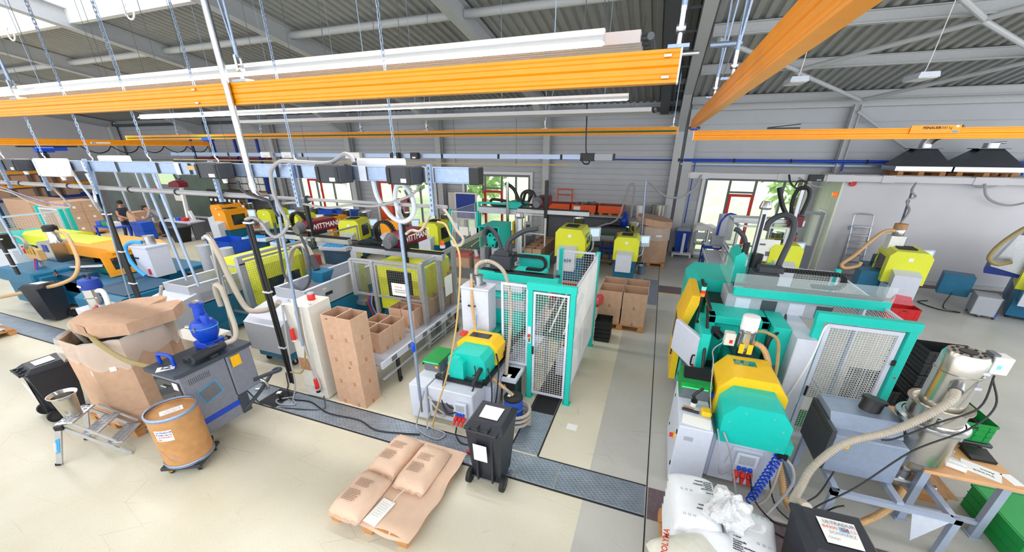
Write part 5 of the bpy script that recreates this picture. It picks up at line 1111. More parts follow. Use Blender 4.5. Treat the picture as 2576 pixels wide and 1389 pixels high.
# air line set at the end panel
b = MB(); pts = []
for i in range(90):
    a = i*.9; f = i/89; p = V((1.75, 4.28, .72)).lerp(V((1.55, 4.1, .1)), f); pts.append(p+V((.045*math.cos(a), .045*math.sin(a), 0)))
b.tube(pts, .011, 6, smooth=False); single('spiral_hose', b, 'bluepaint', 'blue spiral air hose hanging at the end of the turquoise machine', 'hose')
b = MB(); b.cb((1.78, 4.32, .7), (.1, .1, .07)); single('air_manifold', b, 'black', 'small black air manifold under the turquoise hood corner', 'manifold')
for i, (m, pts, l) in enumerate((('clearhose', [(1.78, 4.28, .68), (1.76, 4.2, .4), (1.72, 4.15, .15), (1.6, 4.1, .02)], 'pale hose hanging from the manifold to the floor by the spiral hose'), ('greyhose', [(1.8, 4.3, .7), (1.9, 4.25, .6), (1.93, 4.2, .4), (1.8, 4.1, .1), (1.7, 4.0, .02)], 'grey hose arching from the manifold to the floor'), ('black', [(1.7, 4.3, .6), (1.72, 4.2, .35), (1.85, 4.1, .08), (2.1, 3.9, .02), (1.95, 3.75, .02), (1.75, 3.8, .02)], 'black cable from the machine end looping on the floor'), ('black', [(1.5, 4.2, .4), (1.6, 4.1, .12), (1.8, 3.95, .02), (2.05, 3.98, .02), (2.2, 4.12, .05), (2.3, 4.05, .35), (2.38, 4.05, .42)], 'black cable running from the sockets to the dryer frame'))):
    b = MB(); b.tube(pts, .016 if i < 2 else .009, 8); single('hose' if i < 2 else 'power_cable', b, m, l, 'hose' if i < 2 else 'cable')
b = MB(); b.tube([(1.05, 4.25, .93), (1.08, 4.12, .8), (1.13, 4.1, .5), (1.2, 4.2, .3), (1.3, 4.3, .28)], .007, 6); b.tube([(1.12, 4.25, .9), (1.22, 4.2, .7), (1.35, 4.2, .3), (1.4, 4.15, .12)], .012, 6); single('cable', b, 'greyhose', 'grey cables down the gap between cabinet and machine end', 'cable')

# ---------------------------------------------------------------- turquoise machine, middle of the near row
t = M3 = thing('moulding_machine', 'turquoise moulding machine with small yellow hood and closed cage door', 'moulding machine', (-2.6, 6, 0))
b = MB(); b.box((-2.92, 4.15, .1), (-2.16, 8.2, .66), .012); part(t, 'machine_bed', b, 'lgrey')
b = MB(); b.box((-2.86, 4.14, .2), (-2.5, 4.152, .42)); part(t, 'open_bay', b, 'dgrey')
sockets(t, -2.34, 4.14, .26, .85)
b = MB(); b.box((-3.24, 4.12, .05), (-2.94, 5.1, .66), .01); cb = part(t, 'control_cabinet', b, 'lgrey')
for z in (.15, .55): b = MB(); b.cb((-3.245, 4.2, z), (.012, .03, .04)); part(cb, 'hinge', b, 'ink')
b = MB(); b.box((-3.22, 4.55, .665), (-2.93, 5.0, .83), .01); pcn = part(t, 'controller', b, 'dgrey')
b = MB(); b.box((-3.23, 4.53, .83), (-2.92, 5.02, .86)); b.box((-3.235, 4.53, .76), (-3.225, 5.02, .84)); part(pcn, 'green_cover', b, 'green')
b = MB()
for i in range(14): b.cb((-3.21+i*.02, 4.527, .835), (.01, .006, .01))
part(pcn, 'led_strip', b, 'ledgreen'); pcn.children[-1]['kind'] = 'stuff'
b = MB(); b.cb((-2.98, 4.545, .76), (.05, .012, .04)); part(pcn, 'yellow_plate', b, 'yellowtag')
b = MB(); b.prism([(-2.72, .72), (-2.12, .72), (-2.1, .9), (-2.12, 1.04), (-2.2, 1.12), (-2.62, 1.12), (-2.74, 1.02), (-2.74, .85)], 'y', 4.52, 4.95); b.prism([(-2.66, .74), (-2.42, .74), (-2.42, 1.02), (-2.5, 1.09), (-2.6, 1.09), (-2.68, 1.0)], 'y', 4.4, 4.53); part(t, 'rear_hood', b, 'turq')
b = MB(); b.prism([(-2.78, .95), (-2.08, .78), (-2.06, 1.06), (-2.16, 1.18), (-2.66, 1.18), (-2.78, 1.08)], 'y', 4.9, 5.25); o = part(t, 'front_hood', b, 'yellow')
b = MB(); b.box((-2.6, 5.0, 1.179), (-2.25, 5.16, 1.183)); part(o, 'hood_window', b, 'darkglass')
b = MB(); b.box((-2.76, 4.95, 1.18), (-2.66, 5.1, 1.22), .01); part(o, 'red_bracket', b, 'red')
for x0, y0 in ((-2.72, 4.42), (-2.2, 4.42)):
    b = MB(); b.cyl((x0, y0-.14, .78), (x0+.02, y0+.1, .92), .035, n=12); b.tube([(x0-.06, y0+.05, .98), (x0-.02, y0, .88), (x0-.05, y0-.05, .86)], .01, 6); part(t, 'ram_cylinder', b, 'black')
b = MB(); b.box((-2.9, 4.36, .68), (-2.1, 4.44, .74)); b.box((-2.14, 4.44, .68), (-2.06, 5.6, .74)); b.cyl((-2.1, 5.2, .84), (-2.02, 6.4, .84), .05); part(t, 'carriage_rail', b, 'black')
b = MB(); b.box((-2.7, 5.25, .75), (-2.2, 6.0, 1.0)); b.box((-2.62, 5.4, 1.0), (-2.3, 5.75, 1.06)); part(t, 'barrel_cover', b, 'turqdark')
b = MB(); b.box((-2.85, 6.0, .66), (-2.05, 6.4, 1.55), .02); b.box((-2.85, 6.9, .66), (-2.1, 8.1, 1.5), .03); part(t, 'platen_guard', b, 'turq')
b = MB(); b.box((-2.16, 4.6, .0), (-2.02, 7.4, .55), .006); b.box((-2.0, 4.9, .5), (-1.75, 6.6, .56)); part(t, 'side_tray', b, 'lgrey')
b = MB(); b.box((-2.86, 5.98, 1.3), (-2.0, 6.42, 1.5)); part(t, 'robot_bracket', b, 'mgrey')
b = MB(); b.box((-2.9, 6.2, 1.56), (-2.1, 6.6, 1.8), .01); part(t, 'robot_base', b, 'lgrey')
b = MB(); b.box((-2.98, 6.1, 1.8), (-1.42, 6.2, 1.94), .006); b.box((-2.3, 6.62, 1.95), (-1.72, 6.66, 2.2)); part(t, 'robot_beam', b, 'turq', label='turquoise linear beam')
b = MB(); b.box((-2.95, 6.2, 1.88), (-1.45, 6.4, 1.93)); b.box((-2.6, 6.12, 1.94), (-1.5, 6.16, 1.97)); part(t, 'linear_rail', b, 'black')
b = MB(); b.box((-2.75, 6.25, 1.95), (-2.35, 6.5, 2.2), .012); b.box((-2.68, 6.3, 2.2), (-2.4, 6.5, 2.27)); b.cyl((-2.86, 6.45, 2.0), (-2.86, 6.45, 2.3), .06); part(t, 'robot_carriage', b, 'charcoal')
b = MB(); echain(b, [(-2.35, 6.45, 2.2), (-1.95, 6.45, 2.2)]+arc((-1.85, 6.45, 2.085), .115, 90, -90, 10)+[(-2.1, 6.45, 1.97)], (0, .12, 0), .04); part(t, 'energy_chain', b, 'black')
b = MB(); b.tube([(-2.6, 6.5, 2.25), (-2.75, 6.6, 2.5), (-2.95, 6.7, 2.62), (-3.05, 6.7, 2.5), (-3.0, 6.65, 2.3)], .04, 10); b.tube([(-2.5, 6.45, 2.25), (-2.45, 6.5, 2.45), (-2.2, 6.6, 2.62), (-1.95, 6.6, 2.68)], .045, 10); part(t, 'cable_hose', b, 'charcoal')
b = MB(); b.cyl((-2.5, 7.2, 1.9), (-2.5, 7.2, 2.75), .05, n=14); part(t, 'vertical_axis', b, 'alu'); b = MB(); b.lathe([(.075, 0), (.085, .04), (.06, .1)], (-2.5, 7.2, 2.74), 16); part(t, 'axis_cap', b, 'steel')
b = MB(); b.box((-1.5, 6.1, 1.94), (-1.495, 6.45, 2.2)); part(t, 'acrylic_guard', b, 'acrylic')
for x, y in ((-1.66, 5.35), (-.99, 5.35), (-.97, 7.6), (-1.72, 7.6)): post(t, x, y, 2.1 if x > -1.7 else 2.12)
beam(t, (-1.715, 5.35, 2.055), (-.94, 5.35, 2.055), .09, .115)
dp = panel(t, (-1.61, 5.33, .1), (.57, 0, 0), (0, 0, 1.87), .035, .042, name='cage_door')
b = MB(); b.cb((-1.595, 5.3, .95), (.025, .03, .15), .008); part(dp, 'door_handle', b, 'black')
estop(t, -1.66, 5.305, 1.22)
panel(t, (-2.16, 5.35, .6), (.46, 0, 0), (0, 0, 1.45), .035, .042); panel(t, (-1.02, 7.6, 1.2), (-.68, 0, 0), (0, 0, .88), .035, .05)
panel(t, (-.97, 5.4, .25), (0, 2.16, 0), (0, 0, 1.82), .025, .035)
b = MB(); b.box((-.975, 6.4, .25), (-.965, 6.43, 2.05)); b.box((-.975, 5.42, 1.1), (-.965, 7.55, 1.13)); part(t, 'mesh_stiffener', b, 'white')
# inside the cage
t = thing('belt_conveyor', 'dark green belt conveyor with white cleats inside the closed cage', 'conveyor', (-1.3, 6.4, 0))
b = MB(); b.add([(-1.55, 5.75, 1.05), (-1.1, 5.75, 1.05), (-1.1, 7.2, 1.35), (-1.55, 7.2, 1.35), (-1.55, 5.75, 1.0), (-1.1, 5.75, 1.0), (-1.1, 7.2, 1.3), (-1.55, 7.2, 1.3)], [(0, 1, 2, 3), (7, 6, 5, 4), (0, 4, 5, 1), (1, 5, 6, 2), (2, 6, 7, 3), (3, 7, 4, 0)]); part(t, 'belt', b, 'darkgreen')
for x in (-1.45, -1.2): b = MB(); b.bar((x, 5.8, 1.08), (x, 7.15, 1.36), .03, .02); part(t, 'cleat', b, 'cream')
for x, y in ((-1.52, 5.9), (-1.13, 5.9), (-1.52, 7.0), (-1.13, 7.0)): b = MB(); b.box((x-.025, y-.025, 0), (x+.025, y+.025, 1.0)); part(t, 'leg', b, 'alu')
for x in (-1.57, -1.08): b = MB(); b.bar((x, 5.72, 1.04), (x, 7.22, 1.35), .02, .09); part(t, 'side_rail', b, 'alu')
for i in range(8):
    b = MB(); b.box((-1.38, 6.15, .02+i*.055), (-1.02, 6.5, .07+i*.055), .004)
    single('plastic_tray', b, 'lgrey', 'pale flat tray stacked on the floor inside the closed cage', 'tray', group='pale trays stacked inside the cage')
b = MB(); b.box((-2.02, 4.95, .06), (-1.78, 5.3, .56), .012); t = thing('temperature_controller', 'black tempering unit on the floor beside the closed cage door', 'controller', (-1.9, 5.1, 0)); part(t, 'casing', b, 'black')
b = MB(); b.box((-1.779, 4.97, .1), (-1.776, 5.03, .5)); part(t, 'side_stripe', b, 'darkgreen'); b = MB(); b.cb((-1.9, 5.0, .563), (.06, .1, .004)); part(t, 'label', b, 'paper')
for i in range(4): caster(t, -2.0+.2*(i % 2), 4.98+.28*(i//2), .06, .025)
# dryer hopper over the barrel
t = thing('hopper_dryer', 'light grey dryer cabinet standing over the small yellow hood with curved hoses', 'dryer', (-2.65, 5.55, 1.0))
b = MB(); b.prism([(-2.92, 1.02), (-2.42, 1.02), (-2.42, 1.84), (-2.92, 1.84)], 'y', 5.4, 5.72); part(t, 'cabinet', b, 'lgrey')
b = MB(); b.box((-2.94, 5.38, 1.84), (-2.40, 5.74, 1.87), .006); part(t, 'top_plate', b, 'lgrey')
b = MB(); b.tube([(-2.78, 5.395, 1.55), (-2.78, 5.36, 1.55), (-2.66, 5.36, 1.55), (-2.66, 5.395, 1.55)], .012, 8, False); part(t, 'grab_handle', b, 'black')
b = MB(); b.lathe([(.13, 0), (.13, .03), (.075, .04), (.07, .15), (.085, .16), (.085, .18), (0, .18)], (-2.66, 5.56, 1.87), 20); part(t, 'glass_sight', b, 'steel')
b = MB(); b.cyl((-2.74, 5.46, 1.87), (-2.74, 5.46, 2.1), .028, n=10); part(t, 'inlet_pipe', b, 'steel')
b = MB(); b.tube([(-2.74, 5.46, 2.02), (-2.72, 5.42, 1.9), (-2.7, 5.36, 1.6), (-2.6, 5.25, 1.2), (-2.4, 5.0, .9), (-2.15, 4.75, .7), (-1.9, 4.65, .6), (-1.68, 4.6, .5)], .028, 10, rib=.02); single('suction_hose', b, 'tanhose', 'tan ribbed hose from the grey dryer down to the blue drum', 'hose')
b = MB(); b.tube([(-2.7, 5.55, 2.05), (-2.68, 5.6, 2.22), (-2.5, 5.7, 2.26), (-2.25, 5.7, 2.1), (-2.1, 5.6, 1.7), (-2.03, 5.4, 1.2), (-1.98, 5.1, .7), (-1.95, 4.9, .2), (-1.9, 4.8, .03)], .036, 10, rib=.02); single('suction_hose', b, 'clearhose', 'pale ribbed hose arching from the grey dryer to the floor', 'hose')
b = MB(); b.tube([(-2.68, 5.5, 1.5), (-2.55, 5.2, 1.15), (-2.35, 4.98, .85), (-2.0, 4.7, .62), (-1.75, 4.58, .56), (-1.7, 4.6, .5)], .007, 6); single('air_hose', b, 'skyblue', 'thin light blue air line following the tan hose', 'hose')
t = thing('spray_can_rack', 'small blue unit with a red-capped bottle beside the grey dryer', 'unit', (-3.15, 5.95, .6))
b = MB(); b.box((-3.2, 5.9, .62), (-3.1, 6.05, 1.2), .01); part(t, 'body', b, 'deepblue'); b = MB(); b.cyl((-3.15, 5.97, 1.2), (-3.15, 5.97, 1.32), .03); b.cyl((-3.15, 5.97, 1.32), (-3.15, 5.97, 1.4), .018); part(t, 'bottle', b, 'white'); b = MB(); b.cyl((-3.15, 5.97, 1.24), (-3.15, 5.97, 1.3), .032); part(t, 'cap', b, 'red')
b = MB(); b.box((-3.25, 5.85, 0), (-3.02, 6.1, .61), .01); part(t, 'pedestal', b, 'charcoal')
t = thing('blue_drum', 'small blue barrel with a black lid at the end of the tan hose', 'drum', (-1.68, 4.6, 0)); c = (-1.68, 4.6, 0)
b = MB(); b.lathe([(.13, 0), (.15, .02), (.155, .3), (.14, .42), (.13, .45)], c, 26); part(t, 'body', b, 'bluebin'); b = MB(); b.lathe([(.14, .44), (.15, .45), (.15, .48), (.13, .49), (0, .49)], c, 26); part(t, 'lid', b, 'black'); b = MB(); b.lathe([(.154, .28), (.158, .285), (.158, .295), (.154, .3)], c, 26, False); part(t, 'hoop', b, 'skyblue')
b = MB(); b.cb((-1.74, 4.6, .492), (.05, .08, .003)); part(t, 'label', b, 'paper')
b = MB(); pts = []
for i in range(80):
    a = i*.29; pts.append(V((-1.6+.2*math.cos(a), 4.55+.2*math.sin(a), .05+.3*i/80)))
b.tube(pts, .026, 8, smooth=False); single('coiled_hose', b, 'clearhose', 'pale hose coiled around the small blue barrel', 'hose')
for i, (pts, m, l) in enumerate((([(-2.68, 4.3, .75), (-2.66, 4.2, .5), (-2.5, 4.12, .38), (-2.28, 4.2, .5), (-2.2, 4.3, .72)], 'black', 'black hydraulic loop hanging between the two ram cylinders'), ([(-2.7, 4.28, .75), (-2.68, 4.15, .45), (-2.55, 4.08, .3), (-2.4, 4.1, .35), (-2.3, 4.12, .3)], 'black', 'black cable from ram cylinder to the red plugs'), ([(-2.95, 4.1, .6), (-3.0, 4.0, .3), (-3.05, 3.95, .04), (-2.9, 3.85, .02), (-2.6, 3.8, .02), (-2.55, 3.95, .02), (-2.85, 4.0, .02)], 'greyhose', 'grey hoses coiling onto the steel plates before the near machine'), ([(-2.37, 4.0, .15), (-2.36, 3.95, .04), (-2.2, 3.85, .015), (-1.95, 3.9, .015)], 'black', 'black cable from the red plugs along the plates'), ([(-2.1, 4.6, .9), (-2.0, 4.5, .7), (-1.98, 4.45, .4), (-2.0, 4.4, .1)], 'black', 'black hydraulic hose bundle at the machine flank'), ([(-2.08, 4.9, 1.0), (-1.98, 4.75, .85), (-1.95, 4.6, .5), (-1.98, 4.5, .1)], 'black', 'second black hydraulic hose at the machine flank'), ([(-2.9, 4.12, .5), (-2.75, 4.05, .4), (-2.6, 4.05, .3), (-2.65, 4.08, .2), (-2.8, 4.05, .3), (-2.9, 4.02, .1), (-2.85, 3.95, .02)], 'clearhose', 'pale hose tangle at the open bay of the near machine'))):
    b = MB(); b.tube(pts, .012, 8); single('hose' if 'hose' in l or 'hyd' in l else 'power_cable', b, m, l, 'hose' if 'hose' in l or 'hyd' in l else 'cable')
b = MB(); b.cyl((-2.0, 3.72, .04), (-1.85, 3.74, .04), .035, n=12); b.cyl((-2.06, 3.71, .04), (-2.0, 3.72, .04), .022, n=10); single('power_plug', b, 'red', 'red plug lying on the steel plate behind the wheeled bin', 'plug')
b = MB(); b.cyl((-2.96, 4.0, .5), (-2.96, 4.0, 3.2), .024, n=12); t = thing('support_pole', 'tall galvanised pole rising beside the near turquoise machine', 'pole', (-2.96, 4.0, .2)); part(t, 'tube', b, 'galv')
b = MB(); b.cyl((-2.96, 4.0, .28), (-2.96, 4.0, .62), .018, n=12); part(t, 'foot_tube', b, 'steel'); b = MB(); b.cyl((-2.96, 4.0, 3.18), (-2.96, 4.0, 3.42), .035, n=12); part(t, 'hose_collar', b, 'lgrey')
b = MB(); b.lathe([(.02, 0), (.03, .03), (.03, .12), (.015, .15)], (-2.96, 3.97, 1.35), 12); part(t, 'air_gun', b, 'bluepaint')

# ---------------------------------------------------------------- cartons on the roller conveyor beside the cage
t = CONV = thing('roller_conveyor', 'pale metal belt conveyor carrying open cartons into the grey cage', 'conveyor', (-4.3, 6, 0))
for x in (-4.98, -4.06): b = MB(); b.box((x, 4.5, .52), (x+.04, 7.6, .64)); sr = part(t, 'side_rail', b, 'lgrey')
b = MB(); b.box((-4.94, 4.52, .54), (-4.06, 7.6, .585)); part(t, 'belt', b, 'mgrey')
for i in range(5): b = MB(); b.box((-4.019, 4.75+i*.5, .54), (-4.016, 4.9+i*.5, .63)); part(t, 'slot_plate', b, 'dgrey')
b = MB(); b.text('TECHNISCHE', (-4.014, 6.0, .55), (0, 1, 0), .055, (1, 0, 0), .002); part(t, 'lettering', b, 'ink')
for x in (-4.9, -4.08):
    for y in (4.95, 7.2):
        b = MB(); b.box((x, y-.03, .05), (x+.03, y+.05, .55)); b.cyl((x+.015, y, 0), (x+.015, y, .06), .025); b.cyl((x+.015, y+.02, .03), (x+.015, y+.02, .08), .04); part(t, 'leg', b, 'black')
b = MB(); b.box((-4.06, 4.5, .3), (-4.03, 7.6, .33)); part(t, 'lower_rail', b, 'mgrey')
nn = 0
for r, y in enumerate((5.03, 5.42, 6.12, 6.51, 6.9, 7.29)):
    for c_, x in enumerate((-4.79, -4.48)):
        if r > 3 and c_ == 0: continue
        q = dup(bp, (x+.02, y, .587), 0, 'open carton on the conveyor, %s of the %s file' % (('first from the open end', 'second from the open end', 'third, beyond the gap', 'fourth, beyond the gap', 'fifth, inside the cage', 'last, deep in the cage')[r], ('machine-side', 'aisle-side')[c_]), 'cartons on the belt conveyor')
# more cartons inside the cage (tall pile)
bigc = carton_proto(.5, .38, .42)
for i, (x, y, z, l) in enumerate(((-4.75, 7.95, 0, 'big carton lowest in the pile at the cage end'), (-4.75, 7.95, .425, 'big carton in the middle of the pile at the cage end'), (-4.75, 7.95, .85, 'big carton on top of the pile at the cage end'))):
    o = bigc if i == 0 else dup(bigc, (0, 0, 0)); o.location = (x, y, z+.001); o['label'] = l; o['group'] = 'cartons at the cage end'
# aluminium cage around the caged machine
def alu_cage(t, X0, X1, Y0, Y1, zt):
    pass
t = thing('safety_cage', 'grey aluminium mesh cage around the conveyor with a notice on it', 'cage', (-5, 6.9, 0)); A = 'alu'
for x, y, z0, z1 in ((-5.95, 6.2, 1.05, 1.85), (-5.4, 6.2, 0, 1.85), (-4.22, 6.2, 0, 1.92), (-4.2, 6.85, 0, 1.95), (-4.2, 7.5, 0, 1.98)):
    b = MB(); b.box((x-.035, y-.035, z0), (x+.035, y+.035, z1)); part(t, 'post', b, A)
def apanel(t, o, u, v, pitch=.05): return panel(t, o, u, v, .045, pitch, A, 'steel', .0036)
p1 = apanel(t, (-5.92, 6.2, 1.08), (.5, 0, 0), (0, 0, .75)); p2 = apanel(t, (-5.36, 6.2, 1.08), (1.1, 0, 0), (0, 0, .75))
b = MB(); b.box((-4.95, 6.165, 1.18), (-4.55, 6.17, 1.45)); q = part(p2, 'notice', b, 'paper', label='white notice sheet')
b = MB(); b.text('Achtung!', (-4.87, 6.163, 1.36), (1, 0, 0), .035, (0, -1, 0)); part(q, 'lettering', b, 'inkred')
b = MB(); rnd = random.Random(4)
for r in range(2):
    b.box((-4.88, 6.162, 1.3-r*.045), (-4.62, 6.164, 1.315-r*.045))
part(q, 'text_line', b, 'inklight')
apanel(t, (-4.2, 6.24, .08), (0, .57, 0), (0, 0, 1.8)); p3 = apanel(t, (-4.2, 6.89, .08), (0, .57, 0), (0, 0, 1.84))
b = MB(); b.box((-4.165, 6.98, .95), (-4.16, 7.3, 1.4)); part(p3, 'notice', b, 'paper')
b = MB(); b.bar((-4.2, 6.2, 1.92), (-4.2, 9.3, 2.0), .05, .05); b.bar((-5.95, 6.2, 1.86), (-4.2, 6.2, 1.88), .045, .04); part(t, 'top_rail', b, A)
apanel(t, (-4.2, 7.55, .6), (0, 1.7, 0), (0, 0, 1.35), .06)
b = MB(); b.cyl((-4.28, 7.2, 2.0), (-4.28, 7.2, 2.06), .06); part(t, 'beacon_base', b, 'lgrey'); b = MB(); b.cyl((-4.28, 7.2, 2.06), (-4.28, 7.2, 2.14), .045); part(t, 'beacon', b, 'orangered')
# yellow-hooded machine inside the cage, with a maroon robot over it
t = thing('moulding_machine', 'lime-yellow hooded machine inside the grey cage behind the cartons', 'moulding machine', (-5.2, 7.6, 0))
b = MB(); b.prism([(-5.75, .55), (-4.55, .55), (-4.55, 1.6), (-4.7, 1.72), (-5.6, 1.72), (-5.75, 1.62)], 'y', 6.75, 7.9); h = part(t, 'hood', b, 'lime')
b = MB(); b.box((-5.5, 6.744, .85), (-4.85, 6.75, 1.5)); part(h, 'dark_window', b, 'darkglass')
b = MB(); b.box((-5.75, 6.8, 0), (-4.6, 8.8, .6), .01); part(t, 'base', b, 'blue')
b = MB(); b.bar((-5.5, 6.72, .62), (-4.7, 6.72, .85), .03, .03); part(t, 'ejector_bar', b, 'white')
for k, (x, m) in enumerate(((-5.95, 'red'), (-5.9, 'bluepaint'), (-5.85, 'greyhose'), (-5.8, 'black'))):
    b = MB(); b.tube([(x, 6.6, 1.0), (x-.03, 6.55, .7), (x+.04, 6.58, .4), (x, 6.6, .1)], .016, 6); part(t, 'coolant_hose', b, m)
def wrobot(label, x0, x1, y, z, cx, text, flip=1):
    # linear take-out robot with a maroon carriage and drag chains
    t = thing('linear_robot', label, 'robot', ((x0+x1)/2, y, z))
    b = MB(); b.box((x0, y-.07, z), (x1, y+.07, z+.13), .006); part(t, 'beam', b, 'alu')
    b = MB(); b.box((x0+.03, y-.075, z+.13), (x1-.03, y-.03, z+.16)); b.box((x0+.03, y+.03, z+.13), (x1-.03, y+.07, z+.16)); part(t, 'rail', b, 'black')
    b = MB(); b.prism([(y-.1, z+.18), (y+.95, z+.18), (y+.95, z+.42), (y+.85, z+.48), (y+.1, z+.48), (y-.1, z+.38)], 'x', cx-.17, cx+.17); h = part(t, 'carriage_cover', b, 'maroon')
    b = MB(); b.text(text, (cx+.172, y+.05, z+.27), (0, 1, 0), .13, (1, 0, 0), .003); b.text(text, (cx-.15, y-.102, z+.27), (1, 0, 0), .055, (0, -1, 0), .002) if flip < 0 else None; part(h, 'lettering', b, 'white')
    b = MB(); b.box((cx-.2, y-.15, z+.13), (cx+.2, y+.5, z+.22)); part(t, 'carriage', b, 'black')
    b = MB()
    for k in range(6): b.cyl((cx, y-.11-k*.035, z+.38-k*.012), (cx, y-.13-k*.035, z+.375-k*.012), .15-k*.008, n=16)
    part(t, 'bellows', b, 'dgrey')
    b = MB(); echain(b, [(cx-.25, y+.1, z+.24), (x0+.3, y+.1, z+.24)]+arc((x0+.25, y+.1, z+.02), .22, 90, 250, 12), (0, .14, 0), .05, .05); part(t, 'energy_chain', b, 'black')
    b = MB(); echain(b, arc((cx-.42, y+.2, z+.42), .25, -60, 250, 26), (0, .13, 0), .05, .05); part(t, 'chain_loop', b, 'black')
    b = MB(); b.box((cx+.2, y-.1, z-.12), (cx+.3, y-.02, z+1.0)); part(t, 'vertical_axis', b, 'black')
    b = MB(); b.box((x0-.05, y-.1, z-1.2), (x0+.12, y+.1, z)); b.box((x0-.12, y-.16, z-1.25), (x0+.2, y+.16, z-1.15)); part(t, 'pedestal', b, 'alu')
    return t
wrobot('aluminium linear robot with a maroon carriage over the grey cage', -6.3, -4.0, 6.75, 1.86, -5.15, 'WITTMANN')
wrobot('linear robot with a maroon cover behind the yellow hood and cage mesh', -9.6, -7.2, 7.6, 1.75, -8.6, 'WITTMANN', -1)
# ---------------------------------------------------------------- grey machines with open troughs
def grey_machine(label, x0, x1, y0, y1, zb, zt, text):
    t = thing('moulding_machine', label, 'moulding machine', ((x0+x1)/2, (y0+y1)/2, 0)); w = x1-x0
    b = MB(); n = shell(b, x0, x1, y0+.75, y1, zb, zt, .05); part(t, 'trough', b, 'mgrey')
    b = MB(); b.box((x0-.01, y0+.75, zt-.004), (x0+.06, y1, zt+.012)); b.box((x1-.06, y0+.75, zt-.004), (x1+.01, y1, zt+.012)); part(t, 'trough_rim', b, 'lgrey')
    b = MB(); b.prism([(y0, .34), (y0+.85, .34), (y0+.85, zb+.28), (y0+.25, zb+.16), (y0, zb)], 'x', x0-.08, x1+.08); part(t, 'end_cover', b, 'mgrey')
    b = MB(); b.add([(x0-.08, y0, zb+.003), (x1+.08, y0, zb+.003), (x1+.08, y0+.25, zb+.163), (x0-.08, y0+.25, zb+.163), (x1+.08, y0+.85, zb+.283), (x0-.08, y0+.85, zb+.283)], [(0, 1, 2, 3), (3, 2, 4, 5)]); part(t, 'cover_top', b, 'lgrey')
    b = MB(); b.box((x0-.02, y0+.1, .16), (x1+.02, y1+1.5, .36)); b.box((x0, y0+.9, .36), (x1, y1+.3, zb+.02)); part(t, 'base', b, 'blue')
    b = MB(); b.cyl((x1+.001, y0+1.35, zb+.25), (x1+.004, y0+1.35, zb+.25), .001); b.box((x1, y0+1.25, zb+.2), (x1+.003, y0+1.45, zb+.27), .0); part(t, 'grip_slot', b, 'ink')
    b = MB()
    for i in range(14):
        for j in range(6): b.cb((x1+.001, y0+.95+i*.03, zb+.08+j*.03), (.003, .014, .014))
    q = part(t, 'vent_hole', b, 'dgrey'); q['kind'] = 'stuff'
    if text: b = MB(); b.text(text, (x1+.002, y0+1.2, zb+.33), (0, 1, 0), .05, (1, 0, 0), .002); part(t, 'lettering', b, 'white')
    for x in (x0+.05, x1-.05): caster(t, x, y0+.2, .16, .06)
    return t
grey_machine('grey machine with an open trough behind the cream cabinet', -7.15, -6.35, 4.5, 7.6, .92, 1.38, 'TM')
grey_machine('grey machine with an open trough behind the blue blower', -9.75, -8.95, 3.95, 7.2, .9, 1.34, 'TM Xpress')
t = thing('feed_box', 'small teal funnel box with a black cable connector on the trough', 'funnel', (-6.75, 6.05, 1.3))
b = MB(); b.add([(-6.95, 5.9, 1.56), (-6.5, 5.9, 1.56), (-6.5, 6.25, 1.56), (-6.95, 6.25, 1.56), (-6.85, 5.97, 1.3), (-6.6, 5.97, 1.3), (-6.6, 6.18, 1.3), (-6.85, 6.18, 1.3)], [(0, 1, 2, 3), (4, 7, 6, 5), (0, 4, 5, 1), (1, 5, 6, 2), (2, 6, 7, 3), (3, 7, 4, 0)]); part(t, 'funnel', b, 'blue')
b = MB(); b.bar((-6.78, 6.06, 1.57), (-6.95, 6.1, 1.85), .13, .07); part(t, 'connector', b, 'charcoal')
for k in range(3): b = MB(); b.tube([(-6.95, 6.1+k*.04, 1.85), (-7.05, 6.12+k*.04, 2.0), (-7.25, 6.15+k*.04, 2.05), (-7.5, 6.1+k*.04, 1.9), (-7.6, 6.0+k*.04, 1.5), (-7.65, 5.9, 1.2)], .026, 8); part(t, 'cable_hose', b, 'clearhose')
# second cage with lime-yellow machine
t = thing('safety_cage', 'grey aluminium cage with thick profile posts before the lime hood', 'cage', (-8.6, 6.2, 0))
for x, y, s in ((-8.3, 5.45, .11), (-8.3, 7.2, .11), (-9.1, 5.45, .05)): b = MB(); b.box((x-s/2, y-s/2, .35), (x+s/2, y+s/2, 1.82)); part(t, 'post', b, 'alu')
apanel(t, (-9.1, 5.45, .5), (.75, 0, 0), (0, 0, 1.15)); apanel(t, (-8.3, 5.52, .4), (0, 1.62, 0), (0, 0, 1.36)); apanel(t, (-8.3, 7.26, .5), (0, 1.9, 0), (0, 0, 1.4))
b = MB(); b.bar((-8.3, 5.4, 1.84), (-8.3, 7.25, 1.84), .08, .06); part(t, 'top_rail', b, 'alu')
for z in (.45, 1.7): b = MB(); b.cb((-8.24, 5.47, z), (.02, .12, .03)); part(t, 'hinge', b, 'black')
t = thing('moulding_machine', 'lime-yellow hooded machine behind the thick-posted grey cage', 'moulding machine', (-8.9, 6.8, 0))
b = MB(); b.prism([(-9.6, .5), (-8.45, .5), (-8.45, 1.5), (-8.55, 1.62), (-9.5, 1.62), (-9.6, 1.5)], 'y', 5.9, 7.2); h = part(t, 'hood', b, 'lime')
b = MB(); b.box((-8.449, 6.1, .72), (-8.445, 7.0, 1.15)); part(h, 'window', b, 'darkglass'); b = MB(); b.box((-9.55, 5.9, 0), (-8.5, 8.2, .5), .01); part(t, 'base', b, 'blue')
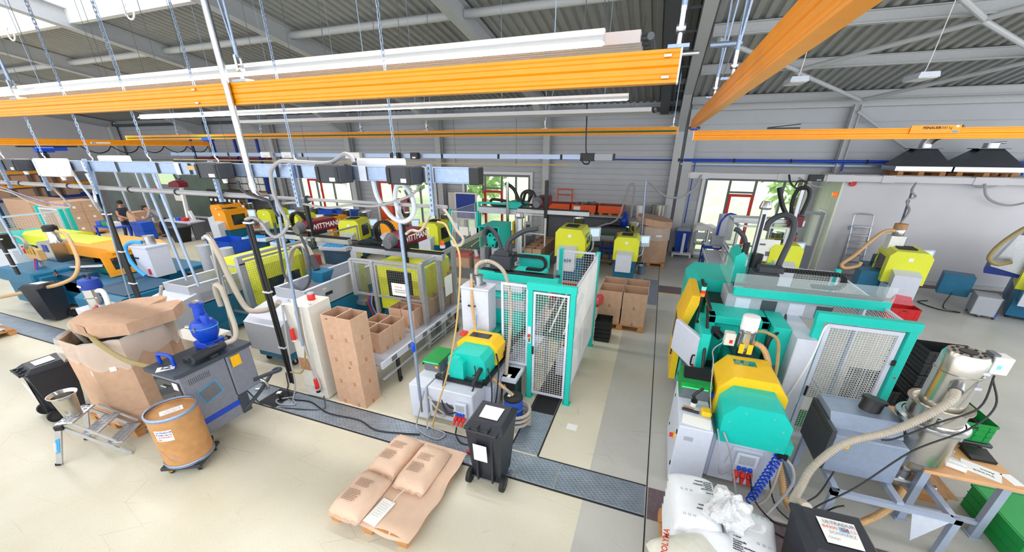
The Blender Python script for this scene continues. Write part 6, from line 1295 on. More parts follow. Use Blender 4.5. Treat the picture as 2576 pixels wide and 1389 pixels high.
# cream control cabinet with hanging plugs
t = thing('control_cabinet', 'tall cream control cabinet with a red beacon next to the carton stack', 'cabinet', (-5.12, 4.25, 0))
b = MB(); b.M = rotz((-5.12, 4.25, 0), .06); b.box((-.23, -.24, .02), (.23, .24, 1.74), .008); part(t, 'body', b, 'cream')
M_ = b.M
def cpart(n, m, f, lab=None): q = MB(); q.M = M_; f(q); return part(t, n, q, m, lab)
cpart('beacon', 'red', lambda q: q.lathe([(.055, 0), (.06, .01), (.06, .08), (.05, .1)], (.05, .05, 1.742), 18)); cpart('beacon_top', 'mgrey', lambda q: q.lathe([(.052, 0), (.052, .02), (0, .03)], (.05, .05, 1.84), 18))
cpart('conduit', 'white', lambda q: q.box((-.2, -.12, 1.742), (.22, -.09, 1.775)))
cpart('door_seam', 'mgrey', lambda q: (q.box((-.23, -.243, .22), (.23, -.2405, .226))))
cpart('knob', 'black', lambda q: q.cyl((.231, .1, .95), (.27, .1, .95), .03, n=16)); cpart('lock', 'yellowtag', lambda q: q.cyl((.231, .22, .98), (.25, .22, .98), .025, n=12))
cpart('patch_plate', 'carddark', lambda q: q.box((-.21, -.2425, .55), (.02, -.2405, .78)))
for s in (-.2, .2): cpart('lifting_eye', 'steel', lambda q: q.tube(arc((s, -.15, 1.76), .022, 0, 360, 10), .006, 6, False))
for k, (dx, pts) in enumerate(((0, [(-.2, -.27, 1.74), (-.16, -.3, 1.5), (-.12, -.31, 1.35)]), (0, [(.1, -.28, 1.74), (.08, -.3, 1.2), (.1, -.31, .6), (.12, -.31, .45)]))):
    t2 = thing('power_plug', ('red plug hanging high on the cream cabinet front', 'red plug with black grip hanging low on the cream cabinet front')[k], 'plug', M_ @ V(pts[-1])); e = V(pts[-1])
    q = MB(); q.M = M_; q.cyl(e, e-V((0, 0, .15)), .035, n=14); q.cyl(e-V((0, 0, .15)), e-V((0, 0, .19)), .04, n=14); part(t2, 'plug', q, 'red')
    q = MB(); q.M = M_; q.cyl(e-V((0, 0, .19)), e-V((0, 0, .26 if k else .21)), .036, n=14); part(t2, 'grip', q, 'black' if k else 'white')
    q = MB(); q.M = M_; q.tube(pts, .011, 6); part(t2, 'cord', q, 'greyhose')
for k, (pts, m, l) in enumerate((([(-5.3, 3.94, 1.75), (-5.32, 3.9, 1.3), (-5.36, 3.88, .8), (-5.38, 3.86, .3), (-5.45, 3.8, .02)], 'greyhose', 'grey cable bundle down the left edge of the cream cabinet'), ([(-5.0, 3.95, 1.8), (-4.98, 3.92, 1.4), (-5.0, 3.9, 1.0), (-5.15, 3.88, .6), (-5.4, 3.85, .55)], 'olive', 'olive hose curving across the cream cabinet'), ([(-5.0, 3.9, 1.7), (-4.95, 3.88, 1.0), (-4.85, 3.86, .7), (-4.8, 3.86, .4), (-4.9, 3.86, .3), (-5.0, 3.87, .32)], 'greyhose', 'grey cable loop in front of the cream cabinet'), ([(-5.45, 3.8, .02), (-5.3, 3.7, .02), (-5.55, 3.62, .02), (-5.7, 3.7, .02), (-5.5, 3.85, .02)], 'greyhose', 'grey cable coil on the floor plates by the cream cabinet'), ([(-6.3, 4.4, .02), (-6.1, 4.25, .02), (-5.9, 4.1, .02), (-5.75, 3.95, .02), (-5.5, 3.8, .02), (-5.1, 3.85, .02), (-4.6, 3.72, .02), (-4.0, 3.75, .02), (-3.6, 3.65, .02), (-3.2, 3.72, .02), (-2.9, 3.8, .02)], 'black', 'long black cable lying along the steel floor plates'), ([(-5.9, 3.4, .35), (-5.75, 3.5, .02), (-5.3, 3.6, .015), (-4.9, 3.7, .015), (-4.75, 3.8, .015), (-4.8, 3.88, .2)], 'charcoal', 'thin cable from the granulator across the floor plates'))):
    b = MB(); b.tube(pts, .013 if k < 4 else .01, 6); single('power_cable', b, m, l, 'cable')
# ================================================================ drying hopper, table, crates, white sacks (second hall, near)
HX, HY = 3.1, 4.68
t = thing('drying_hopper', 'tall stainless drying hopper with a blue-grey box on a grey frame', 'drying hopper', (HX, HY, 0))
c = (HX, HY, 0)
b = MB(); b.lathe([(.05, .6), (.07, .62), (.245, .86), (.25, .88), (.25, 1.3)], c, 40, False); part(t, 'lower_vessel', b, 'brushed')
b = MB(); b.lathe([(.25, 1.28), (.29, 1.3), (.295, 1.32), (.29, 1.345), (.25, 1.36)], c, 40, False); part(t, 'flange', b, 'steel')
b = MB(); b.lathe([(.25, 1.35), (.225, 1.37), (.225, 1.53), (.255, 1.535), (.255, 1.55), (.22, 1.55), (.2, 1.5), (.17, 1.5)], c, 40, False); part(t, 'collar', b, 'brushed')
b = MB(); b.lathe([(.172, 1.48), (.172, 1.92), (.182, 1.925), (.182, 1.935), (.172, 1.94), (.172, 2.1), (.15, 2.15), (.0, 2.155)], c, 36, False); up = part(t, 'upper_cylinder', b, 'brushed')
b = MB(); b.cyl((HX, HY, 2.155), (HX, HY, 2.16), .07, n=20); part(up, 'air_outlet', b, 'black')
for i in range(10): a = i*2*PI/10; b = MB(); b.cyl((HX+.11*math.cos(a), HY+.11*math.sin(a), 2.15), (HX+.11*math.cos(a), HY+.11*math.sin(a), 2.158), .013, n=8); part(up, 'vent_hole', b, 'ink')
b = MB(); b.cyl((HX-.06, HY-.16, 1.86), (HX-.1, HY-.24, 1.82), .055, n=18); part(up, 'inlet_stub', b, 'steel')
for z in (1.83, 2.0): b = MB(); b.cb((HX+.11, HY-.138, z), (.06, .02, .03)); part(up, 'sticker', b, 'lgrey')
b = MB(); b.box((HX+.16, HY-.08, 1.98), (HX+.3, HY+.06, 2.16), .006); bx = part(t, 'sensor_box', b, 'white')
b = MB(); b.box((HX+.2, HY-.084, 2.04), (HX+.23, HY-.08, 2.08)); part(bx, 'green_lamp', b, 'ledgreen'); b = MB(); b.box((HX+.15, HY-.06, 1.96), (HX+.2, HY+.05, 2.18)); part(bx, 'bracket', b, 'dgrey')
b = MB(); b.box((HX-.07, HY-.25, .9), (HX+.05, HY-.243, 1.28)); 
mat('sightgreen', '#0d7a36', .15, coat=.6); b = MB(); vs = []
for i in range(7): a = -1.45+i*.07; vs += [(HX+.252*math.cos(a), HY+.252*math.sin(a), .84), (HX+.252*math.cos(a), HY+.252*math.sin(a), 1.3)]
for z, a in ((1.2, -.35), (1.0, -.3), (1.42, -1.9)):
    b2 = MB(); p = V((HX+.255*math.cos(a), HY+.255*math.sin(a), z)); b2.cb(p, (.035, .035, .07), .005); part(t, 'clamp_latch', b2, 'steel')
b = MB(); b.cyl((HX, HY, .5), (HX, HY, .62), .07); b.box((HX-.12, HY-.1, .42), (HX+.16, HY+.08, .52), .02); b.cyl((HX+.1, HY-.05, .47), (HX+.3, HY-.05, .47), .035); b.cyl((HX-.25, HY-.03, .44), (HX-.1, HY-.03, .46), .04); part(t, 'suction_box', b, 'steel')
b = MB(); b.box((2.2, 4.35, .6), (2.86, 4.98, 1.1), .015); b.prism([(4.5, 1.1), (4.98, 1.1), (4.98, 1.24), (4.62, 1.24)], 'x', 2.2, 2.86); dbx = part(t, 'dryer_box', b, 'slate2' if 'slate2' in MATS else mat('slate2', '#93a1b8', .35, .3, var=.05).name)
b = MB(); b.box((2.16, 4.34, .62), (2.2, 5.0, 1.16)); part(dbx, 'side_panel', b, 'darksteel')
b = MB(); b.box((2.26, 4.345, .95), (2.36, 4.349, 1.04)); part(dbx, 'warning_sticker', b, 'yellowtag')
for i in range(12): b = MB(); b.cyl((2.156, 4.4+i*.05, 1.1), (2.16, 4.4+i*.05, 1.1), .01, n=6); part(dbx, 'vent_hole', b, 'ink')
b = MB(); b.cyl((2.62, 4.8, 1.2), (2.66, 4.84, 1.36), .1, n=20); b.cyl((2.655, 4.835, 1.34), (2.66, 4.84, 1.37), .12, n=20); part(t, 'filter', b, 'black')
b = MB()
part(t, 'frame', b.bar((2.3, 4.1, .55), (3.3, 4.1, .55), .06) or b.bar((2.3, 5.0, .55), (3.3, 5.0, .55), .06) or b, 'galv') if False else None
def fb(a, c_): q = MB(); q.bar(a, c_, .06, .06); return part(t, 'frame_tube', q, 'lgrey2' if 'lgrey2' in MATS else mat('lgrey2', '#aab6cc', .4, .2, var=.03).name)
fb((2.25, 4.12, .52), (3.35, 4.12, .52)); fb((2.25, 5.1, .52), (3.35, 5.1, .52)); fb((2.3, 4.12, .52), (2.3, 5.1, .52)); fb((2.85, 4.12, .55), (2.85, 5.1, .55)); fb((3.3, 4.12, .52), (3.3, 5.1, .52))
for x, y in ((2.28, 4.12), (3.32, 4.12), (2.28, 5.1), (3.32, 5.1)): fb((x, y, 0), (x, y, .55))
fb((2.15, 3.75, .03), (2.15, 5.2, .03)); fb((2.15, 3.78, .03), (3.3, 3.78, .03)); b = MB(); b.slab([(2.95, 4.08, .5), (3.25, 4.08, .5), (3.05, 4.08, .14)], .01); part(t, 'gusset_plate', b, 'lgrey')
b = MB(); b.tube([(HX-.1, HY-.24, 1.82), (HX-.16, HY-.34, 1.76), (HX-.3, HY-.4, 1.6), (2.55, 4.22, 1.36), (2.2, 4.15, 1.15), (1.98, 4.05, .85), (1.85, 3.85, .7), (1.72, 3.6, .72), (1.66, 3.35, .95), (1.64, 3.2, 1.05)], .042, 12, rib=.02); single('suction_hose', b, 'clearhose', 'thick pale ribbed hose from the hopper down to the ULTRADUR bin', 'hose')
for k, (pts, l) in enumerate((([(HX+.2, HY-.1, 1.95), (HX+.26, HY-.2, 1.7), (HX+.1, HY-.3, 1.45), (2.8, 4.25, 1.15), (2.4, 4.05, .7), (2.1, 3.95, .4), (1.95, 3.9, .1)], 'thin black cable sagging across the hopper box'), ([(HX+.2, HY-.1, 1.98), (HX+.1, HY-.28, 1.7), (HX-.15, HY-.34, 1.5), (2.6, 4.2, 1.3), (2.5, 4.2, 1.25)], 'thin black cable from the sensor box to the filter'), ([(2.3, 4.3, .65), (2.15, 4.1, .45), (2.0, 4.0, .3), (1.95, 3.85, .05)], 'black cable with a switch below the hopper box'))):
    b = MB(); b.tube(pts, .009, 6); single('power_cable', b, 'black', l, 'cable')
# work table
t = thing('work_table', 'wooden-topped table with grey steel legs beside the drying hopper', 'table', (3.5, 4.95, 0))
b = MB(); b.box((3.12, 4.46, .77), (3.95, 5.75, .81), .004); part(t, 'tabletop', b, 'worktop')
for x, y in ((3.86, 4.56), (3.86, 5.65), (3.2, 5.65), (3.2, 4.56)):
    b = MB(); b.box((x-.035, y-.035, .015), (x+.035, y+.035, .77)); b.box((x-.06, y-.06, 0), (x+.06, y+.06, .015)); part(t, 'leg', b, 'lgrey2')
b = MB(); b.box((3.22, 4.54, .16), (3.86, 4.59, .21)); part(t, 'stretcher', b, 'lgrey2')
t = thing('scale', 'flat weighing scale with a black display under the green crate', 'scale', (3.75, 5.35, .81))
b = MB(); b.box((3.52, 5.06, .85), (3.98, 5.6, .89), .006); part(t, 'platform', b, 'darksteel')
for x, y in ((3.58, 5.12), (3.92, 5.12), (3.58, 5.54), (3.92, 5.54)): b = MB(); b.cyl((x, y, .811), (x, y, .852), .018); part(t, 'foot', b, 'black')
b = MB(); b.prism([(4.82, .812), (5.02, .812), (5.02, .87), (4.82, .84)], 'x', 3.68, 3.9); part(t, 'display', b, 'black')
def crate(x0, x1, y0, y1, z0, z1, m, label, group=None, open=True, cat='crate', md=None, name='folding_crate'):
    t = thing(name, label, cat, ((x0+x1)/2, (y0+y1)/2, z0), 0, group)
    b = MB(); shell(b, x0, x1, y0, y1, z0, z1, .012) if open else b.box((x0, y0, z0), (x1, y1, z1), .006); part(t, 'body', b, m)
    b = MB(); b.frame((x0-.008, y0-.008, z1-.015), (x1-x0+.016, 0, 0), (0, y1-y0+.016, 0), .022, .03); part(t, 'rim', b, m)
    b = MB(); h = z1-z0
    for k in (.3, .62): b.box((x0-.005, y0-.005, z0+h*k), (x1+.005, y1+.005, z0+h*k+.01)) if not open else (b.box((x0, y0-.005, z0+h*k), (x1, y0+.001, z0+h*k+.01)), b.box((x0-.005, y0, z0+h*k), (x0+.001, y1, z0+h*k+.01)))
    for i in range(4): x = x0+(x1-x0)*(i+.5)/4; b.box((x-.006, y0-.005, z0+.01), (x+.006, y0+.001, z1-.03))
    part(t, 'side_rib', b, m)
    b = MB(); b.cb(((x0+x1)/2, y0-.004, z1-.06), (.09, .006, .02)); part(t, 'hand_hole', b, md or 'ink'); return t
crate(3.55, 3.95, 5.1, 5.68, .892, 1.13, 'green', 'green folding crate holding dark parts on the scale')
rnd = random.Random(8)
for i in range(6):
    x, y = rnd.uniform(3.66, 3.84), rnd.uniform(5.25, 5.55); b = MB(); b.tube([(x-.07, y, .94+i*.022), (x, y+.05, 1.0+i*.02), (x+.07, y-.04, .97+i*.02)], .022, 7); b.cyl((x-.03, y, .96+i*.02), (x+.03, y+.03, .98+i*.02), .032, n=8)
    single('plastic_part', b, 'black', 'black moulded part lying in the green crate on the scale', 'part', group='black parts in the green crate')
b = MB(); b.M = rotz((3.68, 4.66, .811), -.5); b.box((-.15, -.1, 0), (.15, .1, .002)); t = single('paper_sheet', b, 'paper', 'white sheet with the word Vorwerk on the table', 'paper sheet')
for k, s in enumerate(('Vorwerk', 'Amco')): q = MB(); q.M = rotz((3.68, 4.66, .8135), -.5+PI); q.text(s, (-.1, .02-k*.06, 0), (1, 0, 0), .03, (0, 0, 1), .001); part(t, 'lettering', q, 'ink')
b = MB(); b.M = rotz((3.9, 4.6, .811), .2); b.box((-.05, -.08, 0), (.05, .08, .002)); single('paper_card', b, 'paper', 'small printed card near the table corner', 'card')
for i in range(2): b = MB(); b.cyl((3.36+i*.03, 4.62+i*.07, .84), (3.5+i*.03, 4.56+i*.07, .84), .03, n=14); single('label_roll', b, 'white', 'roll of white film lying on the table edge', 'roll', group='white rolls on the table')
b = MB(); b.bar((3.3, 4.8, .85), (3.5, 4.66, .84), .05, .05); single('tape_dispenser', b, 'bubble', 'clear plastic film bundle lying on the table behind the rolls', 'film')
p = thing('wooden_board', 'old plywood board leaning low under the table', 'board', (3.7, 5.2, .1)); b = MB(); b.box((3.3, 4.9, .15), (3.85, 6.2, .17)); part(p, 'sheet', b, 'oldwood')
for y in (5.0, 6.1): b = MB(); b.box((3.35, y-.05, 0), (3.8, y+.05, .15)); part(p, 'block', b, 'wood')
mat('green2', '#109a45', .45, var=.05)
crate(4.0, 4.55, 4.25, 5.05, .0, .33, 'green2', 'green folding crate standing on the floor beside the table leg', open=False)
crate(3.55, 4.0, 3.62, 4.0, .0, .2, 'green2', 'low green crate at the bottom picture edge before the table', open=False)
for i in range(6): crate(3.95, 4.55, 6.55, 6.95, .15+i*.2, .35+i*.2-.004, 'black', 'black crate with yellow tag, %s of the nearer crate stack behind the cage' % ('lowest', 'second', 'third', 'fourth', 'fifth', 'topmost')[i], 'black crates stacked behind the cage', md='yellowtag', name='stacking_crate', open=(i == 5))
for i in range(5): crate(3.95, 4.55, 6.98, 7.38, .15+i*.2, .35+i*.2-.004, 'black', 'black crate with yellow tag, %s of the farther crate stack behind the cage' % ('lowest', 'second', 'third', 'fourth', 'topmost')[i], 'black crates stacked behind the cage', md='yellowtag', name='stacking_crate', open=(i == 4))
for i in range(3): crate(3.3, 3.7, 6.3, 6.9, .15+i*.2, .35+i*.2-.004, 'black', 'black crate %s of the stack seen through the cage door mesh' % ('lowest', 'second', 'topmost')[i], 'black crates behind the cage door', md='white', name='stacking_crate', open=(i == 2))
p = thing('wooden_pallet', 'wooden pallet under the black crate stacks behind the cage', 'pallet', (4.1, 7.0, 0)); pallet_parts(p, 3.75, 6.5, 4.6, 7.6, 0)
crate(2.5, 2.95, 6.05, 6.45, .0, .3, 'green', 'green crate with a white lid inside the second-hall cage', open=False); b = MB(); b.box((2.5, 6.05, .301), (2.95, 6.45, .32)); single('flat_tray', b, 'cream', 'cream flat tray lying on the green crate inside the cage', 'tray')
# white sacks on a pallet in front
p = thing('wooden_pallet', 'wooden pallet under the white plastic sacks before the turquoise machine', 'pallet', (1.0, 3.15, 0)); pallet_parts(p, .52, 2.55, 1.5, 3.6, 0)
def wsack(cx, cy, z, w, d, rz, label, seed, group=None, m='whitesack', h=.14, txt=True):
    t = thing('plastic_sack', label, 'sack', (cx, cy, z), 0, group); M = rotz((cx, cy, z), rz)
    b = sack_mb(w, d, h, seed, .008); b.v = [M @ v for v in b.v]; part(t, 'bag', b, m)
    if txt:
        for row in range(2):
            for k, s in enumerate(('D-BASF', 'Kunststoffe', 'Plastics', 'Matieres plastiques', 'Plasticos', 'Materie plastiche')):
                q = MB(); q.M = M; y = d*.40-row*d*.43-(.055 if k == 0 else .075+k*.024); q.text(s, (-w*.36, y, h+.004), (1, 0, 0), .016 if k else .014, (0, 0, 1), .0012)
                part(t, 'lettering', q, 'ink')
            q = MB(); q.M = M
            for i in range(3): q.frame((.03+i*.045, d*.40-row*d*.43-.05, h+.004), (.022, 0, 0), (0, .022, 0), .003, .001)
            part(t, 'recycling_mark', q, 'inklight')
    return t
for i in range(4):
    wsack(.78, 3.28, .15+i*.12, .46, .72, PI+.03, 'white sack %s under the printed top sack' % ('lowest', 'second', 'third', 'fourth')[i], 60+i, 'white sacks under the printed top ones', txt=False)
    wsack(1.24, 3.0, .15+i*.115, .46, .74, -.12, 'white sack %s in the pile beside the ULTRADUR bin' % ('lowest', 'second', 'third', 'fourth')[i], 70+i, 'white sacks beside the ULTRADUR bin', txt=False)
wsack(.78, 3.26, .64, .46, .72, PI+.05, 'white sack with upside-down printing on top beside the machine cabinet', 64)
wsack(1.24, 2.98, .62, .44, .74, -.14, 'white printed sack on top beside the ULTRADUR bin', 74)
wsack(.98, 2.86, .63, .3, .6, 1.5, 'white printed sack lying crosswise between the two top sacks', 75, txt=False, h=.1)
mat('cloudy', '#e7e6d8', .3, var=.05, alpha=.9, bump=.5, bscale=12)
t = wsack(.72, 2.62, .6, .62, .5, .5, 'milky plastic sack with red POLYMA lettering at the bottom edge', 77, m='cloudy', txt=False, h=.16)
q = MB(); q.text('POLYMA', (.5, 2.5, .775), (.1, 1, 0), .05, (0, 0, 1), .002); part(t, 'lettering', q, 'inkred')
b = MB(); rnd = random.Random(6); pts = []
nu, nv = 26, 18; vs = []
for i in range(nu):
    for j in range(nv+1):
        a = 2*PI*i/nu; e = PI*j/nv; r = .17*(1+.22*math.sin(3*a+2*e)+.12*math.sin(7*a-5*e)+rnd.uniform(-.06, .06)); vs.append((1.02+r*math.sin(e)*math.cos(a), 3.08+r*1.1*math.sin(e)*math.sin(a), .9+r*.85*math.cos(e)))
b.add(vs, [(i*(nv+1)+j, ((i+1) % nu)*(nv+1)+j, ((i+1) % nu)*(nv+1)+j+1, i*(nv+1)+j+1) for i in range(nu) for j in range(nv)]); single('bubble_wrap', b, 'bubble', 'crumpled bubble wrap lying on the white sacks', 'bubble wrap')
# ================================================================ rows of small machines and everything along the back
def small_machine(name_label, hoodm, curved=False, loc=(0, 0, 0)):
    t = thing('moulding_machine', name_label, 'moulding machine', (0, 0, 0)); w = .4
    b = MB(); b.box((-.34, -.02, .06), (.34, 2.3, .72), .012); b.prism([(-.1, .5), (.25, .3), (.25, .72), (-.1, .72)], 'x', -.3, .3); part(t, 'base', b, 'blue')
    for x, y in ((-.28, .1), (.28, .1), (-.28, 2.2), (.28, 2.2)): b = MB(); b.cyl((x, y, 0), (x, y, .07), .04, n=10); part(t, 'foot', b, 'rubber')
    b = MB()
    if curved: b.prism([(-w, .72), (w-.02, .72), (w+.06, .95), (w+.05, 1.25), (w-.08, 1.5), (-w+.1, 1.52), (-w, 1.4)], 'y', 0, .95)
    else: b.prism([(-w, .72), (w, .72), (w, 1.38), (w-.1, 1.5), (-w+.1, 1.5), (-w, 1.38)], 'y', 0, .95)
    h = part(t, 'hood', b, hoodm)
    for s in (-1, 1):
        b = MB(); x = s*(w+(.052 if curved and s > 0 else 0)); b.box((x-.003, .22, .88), (x+.004, .78, 1.3)); part(h, 'window', b, 'darkglass')
        b = MB(); b.frame((x+s*.003, .19, .85), (0, .62, 0), (0, 0, .48), .03, .006); part(h, 'window_frame', b, hoodm)
        b = MB(); b.tube([(x, .85, 1.0), (x+s*.03, .86, 1.02), (x+s*.03, .86, 1.2), (x, .85, 1.22)], .01, 6); part(h, 'grab_handle', b, 'black')
    b = MB(); b.box((-.04, -.003, 1.28), (.05, -.0005, 1.36)); part(h, 'sticker', b, 'paper')
    b = MB(); b.box((-.2, .3, 1.5), (.15, .7, 1.53)); part(h, 'top_slot', b, 'ink')
    b = MB(); b.prism([(-.3, .4), (-.3, .98), (-.001, 1.06), (-.001, .5)], 'x', -.26, .24); part(t, 'discharge_chute', b, 'lgrey')
    b = MB(); b.box((-.2, .98, .72), (.2, 1.5, 1.12), .02); b.box((-.14, 1.5, .72), (.14, 2.2, .98), .02); part(t, 'injection_unit', b, 'blue')
    b = MB(); b.cyl((0, 1.3, 1.12), (0, 1.3, 1.2), .07); b.lathe([(.05, 1.2), (.17, 1.42), (.17, 1.6), (.18, 1.62)], (0, 1.3, 0), 18, False); part(t, 'material_hopper', b, 'steel')
    b = MB(); b.tube([(.34, 1.1, .6), (.5, 1.05, .75), (.52, 1.05, 1.05)], .03, 8); pa = part(t, 'panel_arm', b, 'lgrey')
    b = MB(); b.M = rotz((.54, 1.0, 0), .35); b.box((-.18, -.04, 1.02), (.18, .04, 1.42), .012); part(pa, 'control_panel', b, 'lgrey'); b2 = MB(); b2.M = b.M; b2.box((-.13, -.044, 1.16), (.13, -.04, 1.38)); part(pa, 'screen', b2, 'screen')
    b = MB(); b.box((-.345, .9, .25), (-.335, 1.6, .6)); b.box((.335, .9, .25), (.345, 1.6, .6)); part(t, 'side_cover', b, 'bluedark'); return t
pl = small_machine('x', 'lime'); po = small_machine('x', 'orange'); pc = small_machine('x', 'lime', True)
used = set()
def place(p, x, y, rz, label, s=1.0):
    if p.name not in used: used.add(p.name); p.location = (x, y, 0); p.rotation_euler.z = rz; p['label'] = label; p.scale = (s,)*3; return p
    return dup(p, (x, y, 0), rz, label, scale=s)
place(po, -17.55, 11.3, -.05, 'orange-hooded machine standing nearer, before its orange twin in the far row', 1.05)
place(po, -19.2, 12.3, -.05, 'orange-hooded machine half hidden behind its orange twin in the far row', 1.05)
place(pl, -16.2, 12.3, 0, 'lime-hooded machine behind the black hose pair in the far row')
place(pl, -13.95, 11.7, 0, 'lime-hooded machine beside the bending worker')
place(po, -12.25, 11.7, 0, 'orange-hooded machine between two lime hoods in the far row')
place(pl, -10.85, 11.5, .25, 'lime-hooded machine next to the white funnel and red crates')
place(po, -9.35, 12.0, .1, 'orange-hooded machine before the red hose bundle')
place(pl, -7.75, 12.1, 0, 'lime-hooded machine by the cream door near the turquoise fence')
place(pc, -2.45, 11.8, 0, 'big lime machine with a rounded window hood behind the turquoise cage', 1.12)
q = place(pl, -.75, 12.45, 0, 'lime machine with a steel funnel beside the tall octagonal carton', .95)
place(pl, 3.6, 12.6, .0, 'lime machine with a tall robot arm by the annex door')
place(pl, 6.25, 12.4, -.15, 'lime machine standing before the aluminium ladder and white wall', 1.05)
place(pl, 9.1, 12.7, -.5, 'lime machine at the picture edge beside the white wall', 1.05)
b = MB(); b.text('BOY', (-2.55, 11.42, .75), (1, 0, 0), .1, (0, -1, 0), .006); part(bpy.data.objects['moulding_machine.011'] if False else pc, 'lettering', b, 'blue')
# slender silver supply hoppers over some machines
def hopper(x, y, z, label, cap='brushed', s=1.0):
    t = thing('supply_hopper', label, 'hopper', (x, y, z)); b = MB(); b.lathe([(.04*s, 0), (.05*s, .06), (.2*s, .3), (.2*s, .42), (.21*s, .43)], (x, y, z), 22, False); part(t, 'cone', b, 'brushed'); b = MB(); b.lathe([(.06*s, 0), (.06*s, -.08)], (x, y, z), 12, False); part(t, 'neck', b, 'steel'); return t
hopper(-.62, 13.3, 1.35, 'open steel funnel above the lime machine by the octagonal carton')
t = thing('stainless_dryer', 'grey and stainless dryer on the machine at the picture edge by the white wall', 'dryer', (8.9, 13.6, 1.1))
b = MB(); b.M = rotz((8.9, 13.6, 0), -.5); b.prism([(-.35, 1.15), (.35, 1.0), (.35, 2.0), (-.15, 2.0)], 'y', -.3, .3); part(t, 'tank', b, 'steel'); b2 = MB(); b2.M = b.M; b2.box((-.4, -.28, .95), (.3, .32, 1.15)); part(t, 'stand', b2, 'deepblue')
b2 = MB(); b2.M = b.M; b2.cyl((0, 0, 2.0), (0, 0, 2.16), .1); part(t, 'cap', b2, 'steel')
b = MB(); b.tube([(8.95, 13.4, 2.3), (8.6, 13.3, 2.2), (8.25, 13.2, 1.8), (8.1, 13.1, 1.45), (8.3, 13.1, 1.3), (8.6, 13.2, 1.35)], .05, 10); single('suction_hose', b, 'olive', 'olive hose looping to the grey dryer at the picture edge', 'hose')
t = thing('chiller_unit', 'grey tempering unit with a black front on casters by the white wall', 'tempering unit', (8.3, 12.85, 0))
b = MB(); b.M = rotz((8.3, 12.85, 0), -.35); b.box((-.22, -.3, .07), (.22, .3, .55), .01); part(t, 'casing', b, 'mgrey'); b2 = MB(); b2.M = b.M; b2.box((.2, -.31, .1), (.226, .3, .54)); part(t, 'front', b2, 'charcoal'); b2 = MB(); b2.M = b.M; b2.box((.2, -.312, .07), (.23, .302, .18)); part(t, 'blue_stripe', b2, 'bluepaint')
for x, y in ((8.15, 12.62), (8.42, 12.55), (8.2, 13.1), (8.5, 13.0)): caster(t, x, y, .07, .03)
b = MB(); b.M = rotz((8.0, 13.6, 0), -.4); b.box((-.3, -.2, .3), (.3, .3, .85), .01); t = single('machine_cabinet', b, 'blue', 'blue junction cabinet with red plugs by the white wall', 'cabinet'); 
b = MB(); b.tube([(7.85, 13.3, .4), (7.7, 13.1, .02), (7.9, 12.8, .02), (7.5, 12.9, .02), (7.3, 13.4, .02), (7.6, 13.6, .02)], .014, 6); single('power_cable', b, 'black', 'black cables coiled on the floor before the white wall', 'cable')
b = MB(); b.M = rotz((5.75, 12.9, 0), -.15); b.box((-.25, -.2, .35), (.25, .3, .95), .01); single('machine_cabinet', b, 'blue', 'blue junction cabinet beside the foot of the aluminium ladder', 'cabinet')
t = thing('material_loader', 'slim white loader with a wooden ring before the white wall', 'material loader', (6.15, 13.2, 1.5)); b = MB(); b.box((5.98, 13.05, 1.45), (6.3, 13.3, 1.85)); part(t, 'panel', b, 'white'); b = MB(); b.lathe([(.12, 0), (.13, .02), (.13, .14), (.12, .16)], (6.15, 13.2, 1.86), 18); part(t, 'cylinder', b, 'steel'); b = MB(); b.lathe([(.14, .16), (.14, .3), (.0, .32)], (6.15, 13.2, 1.86), 18, False); part(t, 'ring', b, 'oldwood')
b = MB(); b.tube([(6.05, 13.15, 1.98), (5.8, 13.1, 1.95), (5.5, 12.9, 1.7), (5.2, 12.7, 1.35), (4.95, 12.6, 1.1), (5.05, 12.6, 1.0), (5.3, 12.6, 1.08), (5.35, 12.6, 1.2)], .045, 10); single('suction_hose', b, 'tanhose', 'tan hose swinging from the slim white loader past the ladder', 'hose')
t = thing('service_pole', 'galvanised pole with wound cables before the white wall', 'pole', (6.5, 13.9, 1.6)); b = MB(); b.bar((6.35, 13.6, 1.4), (7.0, 15.2, 2.9), .05, .05); part(t, 'channel', b, 'galv'); b = MB(); b.tube([(7.05, 15.25, 3.05), (6.9, 15.0, 2.85), (7.0, 14.9, 2.7), (6.75, 14.7, 2.6), (6.8, 14.5, 2.35), (6.6, 14.2, 2.1), (6.45, 14.0, 1.95), (6.35, 13.7, 1.6)], .03, 8); part(t, 'wound_cable', b, 'greyhose')
crate(5.85, 6.5, 11.65, 12.05, 0, .32, 'redcrate', 'red crate on the floor below the lime machine by the ladder', cat='crate'); b = MB()
for k in range(1): b.add([(6.0, 12.0, .33), (6.5, 12.0, .3), (6.45, 12.4, .34), (5.95, 12.4, .36), (6.1, 12.05, .55), (6.4, 12.05, .52), (6.35, 12.35, .5), (6.05, 12.35, .58)], [(0, 1, 5, 4), (1, 2, 6, 5), (2, 3, 7, 6), (3, 0, 4, 7), (4, 5, 6, 7)])
single('plastic_bag', b, 'redfilm', 'red plastic bag hanging behind the red crate', 'bag')
